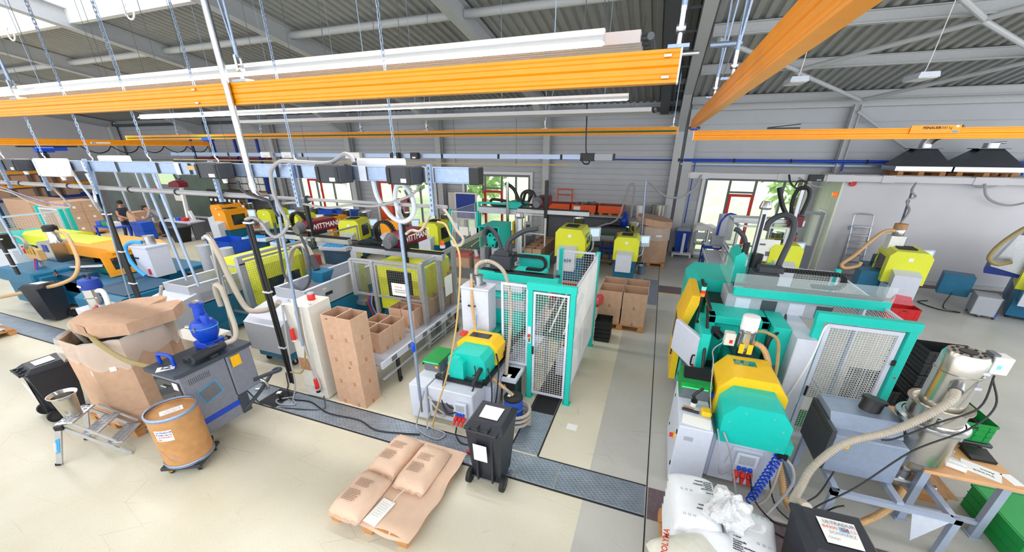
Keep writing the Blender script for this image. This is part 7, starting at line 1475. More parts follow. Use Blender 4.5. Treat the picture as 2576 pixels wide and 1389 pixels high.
# ladder against the annex wall
t = thing('step_ladder', 'tall aluminium step ladder leaning on the white annex wall', 'ladder', (6.2, 15.3, 0)); F0, F1 = V((6.0, 15.1, 0)), V((6.5, 15.1, 0)); dv = V((-.06, .38, 2.08))
for p in (F0, F1): b = MB(); b.bar(p, p+dv*.8, .03, .06); part(t, 'side_rail', b, 'alu')
for k in range(7): a = F0+dv*(.09+k*.1); c_ = F1+dv*(.09+k*.1); b = MB(); b.bar2(a, c_, V((0, .12, 0)), V((0, 0, .03))); part(t, 'step', b, 'alu')
b = MB(); b.tube([F0+dv*.78, F0+dv*.95, F0+dv+V((.07, 0, 0)), F1+dv+V((-.07, 0, 0)), F1+dv*.95, F1+dv*.78], .018, 8); part(t, 'hand_bow', b, 'alu'); b = MB(); b.bar2(F0+dv*.82, F1+dv*.82, V((0, .2, 0)), V((0, 0, .03))); part(t, 'top_tray', b, 'alu')
for p in (F0, F1): b = MB(); b.bar(p+V((0, .32, 0)), p+dv*.78, .025, .04); part(t, 'support_leg', b, 'alu')
for x, z, r, m, l in ((5.65, 2.98, .09, 'red', 'round red alarm bell under the cream duct at the annex corner'), ):
    b = MB(); b.cyl((x, 15.6, z), (x, 15.53, z), r, n=18); single('alarm_bell', b, m, l, 'bell')
b = MB(); b.cyl((5.40, 15.75, 2.62), (5.28, 15.75, 2.62), .07, n=14); single('beacon_lamp', b, 'ledorange', 'orange beacon on the pale green annex side', 'beacon')
b = MB(); b.box((5.95, 15.57, 1.55), (6.15, 15.6, 1.68), .005); single('wall_switch', b, 'galv', 'small grey switch plate on the white annex wall', 'switch')
t = thing('fire_extinguisher', 'red fire extinguisher by the open annex door', 'fire extinguisher', (4.6, 15.8, .7)); b = MB(); b.lathe([(.07, 0), (.08, .03), (.08, .4), (.05, .48), (.02, .5)], (4.6, 15.8, .75), 16); part(t, 'cylinder', b, 'red'); b = MB(); b.box((4.56, 15.72, 1.25), (4.64, 15.84, 1.33)); b.tube([(4.55, 15.8, 1.27), (4.48, 15.78, 1.2), (4.49, 15.78, .95)], .015, 6); part(t, 'valve', b, 'black'); b = MB(); b.box((4.5, 15.85, 0), (4.7, 15.9, .75)); part(t, 'stand', b, 'mgrey')
# ---- robot and aluminium cell before the annex window
t = thing('robot_cell', 'aluminium framed cell with notices and a tall robot before the window', 'robot cell', (2.9, 13.4, 0))
for x, y in ((2.3, 12.7), (3.5, 12.7), (2.3, 14.6), (3.5, 14.6)): b = MB(); b.box((x-.03, y-.03, 0), (x+.03, y+.03, 1.95)); part(t, 'post', b, 'alu')
for a, c_ in (((2.3, 12.7), (3.5, 12.7)), ((2.3, 12.7), (2.3, 14.6)), ((3.5, 12.7), (3.5, 14.6)), ((2.3, 14.6), (3.5, 14.6))):
    for z in (1.95, 1.0): b = MB(); b.bar((*a, z), (*c_, z), .05, .05); part(t, 'rail', b, 'alu')
panel(t, (2.27, 12.75, .1), (0, 1.8, 0), (0, 0, 1.85), .04, .06, 'alu', 'steel'); b = MB(); b.box((2.75, 12.64, 1.0), (3.4, 12.67, 1.62)); part(t, 'notice_board', b, 'paper'); b = MB(); b.box((3.1, 12.63, 1.15), (3.28, 12.64, 1.28)); b.box((2.85, 12.63, 1.45), (3.05, 12.64, 1.5)); part(t, 'notice_print', b, 'dgrey')
b = MB(); b.box((2.2, 13.2, 1.95), (4.0, 13.35, 2.1)); part(t, 'robot_beam', b, 'alu')
b = MB(); b.box((3.55, 13.0, 1.95), (3.9, 13.5, 2.25), .01); part(t, 'carriage', b, 'maroon'); b = MB(); b.box((3.6, 12.9, 1.0), (3.68, 12.98, 2.95)); part(t, 'vertical_axis', b, 'alu')
b = MB(); b.tube([(3.5, 13, 2.2), (3.3, 13, 2.5), (3.15, 13, 2.85), (3.1, 13, 3.0)], .06, 8); b.tube([(3.6, 13, 2.1), (3.5, 13, 2.6), (3.55, 13, 2.95), (3.75, 13, 3.0), (3.85, 13, 2.8), (3.8, 13, 2.3)], .05, 8); part(t, 'cable_hose', b, 'black'); b = MB(); b.box((3.25, 13.1, 1.85), (3.75, 13.3, 2.0)); part(t, 'green_arm', b, 'lightgreen')
b = MB(); b.M = rotz((2.5, 16.4, 0), .3); b.box((-.25, -.15, .8), (.25, .15, 1.75), .02); t = single('switch_cabinet', b, 'lgrey', 'pale cabinet with blue hose standing before the window mullions', 'cabinet')
b = MB(); b.tube([(2.25, 16.2, 1.0), (2.3, 16.2, 1.5), (2.5, 16.2, 1.78), (2.75, 16.2, 1.75)], .035, 8); single('air_hose', b, 'bluepaint', 'blue hose hung over the pale cabinet at the window', 'hose')
for k, x in enumerate((1.75, 2.2)):
    t = thing('equipment_cart', ('aluminium cart with yellow clamps under the white cloth, nearer the blue bin', 'aluminium cart under the white cloth, farther from the blue bin')[k], 'cart', (x, 16.7, 0))
    for dx in (-.18, .18):
        for dy in (-.25, .25): b = MB(); b.box((x+dx-.02, 16.7+dy-.02, .08), (x+dx+.02, 16.7+dy+.02, 1.12)); part(t, 'upright', b, 'alu')
    for z in (.1, .55, 1.1): b = MB(); b.box((x-.2, 16.43, z-.02), (x+.2, 16.97, z+.02)); part(t, 'shelf', b, 'mgrey')
    b = MB(); b.box((x-.16, 16.42, .75), (x+.16, 16.5, 1.0)); part(t, 'drive_box', b, 'lgrey'); b = MB()
    for i in range(3): b.cb((x-.1+i*.1, 16.43, .6), (.06, .06, .05))
    part(t, 'clamp', b, 'yellow' if k == 0 else 'black')
    for dx in (-.17, .17): caster(t, x+dx, 16.5, .08, .035)
b = MB(); nx, ny = 24, 12; vs = []
for j in range(ny+1):
    for i in range(nx+1):
        u, v = i/nx, j/ny; x = 1.42+u*1.15; y = 16.35+v*.65; edge = max(0, .12-v)/.12+max(0, u-.9)/.1+max(0, .1-u)/.1; vs.append((x, y-.0, 1.16+.12*math.sin(3.1*u+.6)+.03*math.sin(17*u+4*v)-.18*min(1.4, edge)))
b.add(vs, [(j*(nx+1)+i, j*(nx+1)+i+1, (j+1)*(nx+1)+i+1, (j+1)*(nx+1)+i) for j in range(ny) for i in range(nx)]); single('dust_cloth', b, 'white', 'white cloth draped over the carts below the window', 'cloth')
t = thing('belt_conveyor', 'small shiny grey belt conveyor on blue legs in the second hall', 'conveyor', (1.9, 12.9, 0)); b = MB(); b.slab([(1.68, 12.0, .78), (2.12, 12.0, .78), (2.08, 13.9, .88), (1.64, 13.9, .88)], .03); part(t, 'belt', b, 'mgrey')
for x in (1.66, 2.12): b = MB(); b.bar((x, 11.98, .79), (x-.04, 13.92, .89), .03, .08); part(t, 'side_rail', b, 'lgrey')
for x, y in ((1.7, 12.2), (2.08, 12.2), (1.68, 13.7), (2.06, 13.7)): b = MB(); b.box((x-.02, y-.02, 0), (x+.02, y+.02, .78)); part(t, 'leg', b, 'bluedark')
t = thing('round_table', 'round rotary table with a blue rim carrying a grey instrument', 'table', (2.1, 15.0, 0)); b = MB(); b.cyl((2.1, 15, .86), (2.1, 15, .9), .42, n=28); part(t, 'top', b, 'lgrey'); b = MB(); b.frame((1.7, 14.6, .85), (.8, 0, 0), (0, .8, 0), .04, .1); part(t, 'rim_frame', b, 'deepblue')
for x, y in ((1.74, 14.64), (2.46, 14.64), (1.74, 15.36), (2.46, 15.36)): b = MB(); b.box((x-.025, y-.025, 0), (x+.025, y+.025, .85)); part(t, 'leg', b, 'deepblue')
b = MB(); b.prism([(14.85, .905), (15.25, .905), (15.2, 1.15), (14.95, 1.12)], 'x', 1.95, 2.35); single('instrument', b, 'mgrey', 'grey instrument box on the round table', 'instrument')
# ---- between the halls: blue bin, octagonal bin, slanted pole
t = wheeled_bin('blue wheeled bin with a white upright in front of the back column', (1.12, 16.85, 0), PI, False, False, scale=1.08)
t = bpy.data.objects[t.name]
for o in list(t.children):
    if o.name.split('.')[0] in ('body', 'rim'): o.data = o.data.copy(); o.data.materials[0] = MATS['bluebin']
    if o.name.split('.')[0] == 'lid': o.data = o.data.copy(); o.data.materials[0] = MATS['mgrey']
t = thing('bin_trolley', 'white low trolley with an upright post before the blue bin', 'trolley', (1.15, 16.3, 0)); b = MB(); b.box((.8, 16.2, .12), (1.5, 16.5, .17)); b.box((.8, 16.2, .02), (.86, 16.5, .12)); b.box((1.44, 16.2, .02), (1.5, 16.5, .12)); part(t, 'deck', b, 'white'); b = MB(); b.box((1.1, 16.26, .17), (1.2, 16.32, .95)); part(t, 'upright', b, 'white')
p = thing('wooden_pallet', 'wooden pallet under the tall octagonal carton by the back wall', 'pallet', (-.02, 15.1, 0)); pallet_parts(p, -.6, 14.5, .55, 15.65, 0)
oc = thing('octagonal_bin', 'tall octagonal carton with a slanting lid and clear film by the back wall', 'octagonal carton', (-.02, 15.08, .146)); b = MB(); prism_shell(b, octa(-.02, 15.08, .56, .27), .146, 1.45); part(oc, 'body', b, 'card')
b = MB(); P8 = octa(-.02, 15.08, .6, .29); b.add([(x, y, 1.45-.12*(x+.02)) for x, y in P8] + [(x, y, 1.68-.14*(x+.02)) for x, y in P8], [(k, (k+1) % 8, 8+(k+1) % 8, 8+k) for k in range(8)] + [tuple(range(8))[::-1], tuple(range(8, 16))]); part(oc, 'lid', b, 'card'); b = MB(); b.prism(octa(-.02, 15.08, .585, .29), 'z', .95, 1.4); part(oc, 'liner', b, 'film')
b = MB(); b.box((.1, 14.485, 1.1), (.3, 14.49, 1.17)); part(oc, 'label', b, 'paper')
t = thing('support_pole', 'slanted galvanised pole beside the tall octagonal carton', 'pole', (-.4, 14.3, 0)); b = MB(); b.cyl((-.35, 14.45, .55), (-.5, 14.75, 2.95), .03, n=10); part(t, 'tube', b, 'galv')
for a in ((-.6, 14.2), (-.1, 14.1), (-.4, 14.8)): b = MB(); b.bar((-.36, 14.45, .6), (*a, 0), .025, .025); part(t, 'tripod_leg', b, 'alu')
t = thing('steel_pail', 'small galvanised pail on the floor near the octagonal carton', 'pail', (-.2, 13.45, 0)); b = MB(); b.lathe([(.1, 0), (.15, .3), (.158, .31), (.148, .31), (.1, .02), (0, .02)], (-.2, 13.45, 0), 20); part(t, 'body', b, 'galv')
b = MB(); b.tube(arc((-.2, 13.45, .28), .15, 0, 180, 10, (.8, .6, 0)), .006, 5); part(t, 'bail', b, 'steel')
t = thing('steel_drum', 'shiny steel pot on the grey bench by the back wall', 'pot', (.05, 17.0, 1.35)); b = MB(); b.lathe([(.25, 0), (.27, .02), (.27, .52), (.285, .53), (.285, .56), (0, .56)], (.05, 17.0, 1.35), 24); part(t, 'pot', b, 'brushed')
b = MB(); b.lathe([(.14, 0), (.17, .5), (.15, .52)], (-.65, 16.9, 1.35), 18); single('bucket', b, 'white', 'white pail on the grey bench beside the steel pot', 'bucket')
b = MB(); b.box((-1.2, 16.7, 0), (.4, 17.4, 1.34), .01); single('storage_cabinet', b, 'mgrey', 'low grey cabinet carrying the white pail and steel pot', 'cabinet')
t = thing('steel_bench', 'long dark grey bench carrying orange drip trays along the back wall', 'bench', (-2.8, 16.9, 0)); b = MB(); b.box((-4.7, 16.45, 1.36), (-1.22, 17.45, 1.42)); part(t, 'top', b, 'mgrey'); b = MB(); b.box((-4.5, 16.9, .05), (-1.3, 17.4, 1.36)); part(t, 'rear_panel', b, 'dgrey')
for x in (-4.6, -2.95, -1.3): b = MB(); b.box((x-.04, 16.5, 0), (x+.04, 16.58, 1.36)); part(t, 'leg', b, 'mgrey')
for k, (x0, x1, l) in enumerate(((-4.55, -3.5, 'orange-red drip tray with a push handle behind it'), (-3.42, -2.4, 'orange-red drip tray filled with dark parts'), (-2.3, -1.3, 'orange-red drip tray nearest the curved hose'))):
    p = thing('wooden_pallet', 'small pallet under the %s' % l, 'pallet', ((x0+x1)/2, 16.9, 1.42)); pallet_parts(p, x0+.05, 16.55, x1-.05, 17.3, 1.42, .11)
    t = thing('drip_tray', l, 'drip tray', ((x0+x1)/2, 16.9, 1.531)); b = MB(); shell(b, x0, x1, 16.5, 17.35, 1.532, 1.82, .01); part(t, 'tray', b, 'orangered'); b = MB(); b.grid((x0+.01, 16.51, 1.79), (x1-x0-.02, 0, 0), (0, .83, 0), .06, .008); part(t, 'grating', b, 'darksteel')
    if k == 1:
        b = MB(); b.box((x0+.1, 16.493, 1.6), (x0+.38, 16.498, 1.75)); part(t, 'hazard_label', b, 'paper')
        rnd = random.Random(3)
        for i in range(9): xx, yy = x0+.15+.09*i, 16.75+rnd.uniform(0, .4); q = MB(); q.box((xx-.06, yy-.06, 1.795), (xx+.06, yy+.06, 1.84+rnd.uniform(0, .08)), .02); single('metal_part', q, 'dgrey', 'dark metal part lying in the middle drip tray', 'part', group='dark parts in the middle drip tray')
b = MB(); b.tube([(-4.25, 17.4, 1.5), (-4.25, 17.4, 2.25), (-4.2, 17.4, 2.32), (-3.65, 17.4, 2.32), (-3.6, 17.4, 2.25), (-3.6, 17.4, 1.5)], .025, 8); b.cyl((-4.25, 17.4, 2.1), (-3.6, 17.4, 2.1), .02, n=8); single('trolley_handle', b, 'orangered', 'orange tubular push handle standing behind the drip trays', 'handle')
# granulator, trolley and hoses behind the lime machines
t = thing('granulator', 'dark grey granulator with a blue blower behind the lime machines', 'granulator', (-1.4, 16.0, 0)); b = MB(); b.box((-2.0, 15.7, .1), (-.9, 16.35, 1.08), .01); part(t, 'housing', b, 'dgrey'); b = MB(); b.box((-2.05, 15.65, 1.08), (-.85, 16.4, 1.13)); part(t, 'top_plate', b, 'slate'); b = MB(); b.box((-2.0, 15.695, .22), (-.9, 15.7, .3)); part(t, 'stripe', b, 'bluepaint'); b = MB(); b.box((-1.35, 15.69, .75), (-1.22, 15.697, .95)); part(t, 'warning_plate', b, 'yellowtag'); b = MB(); b.cyl((-1.75, 15.9, 1.22), (-1.3, 15.9, 1.22), .08); part(t, 'motor', b, 'charcoal')
b = MB(); b.lathe([(.12, 0), (.15, .1), (.17, .22), (.13, .32), (.07, .36), (.08, .55), (0, .56)], (-1.15, 16.05, 1.132), 20); single('material_filter', b, 'bluepaint', 'blue blower standing on the dark granulator by the back wall', 'blower')
b = MB(); b.tube([AY(1497, 575, 15.4), AY(1520, 565, 15.4), AY(1540, 560, 15.4), AY(1557, 545, 15.4), AY(1572, 500, 15.4), AY(1582, 470, 15.4), AY(1592, 463, 15.4), AY(1596, 475, 15.4), AY(1590, 520, 15.0), AY(1587, 545, 14.6)], .035, 8); single('suction_hose', b, 'greyhose', 'grey hose arching high over the drip trays to the steel funnel', 'hose')
t = thing('tool_trolley', 'blue trolley carrying a green tempering controller between the lime machines', 'trolley', (-1.55, 14.4, 0))
for z in (.15, .9): b = MB(); b.box((-1.8, 14.1, z), (-1.3, 14.6, z+.04)); part(t, 'shelf', b, 'oldwood')
for x in (-1.72, -1.42): b = MB(); b.box((x-.03, 14.3, .15), (x+.03, 14.36, .9)); part(t, 'upright', b, 'bluepaint')
for x, y in ((-1.75, 14.15), (-1.35, 14.15), (-1.75, 14.55), (-1.35, 14.55)): caster(t, x, y, .15, .05)
t = thing('temperature_controller', 'grey and green controller on the blue trolley', 'controller', (-1.55, 14.3, .941)); b = MB(); b.box((-1.78, 14.15, .941), (-1.32, 14.5, 1.1)); part(t, 'casing', b, 'mgrey'); b = MB(); b.box((-1.79, 14.14, 1.1), (-1.31, 14.52, 1.16)); part(t, 'green_cover', b, 'greendark')
# far linear robot and white mesh cell over the cartons
t = wrobot('grey linear robot with a black upright over the far carton line', -4.2, -1.9, 11.9, 2.1, -3.5, 'W')
t = thing('mesh_guard', 'white mesh guard on thin legs above the far carton line', 'guard', (-3.85, 12.8, 0)); panel(t, (-4.25, 12.75, 1.25), (.78, 0, 0), (0, 0, .68), .04, .05, 'white', 'white')
for x in (-4.23, -3.5): b = MB(); b.box((x-.025, 12.72, 0), (x+.025, 12.77, 1.9)); part(t, 'leg', b, 'white')
t = thing('belt_conveyor', 'grey belt conveyor under the far open cartons', 'conveyor', (-3.75, 13, 0)); b = MB(); b.box((-4.15, 11.6, .42), (-3.35, 14.9, .47)); part(t, 'belt', b, 'mgrey')
for x in (-4.19, -3.35): b = MB(); b.box((x, 11.6, .4), (x+.04, 14.9, .52)); part(t, 'side_rail', b, 'lgrey')
for y in (11.8, 14.6):
    for x in (-4.1, -3.4): b = MB(); b.box((x-.03, y, 0), (x+.03, y+.06, .42)); part(t, 'leg', b, 'mgrey')
for r in range(5):
    for c_ in range(2): dup(bp, (-3.93+c_*.32, 12.35+r*.42, .472), 0, 'open carton on the far conveyor, row %s from the near end, %s file' % (('one', 'two', 'three', 'four', 'five')[r], ('turquoise-machine', 'lime-machine')[c_]), 'cartons on the far conveyor')
# cartons with red liners
rl = carton_proto(.55, .42, .45)
b = MB(); b.frame((-.285, -.22, .44), (.57, 0, 0), (0, .44, 0), .02, .1); b.add([(-.28, -.222, .3+.05*math.sin(1)), (.28, -.222, .34), (.28, -.222, .46), (-.28, -.222, .46)], [(0, 1, 2, 3)]); part(rl, 'red_liner', b, 'redfilm', world=True)
b = MB(); b.box((-6.3, 10.9, .0), (-4.6, 11.5, .34)); single('low_bench', b, 'dgrey', 'low dark bench under the cartons with red liners', 'bench')
rl.location = (-5.85, 11.2, .341); rl['label'] = 'carton with a red liner nearer the camera pole, by the turquoise machine'; dup(rl, (-5.15, 11.25, .341), 0, 'carton with a red liner below the turquoise clamp drum')
# far turquoise machine and its fence
t = thing('moulding_machine', 'far turquoise machine with an open drum-shaped clamp and yellow door', 'moulding machine', (-4.8, 12.2, 0))
b = MB(); b.box((-5.15, 10.95, .3), (-4.45, 14.8, 1.1), .01); part(t, 'machine_bed', b, 'mgrey'); b = MB(); x0, x1, y0, y1, z0, z1 = -5.12, -4.45, 10.85, 11.95, 1.12, 1.78
b.box((x0, y0, z1-.02), (x1, y1, z1)); b.box((x0, y0, z0), (x0+.03, y1, z1-.02)); b.box((x1-.03, y0, z0), (x1, y1, z1-.02)); b.box((x0, y1-.03, z0), (x1, y1, z1)); part(t, 'clamp_housing', b, 'turq')
b = MB(); b.cyl((-4.8, 11.15, 1.32), (-4.8, 11.9, 1.32), .15, n=20); part(t, 'ram', b, 'black'); b = MB()
for k in range(5): a = k*2*PI/5+.3; b.cyl((-4.8+.17*math.cos(a), 10.98, 1.32+.17*math.sin(a)), (-4.8+.17*math.cos(a), 11.12, 1.32+.17*math.sin(a)), .075, n=14)
b.cyl((-4.8, 11.0, 1.32), (-4.8, 11.12, 1.32), .19, n=20); part(t, 'star_plate', b, 'turq')
for k in range(5): a = k*2*PI/5+.3; q = MB(); q.cyl((-4.8+.17*math.cos(a), 10.97, 1.32+.17*math.sin(a)), (-4.8+.17*math.cos(a), 10.985, 1.32+.17*math.sin(a)), .035, n=12); part(t, 'tie_bar_nut', q, 'black')
b = MB(); b.frame((-4.4, 12.0, 1.05), (0, .95, 0), (0, 0, .72), .08, .06); part(t, 'yellow_door', b, 'yellow'); b = MB(); b.box((-4.42, 12.06, 1.12), (-4.4, 12.9, 1.7)); part(t, 'door_glass', b, 'darkglass'); b = MB(); b.box((-4.37, 12.25, 1.15), (-4.365, 12.55, 1.6)); part(t, 'door_notice', b, 'paper')
b = MB(); b.box((-4.4, 13.1, 1.1), (-4.1, 13.2, 1.6), .01); part(t, 'control_panel', b, 'lgrey'); b = MB(); b.box((-4.35, 13.09, 1.25), (-4.15, 13.1, 1.5)); part(t, 'screen', b, 'darkglass')
b = MB(); b.box((-6.1, 12.9, 1.85), (-4.0, 13.3, 2.05)); part(t, 'robot_beam', b, 'lgrey'); b = MB(); b.box((-4.9, 12.8, 2.05), (-4.3, 13.3, 2.3), .03); part(t, 'robot_head', b, 'turq'); b = MB(); b.cyl((-4.9, 12.8, 1.3), (-4.9, 12.8, 2.95), .05); part(t, 'vertical_axis', b, 'steel'); b = MB(); b.tube([(-4.5, 12.9, 2.3), (-4.7, 12.9, 2.7), (-5.0, 12.9, 2.9)], .06, 8); b.tube([(-4.4, 13, 2.3), (-4.3, 13, 2.6), (-4.1, 13, 2.55), (-4.2, 13, 2.3)], .05, 8); b.tube([(-5.0, 13.2, 2.25), (-5.6, 13.2, 2.3), (-5.7, 13.2, 2.2), (-5.6, 13.2, 2.1), (-5.1, 13.2, 2.1)], .05, 8); part(t, 'cable_hose', b, 'black')
t = thing('safety_fence', 'turquoise fence with white mesh and two notices by the far turquoise machine', 'fence', (-6.3, 12.3, 0))
post(t, -6.85, 12.2, 2.02); post(t, -5.78, 12.2, 2.02); post(t, -6.05, 12.95, 2.22); post(t, -6.85, 14.3, 2.02); beam(t, (-6.05, 12.95, 2.2), (-4.9, 12.95, 2.2), .07, .07)
fp = panel(t, (-6.8, 12.2, .3), (.98, 0, 0), (0, 0, 1.68), .035, .05); panel(t, (-6.85, 12.25, .3), (0, 2.0, 0), (0, 0, 1.68), .035, .06)
for x in (-6.5, -6.05): b = MB(); b.box((x, 12.16, 1.15), (x+.35, 12.17, 1.45)); part(fp, 'notice', b, 'paper')
for x in (-6.4, -6.05): b = MB(); b.tube(arc((x, 12.1, .9), .1, 20, 180, 8), .02, 6); part(t, 'blue_hook', b, 'bluepaint')
t = thing('belt_conveyor', 'dark green conveyor with pale stripes beside the far turquoise clamp', 'conveyor', (-5.5, 11.8, 0)); b = MB(); b.slab([(-6.2, 11.2, .95), (-5.3, 11.2, .95), (-5.3, 12.6, 1.1), (-6.2, 12.6, 1.1)], .05); part(t, 'belt', b, 'darkgreen')
for x in (-6.0, -5.6): b = MB(); b.bar((x, 11.25, 1.02), (x, 12.55, 1.16), .04, .03); part(t, 'cleat', b, 'cream')
for x in (-6.15, -5.35): b = MB(); b.box((x-.03, 12.3, 0), (x+.03, 12.36, 1.05)); part(t, 'leg', b, 'mgrey')
b = MB(); b.cyl((-5.35, 11.05, .95), (-5.25, 10.95, .78), .06); single('canister', b, 'lgrey', 'small pale canister tilted at the dark green conveyor end', 'canister')
# wall-side furniture behind the small machines
b = MB(); b.box((-9.6, 17.0, 0), (-9.0, 17.45, 2.05), .02); t = single('metal_cabinet', b, 'cream', 'tall cream cabinet between two windows', 'cabinet')
t = thing('notice_wall', 'blue notice board on a white stand left of the grey-mullioned window', 'notice board', (-8.3, 16.2, 0)); b = MB(); b.box((-8.75, 16.2, 1.0), (-7.75, 16.25, 2.1)); part(t, 'board', b, 'deepblue'); b = MB(); b.frame((-8.8, 16.22, .95), (1.1, 0, 0), (0, 0, 1.2), .06, .07); part(t, 'frame', b, 'white')
for x in (-8.77, -7.73): b = MB(); b.box((x-.03, 16.2, 0), (x+.03, 16.26, .95)); part(t, 'leg', b, 'white')
for k in range(3): crate(-11.75, -11.1, 14.6, 15.1, .75+k*.3, 1.05+k*.3-.006, 'orangered', 'orange-red crate %s of the stack by the wall behind the funnel' % ('lowest', 'second', 'topmost')[k], 'orange-red crates by the wall', name='storage_crate')
b = MB(); b.box((-12.4, 14.5, 0), (-10.0, 15.3, .745)); single('side_table', b, 'mgrey', 'grey table under the orange-red crates and hose bundle', 'table')
t = thing('hose_bundle', 'bundle of thin red and grey hoses hanging by the window', 'hoses', (-10.6, 14.8, .75)); rnd = random.Random(12)
for i in range(22): x = -10.85+i*.025; b = MB(); b.tube([(x, 14.6+rnd.uniform(-.1, .1), .78+rnd.uniform(0, .2)), (x+rnd.uniform(-.03, .03), 14.6, 1.4), (x, 14.65, 1.85), (x, 14.75, 1.95), (x, 14.85, 1.8)], .014, 5); part(t, 'hose', b, ('red', 'maroon', 'greyhose')[i % 3])
b = MB(); b.cyl((-10.9, 14.75, 1.9), (-10.25, 14.75, 1.9), .02); b.cyl((-10.9, 14.75, .75), (-10.9, 14.75, 1.9), .02); part(t, 'rack', b, 'darksteel')
t = thing('funnel_stand', 'white funnel on a steel stand behind the lime hood', 'funnel', (-12.1, 14.0, 0)); b = MB(); b.lathe([(.05, .9), (.07, 1.0), (.27, 1.4), (.27, 1.46), (.26, 1.46), (.06, 1.0)], (-12.1, 14.0, 0), 20, False); part(t, 'funnel', b, 'lgrey'); b = MB(); b.box((-12.3, 13.8, 0), (-11.9, 14.2, .9)); part(t, 'stand', b, 'dgrey')
for k, (x, y, w, l, m) in enumerate(((-15.3, 14.2, 1.1, 'blue crate on the table below the bright window', 'bluebox'), (-13.9, 14.2, .8, 'smaller blue crate on the table below the bright window', 'bluebox'))): crate(x, x+w, y, y+.6, .95, 1.35, m, l, name='storage_crate')
b = MB(); b.box((-16.8, 14.0, .85), (-12.6, 15.0, .94)); single('side_table', b, 'lgrey', 'long pale table carrying blue crates below the bright window', 'table')
for k, (x, y, l) in enumerate(((-13.2, 9.6, 'small white conveyor with blue rollers, first beside the blue crate'), (-11.6, 9.4, 'small white conveyor with blue rollers before the lime hood'), (-9.6, 9.5, 'small white conveyor with blue rollers by the drag chain'))):
    t = thing('sprue_conveyor', l, 'conveyor', (x, y, .8)); b = MB(); b.M = rotz((x, y, 0), .15); b.box((-.5, -.22, .98), (.5, .22, 1.1), .01); part(t, 'tray', b, 'lgrey')
    for i in range(7): q = MB(); q.M = b.M; q.cyl((-.36+i*.1, -.2, 1.07), (-.3+i*.1, .0, 1.13), .05, n=10); part(t, 'roller', q, 'skyblue')
    q = MB(); q.M = b.M; q.cyl((.1, .1, 1.2), (.75, .25, 1.15), .11); q.box((-.3, .1, 1.1), (.1, .3, 1.25)); part(t, 'drive', q, 'black'); q = MB(); q.M = b.M; q.box((-.4, -.15, 0), (.4, .15, .98)); part(t, 'stand', q, 'bluedark')
crate(-14.4, -13.3, 8.6, 9.4, .7, 1.1, 'bluebox', 'large blue crate behind the maroon robot cover', name='storage_crate'); b = MB(); b.box((-14.5, 8.5, 0), (-13.2, 9.5, .69)); single('side_table', b, 'dgrey', 'dark table under the large blue crate', 'table')
crate(-10.3, -9.8, 8.6, 9.0, .6, .9, 'redcrate', 'red crate under the white conveyor by the drag chain', name='storage_crate'); b = MB(); b.box((-10.4, 8.5, 0), (-9.2, 9.1, .59)); single('side_table', b, 'mgrey', 'low grey table under the red crate', 'table')
# pallet of large open cartons, black trays
p = thing('wooden_pallet', 'wooden pallet under the four large open cartons by the aisle', 'pallet', (-.45, 9.2, 0)); pallet_parts(p, -1.02, 8.62, .1, 9.78, 0)
lc = carton_proto(.54, .55, .4); lo = carton_proto(.53, .54, .4)
for k, (x, y, n) in enumerate(((-.74, 8.92, 'near corner by the cage'), (-.18, 8.92, 'near corner by the aisle joint'), (-.74, 9.5, 'far corner by the cage'), (-.18, 9.5, 'far corner by the aisle'))):
    o = lo if k == 0 else dup(lo, (0, 0, 0)); o.location = (x, y, .146); o['label'] = 'lower large carton at the '+n; o['group'] = 'large cartons on the aisle pallet'
    o = lc if k == 0 else dup(lc, (0, 0, 0)); o.location = (x, y, .548); o['label'] = 'upper open carton at the '+n; o['group'] = 'large cartons on the aisle pallet'
for i in range(5): crate(-.93, -.6, 7.85, 8.25, .005+i*.1, .1+i*.1, 'black', 'black tray %s of the low stack behind the cage post' % ('lowest', 'second', 'third', 'fourth', 'topmost')[i], 'black trays behind the cage post', name='stacking_tray', open=(i == 4))
b = MB(); nu, nv = 10, 8; vs = []
for i in range(nu):
    for j in range(nv+1): a = 2*PI*i/nu; e = PI*j/nv; r = .22*(1+.2*math.sin(3*a)); vs.append((-.98+r*.5*math.sin(e)*math.cos(a), 8.45+r*math.sin(e)*math.sin(a), .75+r*.6*math.cos(e)))
b.add(vs, [(i*(nv+1)+j, ((i+1) % nu)*(nv+1)+j, ((i+1) % nu)*(nv+1)+j+1, i*(nv+1)+j+1) for i in range(nu) for j in range(nv)]); single('plastic_bag', b, 'redfilm', 'red translucent bag squeezed between cage and large cartons', 'bag')
crate(-2.35, -1.75, 9.4, 9.9, .3, .6, 'redcrate', 'red crate inside the mesh behind the closed cage', name='storage_crate'); b = MB(); b.box((-2.4, 9.3, 0), (-1.7, 10, .29)); single('low_bench', b, 'dgrey', 'low dark stand under the red crate behind the cage', 'stand')
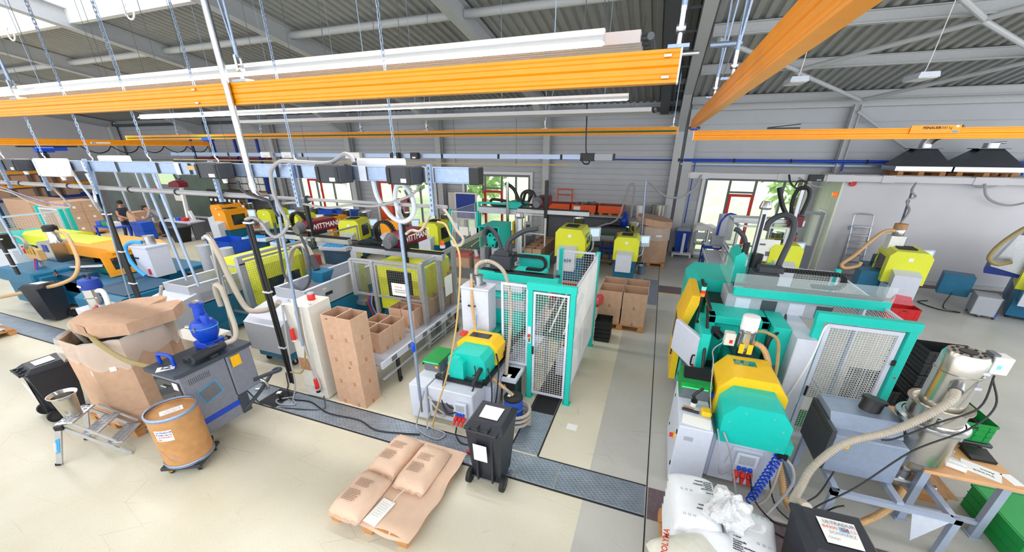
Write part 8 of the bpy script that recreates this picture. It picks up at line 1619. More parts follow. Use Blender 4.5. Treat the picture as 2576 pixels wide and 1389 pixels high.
# ================================================================ far bay: machines, cartons, people
t = thing('moulding_machine', 'blue machine with an orange windowed door beside the pale cabinet', 'moulding machine', (-13.6, 6, 0))
b = MB(); b.box((-14.9, 4.9, .1), (-12.6, 7.4, .8), .02); part(t, 'base', b, 'blue')
b = MB(); b.prism([(-16.2, 1.2), (-13.62, 1.2), (-13.55, 1.42), (-13.8, 1.5), (-16.0, 1.5)], 'y', 5.7, 7.0); h = part(t, 'hood', b, 'orange')
b = MB(); o_, u_, v_ = V((-13.5, 5.45, .82)), V((0, 1.5, 0)), V((-.12, 0, .62)); b.frame(o_, u_, v_, .16, .05); d = part(t, 'windowed_door', b, 'orange'); b = MB(); b.slab([o_+u_*.1+v_*.25, o_+u_*.9+v_*.25, o_+u_*.9+v_*.75, o_+u_*.1+v_*.75], .01); part(d, 'door_glass', b, 'smoke')
b = MB(); b.box((-14.6, 5.9, .8), (-13.8, 6.7, 1.2)); part(t, 'mould_area', b, 'black'); b = MB(); b.box((-14.3, 5.6, .82), (-13.65, 6.8, 1.0)); part(t, 'tool_block', b, 'turqdark')
for k, (x0, x1, y0, l) in enumerate(((-19.2, -17.35, 6.1, 'lime-hooded machine farther back before the turquoise fence'), (-17.3, -15.0, 5.85, 'lime-hooded machine behind the orange door, nearer the dryer'))):
    t = thing('moulding_machine', l, 'moulding machine', ((x0+x1)/2, y0+.5, 0)); b = MB(); b.prism([(y0, 1.12), (y0+.95, 1.12), (y0+.95, 1.45), (y0+.75, 1.52), (y0+.1, 1.52), (y0, 1.44)], 'x', x0, x1); part(t, 'hood', b, 'lime'); b = MB(); b.box((x0-.1, y0+.05, .1), (x1+.1, y0+.9, .95), .02); part(t, 'base', b, 'blue'); b = MB(); b.box((x0+.1, y0+.05, .95), (x1-.1, y0+.8, 1.12)); part(t, 'guard_gap', b, 'black')
t = thing('moulding_machine', 'low teal machine with red and blue hoses at the corner bin', 'moulding machine', (-15.2, 5, 0)); b = MB(); b.box((-16.4, 4.55, .1), (-14.6, 5.5, .95), .02); b.box((-16.5, 4.45, .72), (-14.7, 5.4, 1.06), .04); part(t, 'base', b, 'blue'); b = MB(); b.box((-14.55, 4.9, .5), (-13.9, 5.4, .95)); part(t, 'drive_block', b, 'bluedark'); b = MB(); b.cyl((-14.9, 5.2, 1.0), (-13.7, 5.5, 1.1), .05); part(t, 'barrel', b, 'steel')
estop(t, -14.5, 4.85, 1.0, 'black', h=.2)
for k in range(6): b = MB(); b.tube([(-15.5+k*.03, 4.95, 1.35), (-15.2+k*.02, 4.75, 1.05), (-14.9, 4.6, .8-k*.03), (-14.5, 4.5, .55-k*.03), (-14.2, 4.55, .3)], .016, 6); part(t, 'coolant_hose', b, ('red', 'maroon', 'bluepaint')[k % 3])
t = thing('coolant_manifold', 'beige valve manifold with a coiled hose above the teal machine', 'manifold', (-15.5, 4.95, 1.3)); b = MB(); b.box((-15.75, 4.9, 1.25), (-15.15, 5.05, 1.55), .02); part(t, 'block', b, 'tan'); b = MB(); b.box((-15.5, 4.95, .9), (-15.42, 5.03, 1.3)); part(t, 'stand', b, 'mgrey')
for k in range(4): b = MB(); b.cyl((-15.68+k*.14, 4.88, 1.42), (-15.68+k*.14, 4.88, 1.62), .025, n=8); part(t, 'valve', b, 'brass' if k else 'red')
b = MB(); pts = []
for i in range(60): a = i*.32; pts.append(V((-15.5+.28*math.cos(a), 4.85-.001*i, 1.72+.16*math.sin(a)+.0006*i)))
b.tube(pts, .018, 6, False); single('coiled_hose', b, 'clearhose', 'pale hose coil hanging over the beige valve manifold', 'hose')
t = thing('stainless_dryer', 'stainless dryer tank with a black-capped loader behind the tan hose', 'dryer', (-16.1, 5.6, 1.0)); b = MB(); b.prism([(-16.45, 1.0), (-15.75, 1.0), (-15.75, 1.55), (-16.45, 1.55)], 'y', 5.4, 5.9); part(t, 'tank', b, 'steel'); b = MB(); b.box((-16.2, 5.39, 1.3), (-15.95, 5.398, 1.5)); part(t, 'blue_latch', b, 'deepblue')
b = MB(); b.lathe([(.14, 0), (.12, .05), (.12, .3), (.15, .31)], (-16.0, 5.65, 1.55), 18, False); part(t, 'loader', b, 'chrome'); b = MB(); b.lathe([(.16, .3), (.16, .42), (.11, .47), (0, .48)], (-16.0, 5.65, 1.55), 18, False); part(t, 'loader_cap', b, 'black')
b = MB(); b.tube([AY(142, 582, 5.5), AY(165, 590, 5.3), AY(185, 625, 5.0), AY(196, 660, 4.8), AY(188, 695, 4.6), AY(150, 715, 4.4), AY(100, 727, 4.3), AY(50, 738, 4.2), AY(-10, 750, 4.1)], .042, 10); single('suction_hose', b, 'tanhose', 'tan hose curving from the stainless dryer down over the corner bin', 'hose')
t = thing('supply_cabinet', 'pale grey cabinet with a clear cup and blue hose on a blue bed', 'cabinet', (-12.7, 6.1, .8)); b = MB(); b.box((-12.95, 5.85, .82), (-12.3, 6.35, 1.6), .01); part(t, 'body', b, 'lgrey'); b = MB(); b.box((-12.97, 5.83, 1.6), (-12.28, 6.37, 1.64)); part(t, 'top_plate', b, 'lgrey'); b = MB(); b.lathe([(.12, 0), (.12, .22), (.13, .23)], (-12.6, 6.15, 1.64), 18); part(t, 'sight_cup', b, 'steel'); b = MB(); b.box((-12.9, 5.82, 1.3), (-12.75, 5.85, 1.33)); part(t, 'grab_handle', b, 'black'); b = MB(); b.box((-12.5, 5.82, .9), (-12.44, 5.85, 1.05)); part(t, 'red_switch', b, 'red')
b = MB(); b.tube([(-12.65, 6.0, 1.72), (-12.9, 5.9, 1.72), (-13.05, 5.8, 1.6), (-13.0, 5.75, 1.35), (-12.75, 5.7, 1.1), (-12.45, 5.7, .9)], .05, 8); single('air_hose', b, 'skyblue', 'thick light blue hose draped over the pale grey cabinet', 'hose')
t = thing('moulding_machine', 'long flat blue machine bed under the pale grey cabinet', 'moulding machine', (-11.8, 5.2, 0)); b = MB(); b.prism([(4.4, .1), (5.9, .1), (5.9, .8), (4.6, .8), (4.4, .7)], 'x', -12.9, -11.3); part(t, 'bed', b, 'blue'); b = MB(); b.box((-12.8, 4.7, .8), (-11.4, 5.8, .83)); part(t, 'cover', b, 'bluedark')
t = thing('vacuum_unit', 'blue-topped stainless vacuum unit behind the octagonal lid', 'vacuum unit', (-11.35, 4.2, .6)); c = (-11.35, 4.2, 0); b = MB(); b.lathe([(.16, .75), (.17, .78), (.17, 1.0), (.185, 1.01), (.17, 1.02), (.17, 1.2)], c, 24); part(t, 'tank', b, 'chrome'); b = MB(); b.lathe([(.185, 1.2), (.19, 1.3), (.17, 1.4), (.1, 1.43), (0, 1.43)], c, 24, False); hd = part(t, 'motor_head', b, 'deepblue'); b = MB(); b.box((c[0]-.05, c[1]-.195, 1.27), (c[0]+.08, c[1]-.185, 1.31)); part(hd, 'sticker', b, 'paper'); b = MB(); b.tube([(c[0]-.1, c[1], 1.42), (c[0]-.08, c[1], 1.5), (c[0]+.08, c[1], 1.5), (c[0]+.1, c[1], 1.42)], .02, 8); part(hd, 'grab_handle', b, 'black'); b = MB(); b.box((-11.8, 3.95, .0), (-11.0, 4.5, .75), .02); part(t, 'stand', b, 'lgrey'); b = MB(); b.cyl((-11.2, 4.05, .76), (-11.2, 4.05, .82), .04); part(t, 'red_button', b, 'red')
b = MB(); b.tube([(-11.2, 4.2, 1.15), (-11.0, 4.2, 1.17), (-10.7, 4.1, 1.05), (-10.3, 3.9, .75), (-10.1, 3.8, .4)], .05, 10, rib=.03); single('suction_hose', b, 'cream', 'cream ribbed hose from the blue-topped vacuum unit', 'hose')
t = thing('safety_fence', 'turquoise fence with white mesh at the picture edge of the far bay', 'fence', (-20.6, 7, 0))
for y in (6.0, 7.75): post(t, -20.6, y, 1.95, s=.12)
panel(t, (-20.6, 6.05, .5), (0, 1.65, 0), (0, 0, 1.4), .06, .07); post(t, -22.6, 7.9, 1.95, s=.12); panel(t, (-22.5, 7.9, .5), (1.8, 0, 0), (0, 0, 1.4), .06, .07); post(t, -20.6, 7.95, 1.95, s=.1)
t = thing('moulding_machine', 'turquoise-topped machine behind the picture-edge fence', 'moulding machine', (-20, 6.6, 0)); b = MB(); b.box((-21, 6.2, .2), (-19.2, 7.1, 1.35), .03); part(t, 'hood', b, 'turq'); b = MB(); b.box((-20.4, 5.6, .1), (-18.9, 6.2, 1.05), .02); part(t, 'bed', b, 'lgrey'); b = MB(); b.box((-19.6, 5.6, 1.05), (-19.2, 5.9, 1.5)); part(t, 'control_box', b, 'black')
# carton walls in the far bay
fc = thing('carton', 'x', 'carton', (0, 0, 0)); b = MB(); b.box((-.3, -.3, 0), (.3, .3, .5), .008); part(fc, 'box', b, 'card'); b = MB(); b.box((-.08, -.304, .2), (.02, -.301, .28)); b2 = MB(); b2.box((.301, -.05, .18), (.304, .06, .28)); part(fc, 'label', b2, 'paper')
mm = 0
for (X, Y, nx, ny, nz, where) in ((-27.2, 10.4, 2, 2, 3, 'the tall stack before the metal enclosure'), (-31, 10.2, 4, 2, 3, 'the long carton wall in the far bay'), (-23.9, 11.6, 2, 1, 2, 'the pallet beside the standing worker')):
    for k in range(nz):
        for j in range(ny):
            for i in range(nx):
                if k == nz-1 and j == 0 and nz == 2 and i == 1: continue
                o = fc if mm == 0 else dup(fc, (0, 0, 0)); mm += 1; o.location = (X+i*.61, Y+j*.61, .15+k*.502); o['label'] = 'sealed brown carton in %s' % where; o['group'] = 'cartons in ' + where
    p = thing('wooden_pallet', 'wooden pallet under %s' % where, 'pallet', (X+.3*(nx-1), Y+.3*(ny-1), 0)); pallet_parts(p, X-.3, Y-.3, X+nx*.61-.31, Y+ny*.61-.31, 0)
b = MB(); b.box((-29.4, 13.2, 0), (-22.6, 15.5, 3.4), .02); t = thing('machine_enclosure', 'tall dark grey metal enclosure behind the workers', 'enclosure', (-26, 14.3, 0)); mat('enclosuregrey', '#7d8a88', .3, .5, var=.12, scale=1.2); part(t, 'casing', b, 'enclosuregrey')
for x in (-27.7, -25.9, -24.2): b = MB(); b.box((x-.05, 13.14, 0), (x+.05, 13.2, 3.4)); part(t, 'seam_post', b, 'lgrey')
b = MB(); b.slab([(-25.6, 13.19, 1.9), (-25.3, 13.19, 1.9), (-25.45, 13.19, 2.16)], -.01); part(t, 'warning_sign', b, 'yellowtag')
b = MB(); b.box((-23.4, 13.15, 1.5), (-22.8, 13.2, 2.0), .02); part(t, 'control_box', b, 'cream'); b = MB(); b.box((-24.1, 13.15, 2.3), (-22.9, 13.19, 3.3)); part(t, 'green_reflection', b, 'lightgreen')  # greenish reflection on the casing put in as a pale green slab
for k, m in enumerate(('inkred', 'orangered', 'yellowtag', 'green', 'bluepaint')): b = MB(); b.box((-24.75+k*.02, 13.14, 2.05-k*.12), (-24.62+k*.02, 13.19, 2.17-k*.12)); part(t, 'rainbow_strip', b, m)
t = thing('shelf_rack', 'orange and dark shelf rack with parcels against the end wall', 'shelf', (-33.6, 12, 0))
for z in (1.3, 2.0, 2.7): b = MB(); b.box((-34.4, 10.2, z), (-33.0, 14.4, z+.12)); part(t, 'shelf_beam', b, 'orange' if z > 1.5 else 'deepblue')
for y in (10.2, 12.3, 14.4): b = MB(); b.box((-33.1, y-.05, 0), (-33.0, y+.05, 3.4)); part(t, 'upright', b, 'bluedark')
for i in range(8): dup(fc, (-33.6, 10.6+(i % 4)*.95, (1.42, 2.12)[i//4]), PI/2, 'brown carton standing on the end-wall shelf rack', 'cartons on the end-wall rack')
# rack with blue uprights and pigeonholes on the back wall
t = thing('shelf_rack', 'tall blue rack with brown pigeonholes on the back wall', 'shelf', (-24, 16.8, 0))
for x in (-26.2, -24.4, -22.6, -20.9): b = MB(); b.box((x-.06, 16.5, 0), (x+.06, 16.6, 4.6)); part(t, 'upright', b, 'deepblue')
for z in (1.6, 2.5, 3.4): b = MB(); b.box((-26.2, 16.5, z), (-20.9, 17.3, z+.1)); part(t, 'shelf_beam', b, 'maroon' if z > 3 else 'carddark')
b = MB()
for i in range(7):
    for j in range(2): b.box((-24.1+i*.45, 16.46, 1.75+j*.38), (-23.72+i*.45, 16.5, 2.08+j*.38))
part(t, 'pigeonhole_sheet', b, 'paper')
for i in range(4): dup(fc, (-25.6+i*1.3, 16.9, 2.6), .1*i, 'brown carton standing on the tall blue rack', 'cartons on the tall blue rack')
t = thing('test_bench', 'black test bench with parts behind the orange machines', 'bench', (-21, 13.2, 0)); b = MB(); b.box((-22.3, 13.0, .75), (-20.0, 13.12, .82)); part(t, 'top', b, 'mgrey'); b = MB(); b.box((-21.5, 13.6, .82), (-19.0, 13.7, 2.1)); part(t, 'parts_board', b, 'black')
for i in range(14): b = MB(); x, z = -21.3+(i % 7)*.33, 1.2+(i//7)*.4; b.cyl((x, 13.59, z), (x, 13.55, z), .07, n=10); part(t, 'white_part', b, 'white')
for x in (-21.8, -19.5): b = MB(); b.box((x-.05, 13, 0), (x+.05, 13.6, .75)); part(t, 'leg', b, 'dgrey')
t = thing('robot_stand', 'white A-shaped stand carrying a small maroon robot behind the orange machines', 'robot', (-21.3, 12.4, 0)); b = MB(); b.bar((-21.7, 12.4, .05), (-21.3, 12.4, 2.3), .12, .12); b.bar((-20.9, 12.4, .05), (-21.3, 12.4, 1.2), .12, .12); b.box((-21.9, 12.2, 0), (-20.7, 12.6, .06)); part(t, 'stand', b, 'white'); b = MB(); b.prism([(-21.9, 2.3), (-21.1, 2.3), (-21.1, 2.5), (-21.4, 2.6), (-21.8, 2.5)], 'y', 12.2, 12.6); part(t, 'cover', b, 'maroon'); b = MB(); b.tube(arc((-21.3, 12.4, 2.9), .25, 0, 300, 12), .03, 6); part(t, 'cable', b, 'black')
t = thing('packing_desk', 'pale packing desk with red and blue boxes before the dark enclosure', 'desk', (-21.5, 11.9, 0)); b = MB(); b.box((-22.4, 11.6, .78), (-20.2, 12.3, .83)); part(t, 'top', b, 'lgrey')
for x in (-22.3, -20.3): b = MB(); b.box((x-.04, 11.7, 0), (x+.04, 12.2, .78)); part(t, 'leg', b, 'dgrey')
for x, m, l in ((-20.9, 'red', 'small red box on the packing desk'), (-21.3, 'bluebox', 'small blue box on the packing desk')): b = MB(); b.box((x-.14, 11.75, .83), (x+.14, 11.98, .97), .01); single('small_box', b, m, l, 'box')
for k in range(2): crate(-22.7, -21.9, 10.6, 11.1, .12+k*.38, .5+k*.38-.006, 'bluebox', ('lower blue lidded crate on a roller before the seated worker', 'upper blue lidded crate before the seated worker')[k], open=False, name='storage_crate')
b = MB(); b.box((-22.65, 10.62, .03), (-21.95, 11.08, .11)); single('crate_dolly', b, 'black', 'black roller base under the blue lidded crates', 'dolly')
t = thing('waste_tub', 'black tub with a grey lid on the open floor of the far bay', 'tub', (-20.5, 11.3, 0)); b = MB(); b.add([(-20.75, 11.05, 0), (-20.3, 11.05, 0), (-20.3, 11.5, 0), (-20.75, 11.5, 0), (-20.85, 11, .65), (-20.2, 11, .65), (-20.2, 11.6, .65), (-20.85, 11.6, .65)], [(3, 2, 1, 0), (4, 5, 6, 7), (0, 1, 5, 4), (1, 2, 6, 5), (2, 3, 7, 6), (3, 0, 4, 7)]); part(t, 'body', b, 'black'); b = MB(); b.box((-20.95, 10.95, .65), (-20.15, 11.65, .71), .02); part(t, 'lid', b, 'charcoal')
t = thing('tool_cart', 'blue cart with small boxes before the standing worker', 'cart', (-22.3, 9.7, 0))
for z in (.3, .85): b = MB(); b.box((-22.9, 9.4, z), (-21.5, 10.0, z+.05)); part(t, 'shelf', b, 'bluepaint')
for x, y in ((-22.85, 9.45), (-21.55, 9.45), (-22.85, 9.95), (-21.55, 9.95)): b = MB(); b.box((x-.03, y-.03, .02), (x+.03, y+.03, .9)); part(t, 'upright', b, 'bluepaint')
for x, m, l in ((-22.7, 'bluebox', 'blue box on the cart shelf'), (-22.3, 'green', 'green box on the cart shelf'), (-21.9, 'white', 'white box on the cart shelf')): b = MB(); b.box((x-.17, 9.5, .9), (x+.17, 9.85, 1.08), .01); single('small_box', b, m, l + ' before the standing worker', 'box')
b = MB(); b.box((-16.6, 9.6, 0), (-15.4, 10.4, .5)); single('grey_crate', b, 'mgrey', 'grey crate stack on a low pallet before the orange machines', 'crate')
t = thing('pump_station', 'pair of silver motors with bent pipes behind the trough machine', 'pump', (-11.2, 6.9, 0)); b = MB(); b.box((-12.0, 6.4, 0), (-10.3, 7.6, .85), .02); part(t, 'plinth', b, 'black')
for x in (-11.6, -10.7): b = MB(); b.cyl((x, 6.8, .85), (x, 6.8, 1.55), .16); part(t, 'motor', b, 'mgrey')

b = MB(); b.tube([AY(*q, 4.6) for q in ((595, 880), (580, 800), (560, 720), (543, 650), (532, 610), (522, 596), (513, 600))], .045, 12); single('bent_pipe', b, 'steel', 'steel pipe with a bent top behind the blue blower', 'pipe')
b = MB(); b.tube([AY(*q, 4.5) for q in ((530, 603), (550, 640), (575, 695), (600, 745), (622, 777), (645, 783), (680, 777), (702, 760))], .05, 10); single('suction_hose', b, 'clearhose', 'thick cream hose sloping from the bent pipe to the cream cabinet', 'hose')
# pale machine panel and cabinet behind the blower
t = thing('control_cabinet', 'pale cabinet lying low behind the blue blower', 'cabinet', (-7.9, 3.9, 0)); b = MB(); b.box((-8.3, 3.75, .05), (-7.35, 4.3, .8), .01); part(t, 'body', b, 'cream')
for x in (-8.2, -7.45): b = MB(); b.tube(arc((x, 3.85, .82), .03, 0, 180, 6), .008, 6, False); part(t, 'lifting_eye', b, 'steel')
b = MB(); b.tube([(-9.0, 4.3, 1.5), (-9.1, 4.2, 1.1), (-8.9, 4.0, .7), (-8.5, 3.8, .4), (-8.3, 3.7, .3)], .03, 8); single('suction_hose', b, 'clearhose', 'cream hose with a dark cable bending round the second trough', 'hose')
# ---- vertical hose bundles and long struts near the busbar
def vpole(px0, py0, px1, py1, Y, r, m, label, name='hose_bundle', n=2, cat='hoses'):
    a, c_ = AY(px0, py0, Y), AY(px1, py1, Y); x = (a.x+c_.x)/2; t = thing(name, label, cat, (c_.x, Y, c_.z))
    for k in range(n): b = MB(); b.cyl((a.x+k*r*2.3, Y, a.z), (c_.x+k*r*2.3, Y, c_.z), r, n=10); part(t, 'tube' if n == 1 else 'hose', b, m)
    if n > 1:
        for f in (.02, .4, .75):
            p = a.lerp(c_, f); b = MB(); b.box((p.x-r*1.3, Y-r*1.4, p.z-.012), (p.x+r*(2.3*n-1), Y+r*1.4, p.z+.012)); part(t, 'clip', b, 'lgrey')
    return t
vpole(618, 550, 733, 962, 4.05, .028, 'black', 'pair of black hoses standing in front of the cream cabinet', n=2)
vpole(262, 533, 350, 765, 4.3, .026, 'black', 'bundle of black hoses dropping behind the octagonal lid', n=3)
vpole(-6, 600, 45, 690, 4.3, .03, 'black', 'single black hose bundle at the picture edge', n=2)
for (a, l) in (((350, 412, 470, 705, 3.5), 'long perforated strut dropping between the far carts and the trough machine'), ((683, 440, 762, 870, 3.5), 'long galvanised strut dropping to the cream cabinet'), ((-15, 520, 55, 640, 3.6), 'long galvanised strut at the picture edge'), ((232, 420, 330, 760, 3.6), 'slim steel tube dropping to the blue-topped vacuum unit'), ((375, 412, 500, 720, 3.5), 'slim steel tube beside the long perforated strut')):
    vpole(*a, .02 if 'strut' in l else .013, 'galv', l, 'drop_pole', 1, 'pole')
def yhose(label, pts, Y, r, m, name='hose'):
    b = MB(); b.tube([AY(p[0], p[1], p[2] if len(p) > 2 else Y) for p in pts], r, 8); return single(name, b, m, label, 'hose')
yhose('grey hose arching over the near busbar and swinging down to the black hoses', [(890, 408), (882, 393), (865, 388), (845, 402), (820, 411), (745, 407), (706, 406), (688, 420), (681, 440), (687, 480), (701, 516), (717, 545), (724, 563), (713, 585), (694, 596), (677, 587), (657, 560), (638, 548), (618, 552, 4.0)], 3.3, .02, 'greyhose')
yhose('dark hose from the black tap-off box bending down behind the chrome pipe', [(598, 455), (606, 475), (625, 488), (650, 496), (675, 505), (688, 525), (700, 545)], 3.28, .016, 'charcoal')
yhose('pale hose looped in a big ring under the near busbar end', [(938, 452), (948, 492), (965, 520), (986, 546), (1010, 557), (1030, 551), (1042, 531), (1038, 500), (1025, 475), (1008, 462), (997, 472), (994, 499), (1002, 530), (1016, 560, 4.0)], 3.4, .024, 'lgrey')
yhose('pale hose crossing from the loop to the black box above it', [(1059, 463), (1050, 476), (1035, 490), (1000, 505), (960, 515), (930, 519), (880, 516), (830, 523), (790, 518), (745, 510), (710, 512)], 3.36, .013, 'greyhose')
yhose('cream hose swinging right from the tall pole top', [(1022, 588, 4.0), (1035, 580), (1055, 582), (1068, 568), (1080, 545), (1095, 525), (1112, 522), (1130, 545), (1150, 580), (1165, 600), (1160, 616), (1143, 618), (1135, 605)], 4.2, .018, 'clearhose')
yhose('thin tan hose hanging from the cream loop down beside the near machine', [(1100, 558), (1120, 565), (1132, 590), (1145, 610), (1157, 650), (1156, 720), (1150, 800), (1140, 870), (1120, 960), (1095, 1040), (1088, 1085), (1092, 1105)], 4.0, .013, 'tan')
yhose('dark hose curving down in front of the thick cage post', [(690, 560), (705, 640), (715, 690), (740, 720), (765, 728), (780, 700), (775, 640), (755, 590)], 3.9, .018, 'charcoal')
yhose('pale hose sagging from the picture edge to the air pipe tee', [(0, 477), (30, 485), (70, 505), (115, 520), (150, 522), (178, 520), (160, 500), (120, 460)], 3.4, .014, 'clearhose')
yhose('thin blue line hanging parallel to the pale sagging hose', [(0, 470), (60, 492), (120, 510), (178, 518)], 3.5, .007, 'bluepaint')
yhose('twin pale hoses from the white tap-off box to the black hose bundle', [(182, 432), (200, 460), (225, 492), (240, 515), (250, 530, 4.2)], 3.35, .018, 'lgrey')
yhose('pale hose from the white cable box to the black hose bundle', [(216, 437), (232, 465), (238, 490), (244, 515), (256, 530, 4.2)], 3.5, .018, 'lgrey')
# ---- people
def person(label, loc, rz, J, shirt, trousers, hair, face_dir=(0, -1, 0), sleeves=1, glasses=False):
    t = thing('person', label, 'person', loc, rz)
    def skin(name, chains, m, sub=1):
        vs = []; es = []; rs = []; idx = {}
        for ch in chains:
            prev = None
            for p, r in ch:
                k = tuple(round(c, 4) for c in p)
                if k not in idx: idx[k] = len(vs); vs.append(p); rs.append(r)
                i = idx[k]
                if prev is not None: es.append((prev, i))
                prev = i
        me = bpy.data.meshes.new(name); me.from_pydata(vs, es, []); o = bpy.data.objects.new(name, me); COL.objects.link(o); o.parent = t
        md = o.modifiers.new('skin', 'SKIN'); md.use_smooth_shade = True
        for i, r in enumerate(rs): me.skin_vertices[0].data[i].radius = (r, r)
        me.skin_vertices[0].data[0].use_root = True
        o.modifiers.new('sub', 'SUBSURF').levels = sub; o.modifiers[-1].render_levels = sub; me.materials.append(MATS[m]); return o
    P = {k: V(v) for k, v in J.items()}; chains = [[(P['pelvis'], .14), (P['waist'], .125), (P['chest'], .15), (P['neck'], .06), (P['head']+(P['neck']-P['head'])*.45, .06), (P['head'], .092), (P['head']+(P['head']-P['neck']).normalized()*.09, .075)]]
    fd = V(face_dir).normalized()
    for s in 'lr':
        sh, el, wr = P['sh'+s], P['el'+s], P['wr'+s]; d = (wr-el).normalized(); sd = d.cross(fd if abs(d.dot(fd)) < .9 else V((0, 0, 1))).normalized()
        palm = wr+d*.06; chains.append([(P['chest'], .15), (sh, .06), ((sh+el)/2, .052), (el, .043), ((el+wr)/2, .036), (wr, .026), (palm, .03)])
        for k in range(4): f0 = palm+d*.035+sd*(.027-.018*k); chains.append([(palm, .03), (f0, .011), (f0+d*(.035-.004*abs(k-1))+fd*.01, .009), (f0+d*(.06-.006*abs(k-1))+fd*.028, .0075)])
        chains.append([(palm, .03), (palm+sd*.045+fd*.015, .011), (palm+sd*.055+d*.03+fd*.025, .0085)])
        chains.append([(P['pelvis'], .14), (P['hip'+s], .09), (P['kn'+s], .06), ((P['kn'+s]*.6+P['an'+s]*.4), .056), (P['an'+s], .04), (P['an'+s]+V((0, -.14, -.03)), .035)])
    body = skin('body', chains, 'skin', 2)
    f = 1.14
    cs = [[(P['waist']*.7+P['pelvis']*.3, .15), (P['waist'], .145), (P['chest'], .168), ((P['chest']*.35+P['neck']*.65), .085)]]
    for s in 'lr': sh, el, wr = P['sh'+s], P['el'+s], P['wr'+s]; cs.append([(P['chest'], .168), (sh, .078), (sh.lerp(el, .75 if sleeves else .5), .066)] + ([(el, .056), (el.lerp(wr, .85), .042)] if sleeves else []))
    skin('shirt', cs, shirt, 2)
    tr = [[(P['waist']*.25+P['pelvis']*.75, .15), (P['pelvis'], .155)]]
    for s in 'lr': tr.append([(P['pelvis'], .155), (P['hip'+s], .102), (P['kn'+s], .073), (P['an'+s]+V((0, 0, .03)), .058)])
    skin('trousers', tr, trousers, 2)
    for s in 'lr': skin('shoe', [[(P['an'+s]+V((0, .05, -.04)), .045), (P['an'+s]+V((0, -.07, -.045)), .045), (P['an'+s]+V((0, -.16, -.05)), .035)]], 'black', 1)
    up = (P['head']-P['neck']).normalized(); h = P['head']+up*.045; fwd = (fd-up*fd.dot(up)).normalized(); sd = up.cross(fwd)
    b = MB(); vs = []; n1, n2 = 14, 8
    for i in range(n2+1):
        for j in range(n1): e = PI*.56*i/n2; a = 2*PI*j/n1; q = up*math.cos(e)+(fwd*math.cos(a)+sd*math.sin(a))*math.sin(e); k = .122-(.022 if q.dot(fwd) > .35 else 0); vs.append(h+q*k-fwd*.008)
    b.add(vs, [(i*n1+j, i*n1+(j+1) % n1, (i+1)*n1+(j+1) % n1, (i+1)*n1+j) for i in range(n2) for j in range(n1)]); part(t, 'hair', b, hair, world=False)
    b = MB(); c = P['head']; b.cyl(c+fwd*.085, c+fwd*.118-up*.012, .012, .018, 8); fc_ = part(t, 'nose', b, 'skin', world=False)
    for s in (-1, 1):
        b = MB(); b.cyl(c+fwd*.083+sd*s*.033+up*.028, c+fwd*.093+sd*s*.033+up*.028, .011, n=8); part(t, 'eye', b, 'ink', world=False); b = MB(); b.cyl(c+sd*s*.085, c+sd*s*.1-fwd*.01, .028, n=10); part(t, 'ear', b, 'skin', world=False)
    b = MB(); b.bar2(c+fwd*.09-up*.05-sd*.025, c+fwd*.09-up*.05+sd*.025, up*.009, fwd*.008); part(t, 'mouth', b, 'maroon', world=False)
    if glasses: b = MB(); b.bar2(c+fwd*.098+up*.028-sd*.06, c+fwd*.098+up*.028+sd*.06, up*.035, fwd*.006); part(t, 'glasses', b, 'ink', world=False)
    return t
# local frame: faces -Y
person('person standing turned away in a dark t-shirt and jeans reaching to the cartons', (-23.4, 10.75, 0), 1.9, dict(pelvis=(0, .05, .92), waist=(0, .03, 1.08), chest=(0, -.05, 1.34), neck=(0, -.09, 1.5), head=(0, -.13, 1.64), shl=(.2, -.06, 1.42), ell=(.28, -.2, 1.16), wrl=(.22, -.42, 1.02), shr=(-.2, -.06, 1.42), elr=(-.27, -.1, 1.15), wrr=(-.2, -.34, 1.05), hipl=(.1, .04, .86), knl=(.12, -.02, .48), anl=(.13, .06, .08), hipr=(-.1, .04, .86), knr=(-.12, .0, .48), anr=(-.13, .08, .08)), 'tshirt', 'jeans', 'hair', (0, -1, -.25), 0)
person('person in a grey shirt and glasses bending over the packing desk', (-22.6, 11.75, 0), -.9, dict(pelvis=(0, .15, .85), waist=(0, .08, 1.0), chest=(0, -.17, 1.17), neck=(0, -.32, 1.26), head=(0, -.42, 1.36), shl=(.2, -.2, 1.2), ell=(.28, -.3, .98), wrl=(.15, -.5, .9), shr=(-.2, -.2, 1.2), elr=(-.28, -.3, .98), wrr=(-.15, -.5, .9), hipl=(.1, .13, .8), knl=(.12, -.02, .45), anl=(.13, .06, .08), hipr=(-.1, .13, .8), knr=(-.12, -.02, .45), anr=(-.13, .1, .08)), 'greyshirt', 'jeans', 'hair', (0, -1, -.5), 1, True)
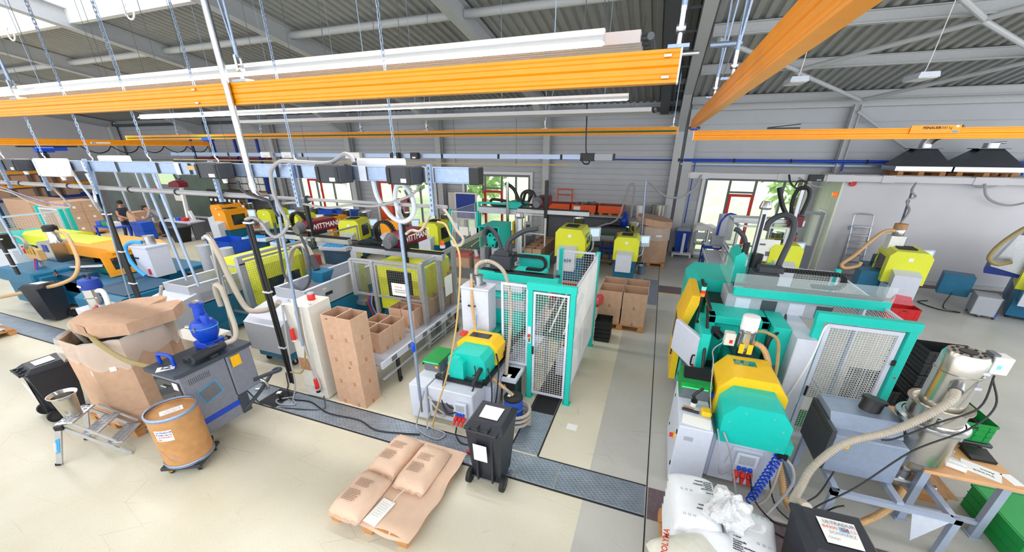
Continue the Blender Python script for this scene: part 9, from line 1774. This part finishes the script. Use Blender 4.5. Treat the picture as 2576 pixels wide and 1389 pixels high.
person('person with grey hair and a pale shirt stooping between the lime machines', (-14.9, 10.9, 0), .9, dict(pelvis=(0, .25, .88), waist=(0, .16, 1.02), chest=(0, -.12, 1.18), neck=(0, -.28, 1.24), head=(0, -.4, 1.3), shl=(.2, -.14, 1.2), ell=(.26, -.28, .95), wrl=(.14, -.45, .8), shr=(-.2, -.14, 1.2), elr=(-.26, -.28, .95), wrr=(-.14, -.45, .8), hipl=(.1, .22, .82), knl=(.12, .05, .46), anl=(.13, .1, .08), hipr=(-.1, .22, .82), knr=(-.12, .05, .46), anr=(-.13, .14, .08)), 'white', 'dgrey', 'greyhair', (0, -1, -.6), 0)
# ================================================================ camera, light
cam = bpy.data.cameras.new('camera'); co = bpy.data.objects.new('camera', cam); COL.objects.link(co)
cam.sensor_fit = 'HORIZONTAL'; cam.sensor_width = 36; cam.lens = FPX/2576*36; cam.shift_y = (CY-694.5)/2576; cam.clip_start = .05; cam.clip_end = 300
co.location = EYE; R3 = Matrix((_r, -_d, -_f)).transposed(); co.rotation_euler = R3.to_euler(); SC.camera = co
w = bpy.data.worlds.new('sky'); SC.world = w; w.use_nodes = True
bg = w.node_tree.nodes['Background']; bg.inputs['Color'].default_value = (.93, .97, 1, 1); bg.inputs['Strength'].default_value = 1.6  # front behind the camera is left unwalled so sky light fills the hall
def area(x, y, z, sx, sy, e, rx=0, col=(1, .98, .95), rz=0, ry=0):
    l = bpy.data.lights.new('lamp_or_fill_light', 'AREA'); l.shape = 'RECTANGLE'; l.size = sx; l.size_y = sy; l.energy = e; l.color = col
    o = bpy.data.objects.new('lamp_or_fill_light', l); COL.objects.link(o); o.location = (x, y, z); o.rotation_euler = (rx, ry, rz); return o
SC.view_settings.view_transform = 'Standard'; SC.view_settings.look = 'None'; SC.view_settings.exposure = 0.6; SC.view_settings.gamma = 1
SC.view_settings.use_curve_mapping = False
SC.cycles.use_denoising = True; SC.cycles.max_bounces = 8; SC.cycles.transparent_max_bounces = 12
SC.cycles.caustics_reflective = False; SC.cycles.caustics_refractive = False; SC.cycles.sample_clamp_indirect = 6
for y in (3.62, 7.62): area(-7.6, y, 4.72, 13.5, .12, 90)
for y in (-2.0, -5.5): area(-5, y, 6.0, 14, .3, 120)  # unseen lights added behind the camera to brighten the hall
for y in (-3.0, 3.0, 8.5): area(7.0, y, 5.6, 8, .3, 70)  # area lights over the second hall, no fixtures modelled for them
for x in (-26, -20): area(x, 10, 5.2, .3, 8, 110)  # area lights over the far bay, without modelled fixtures
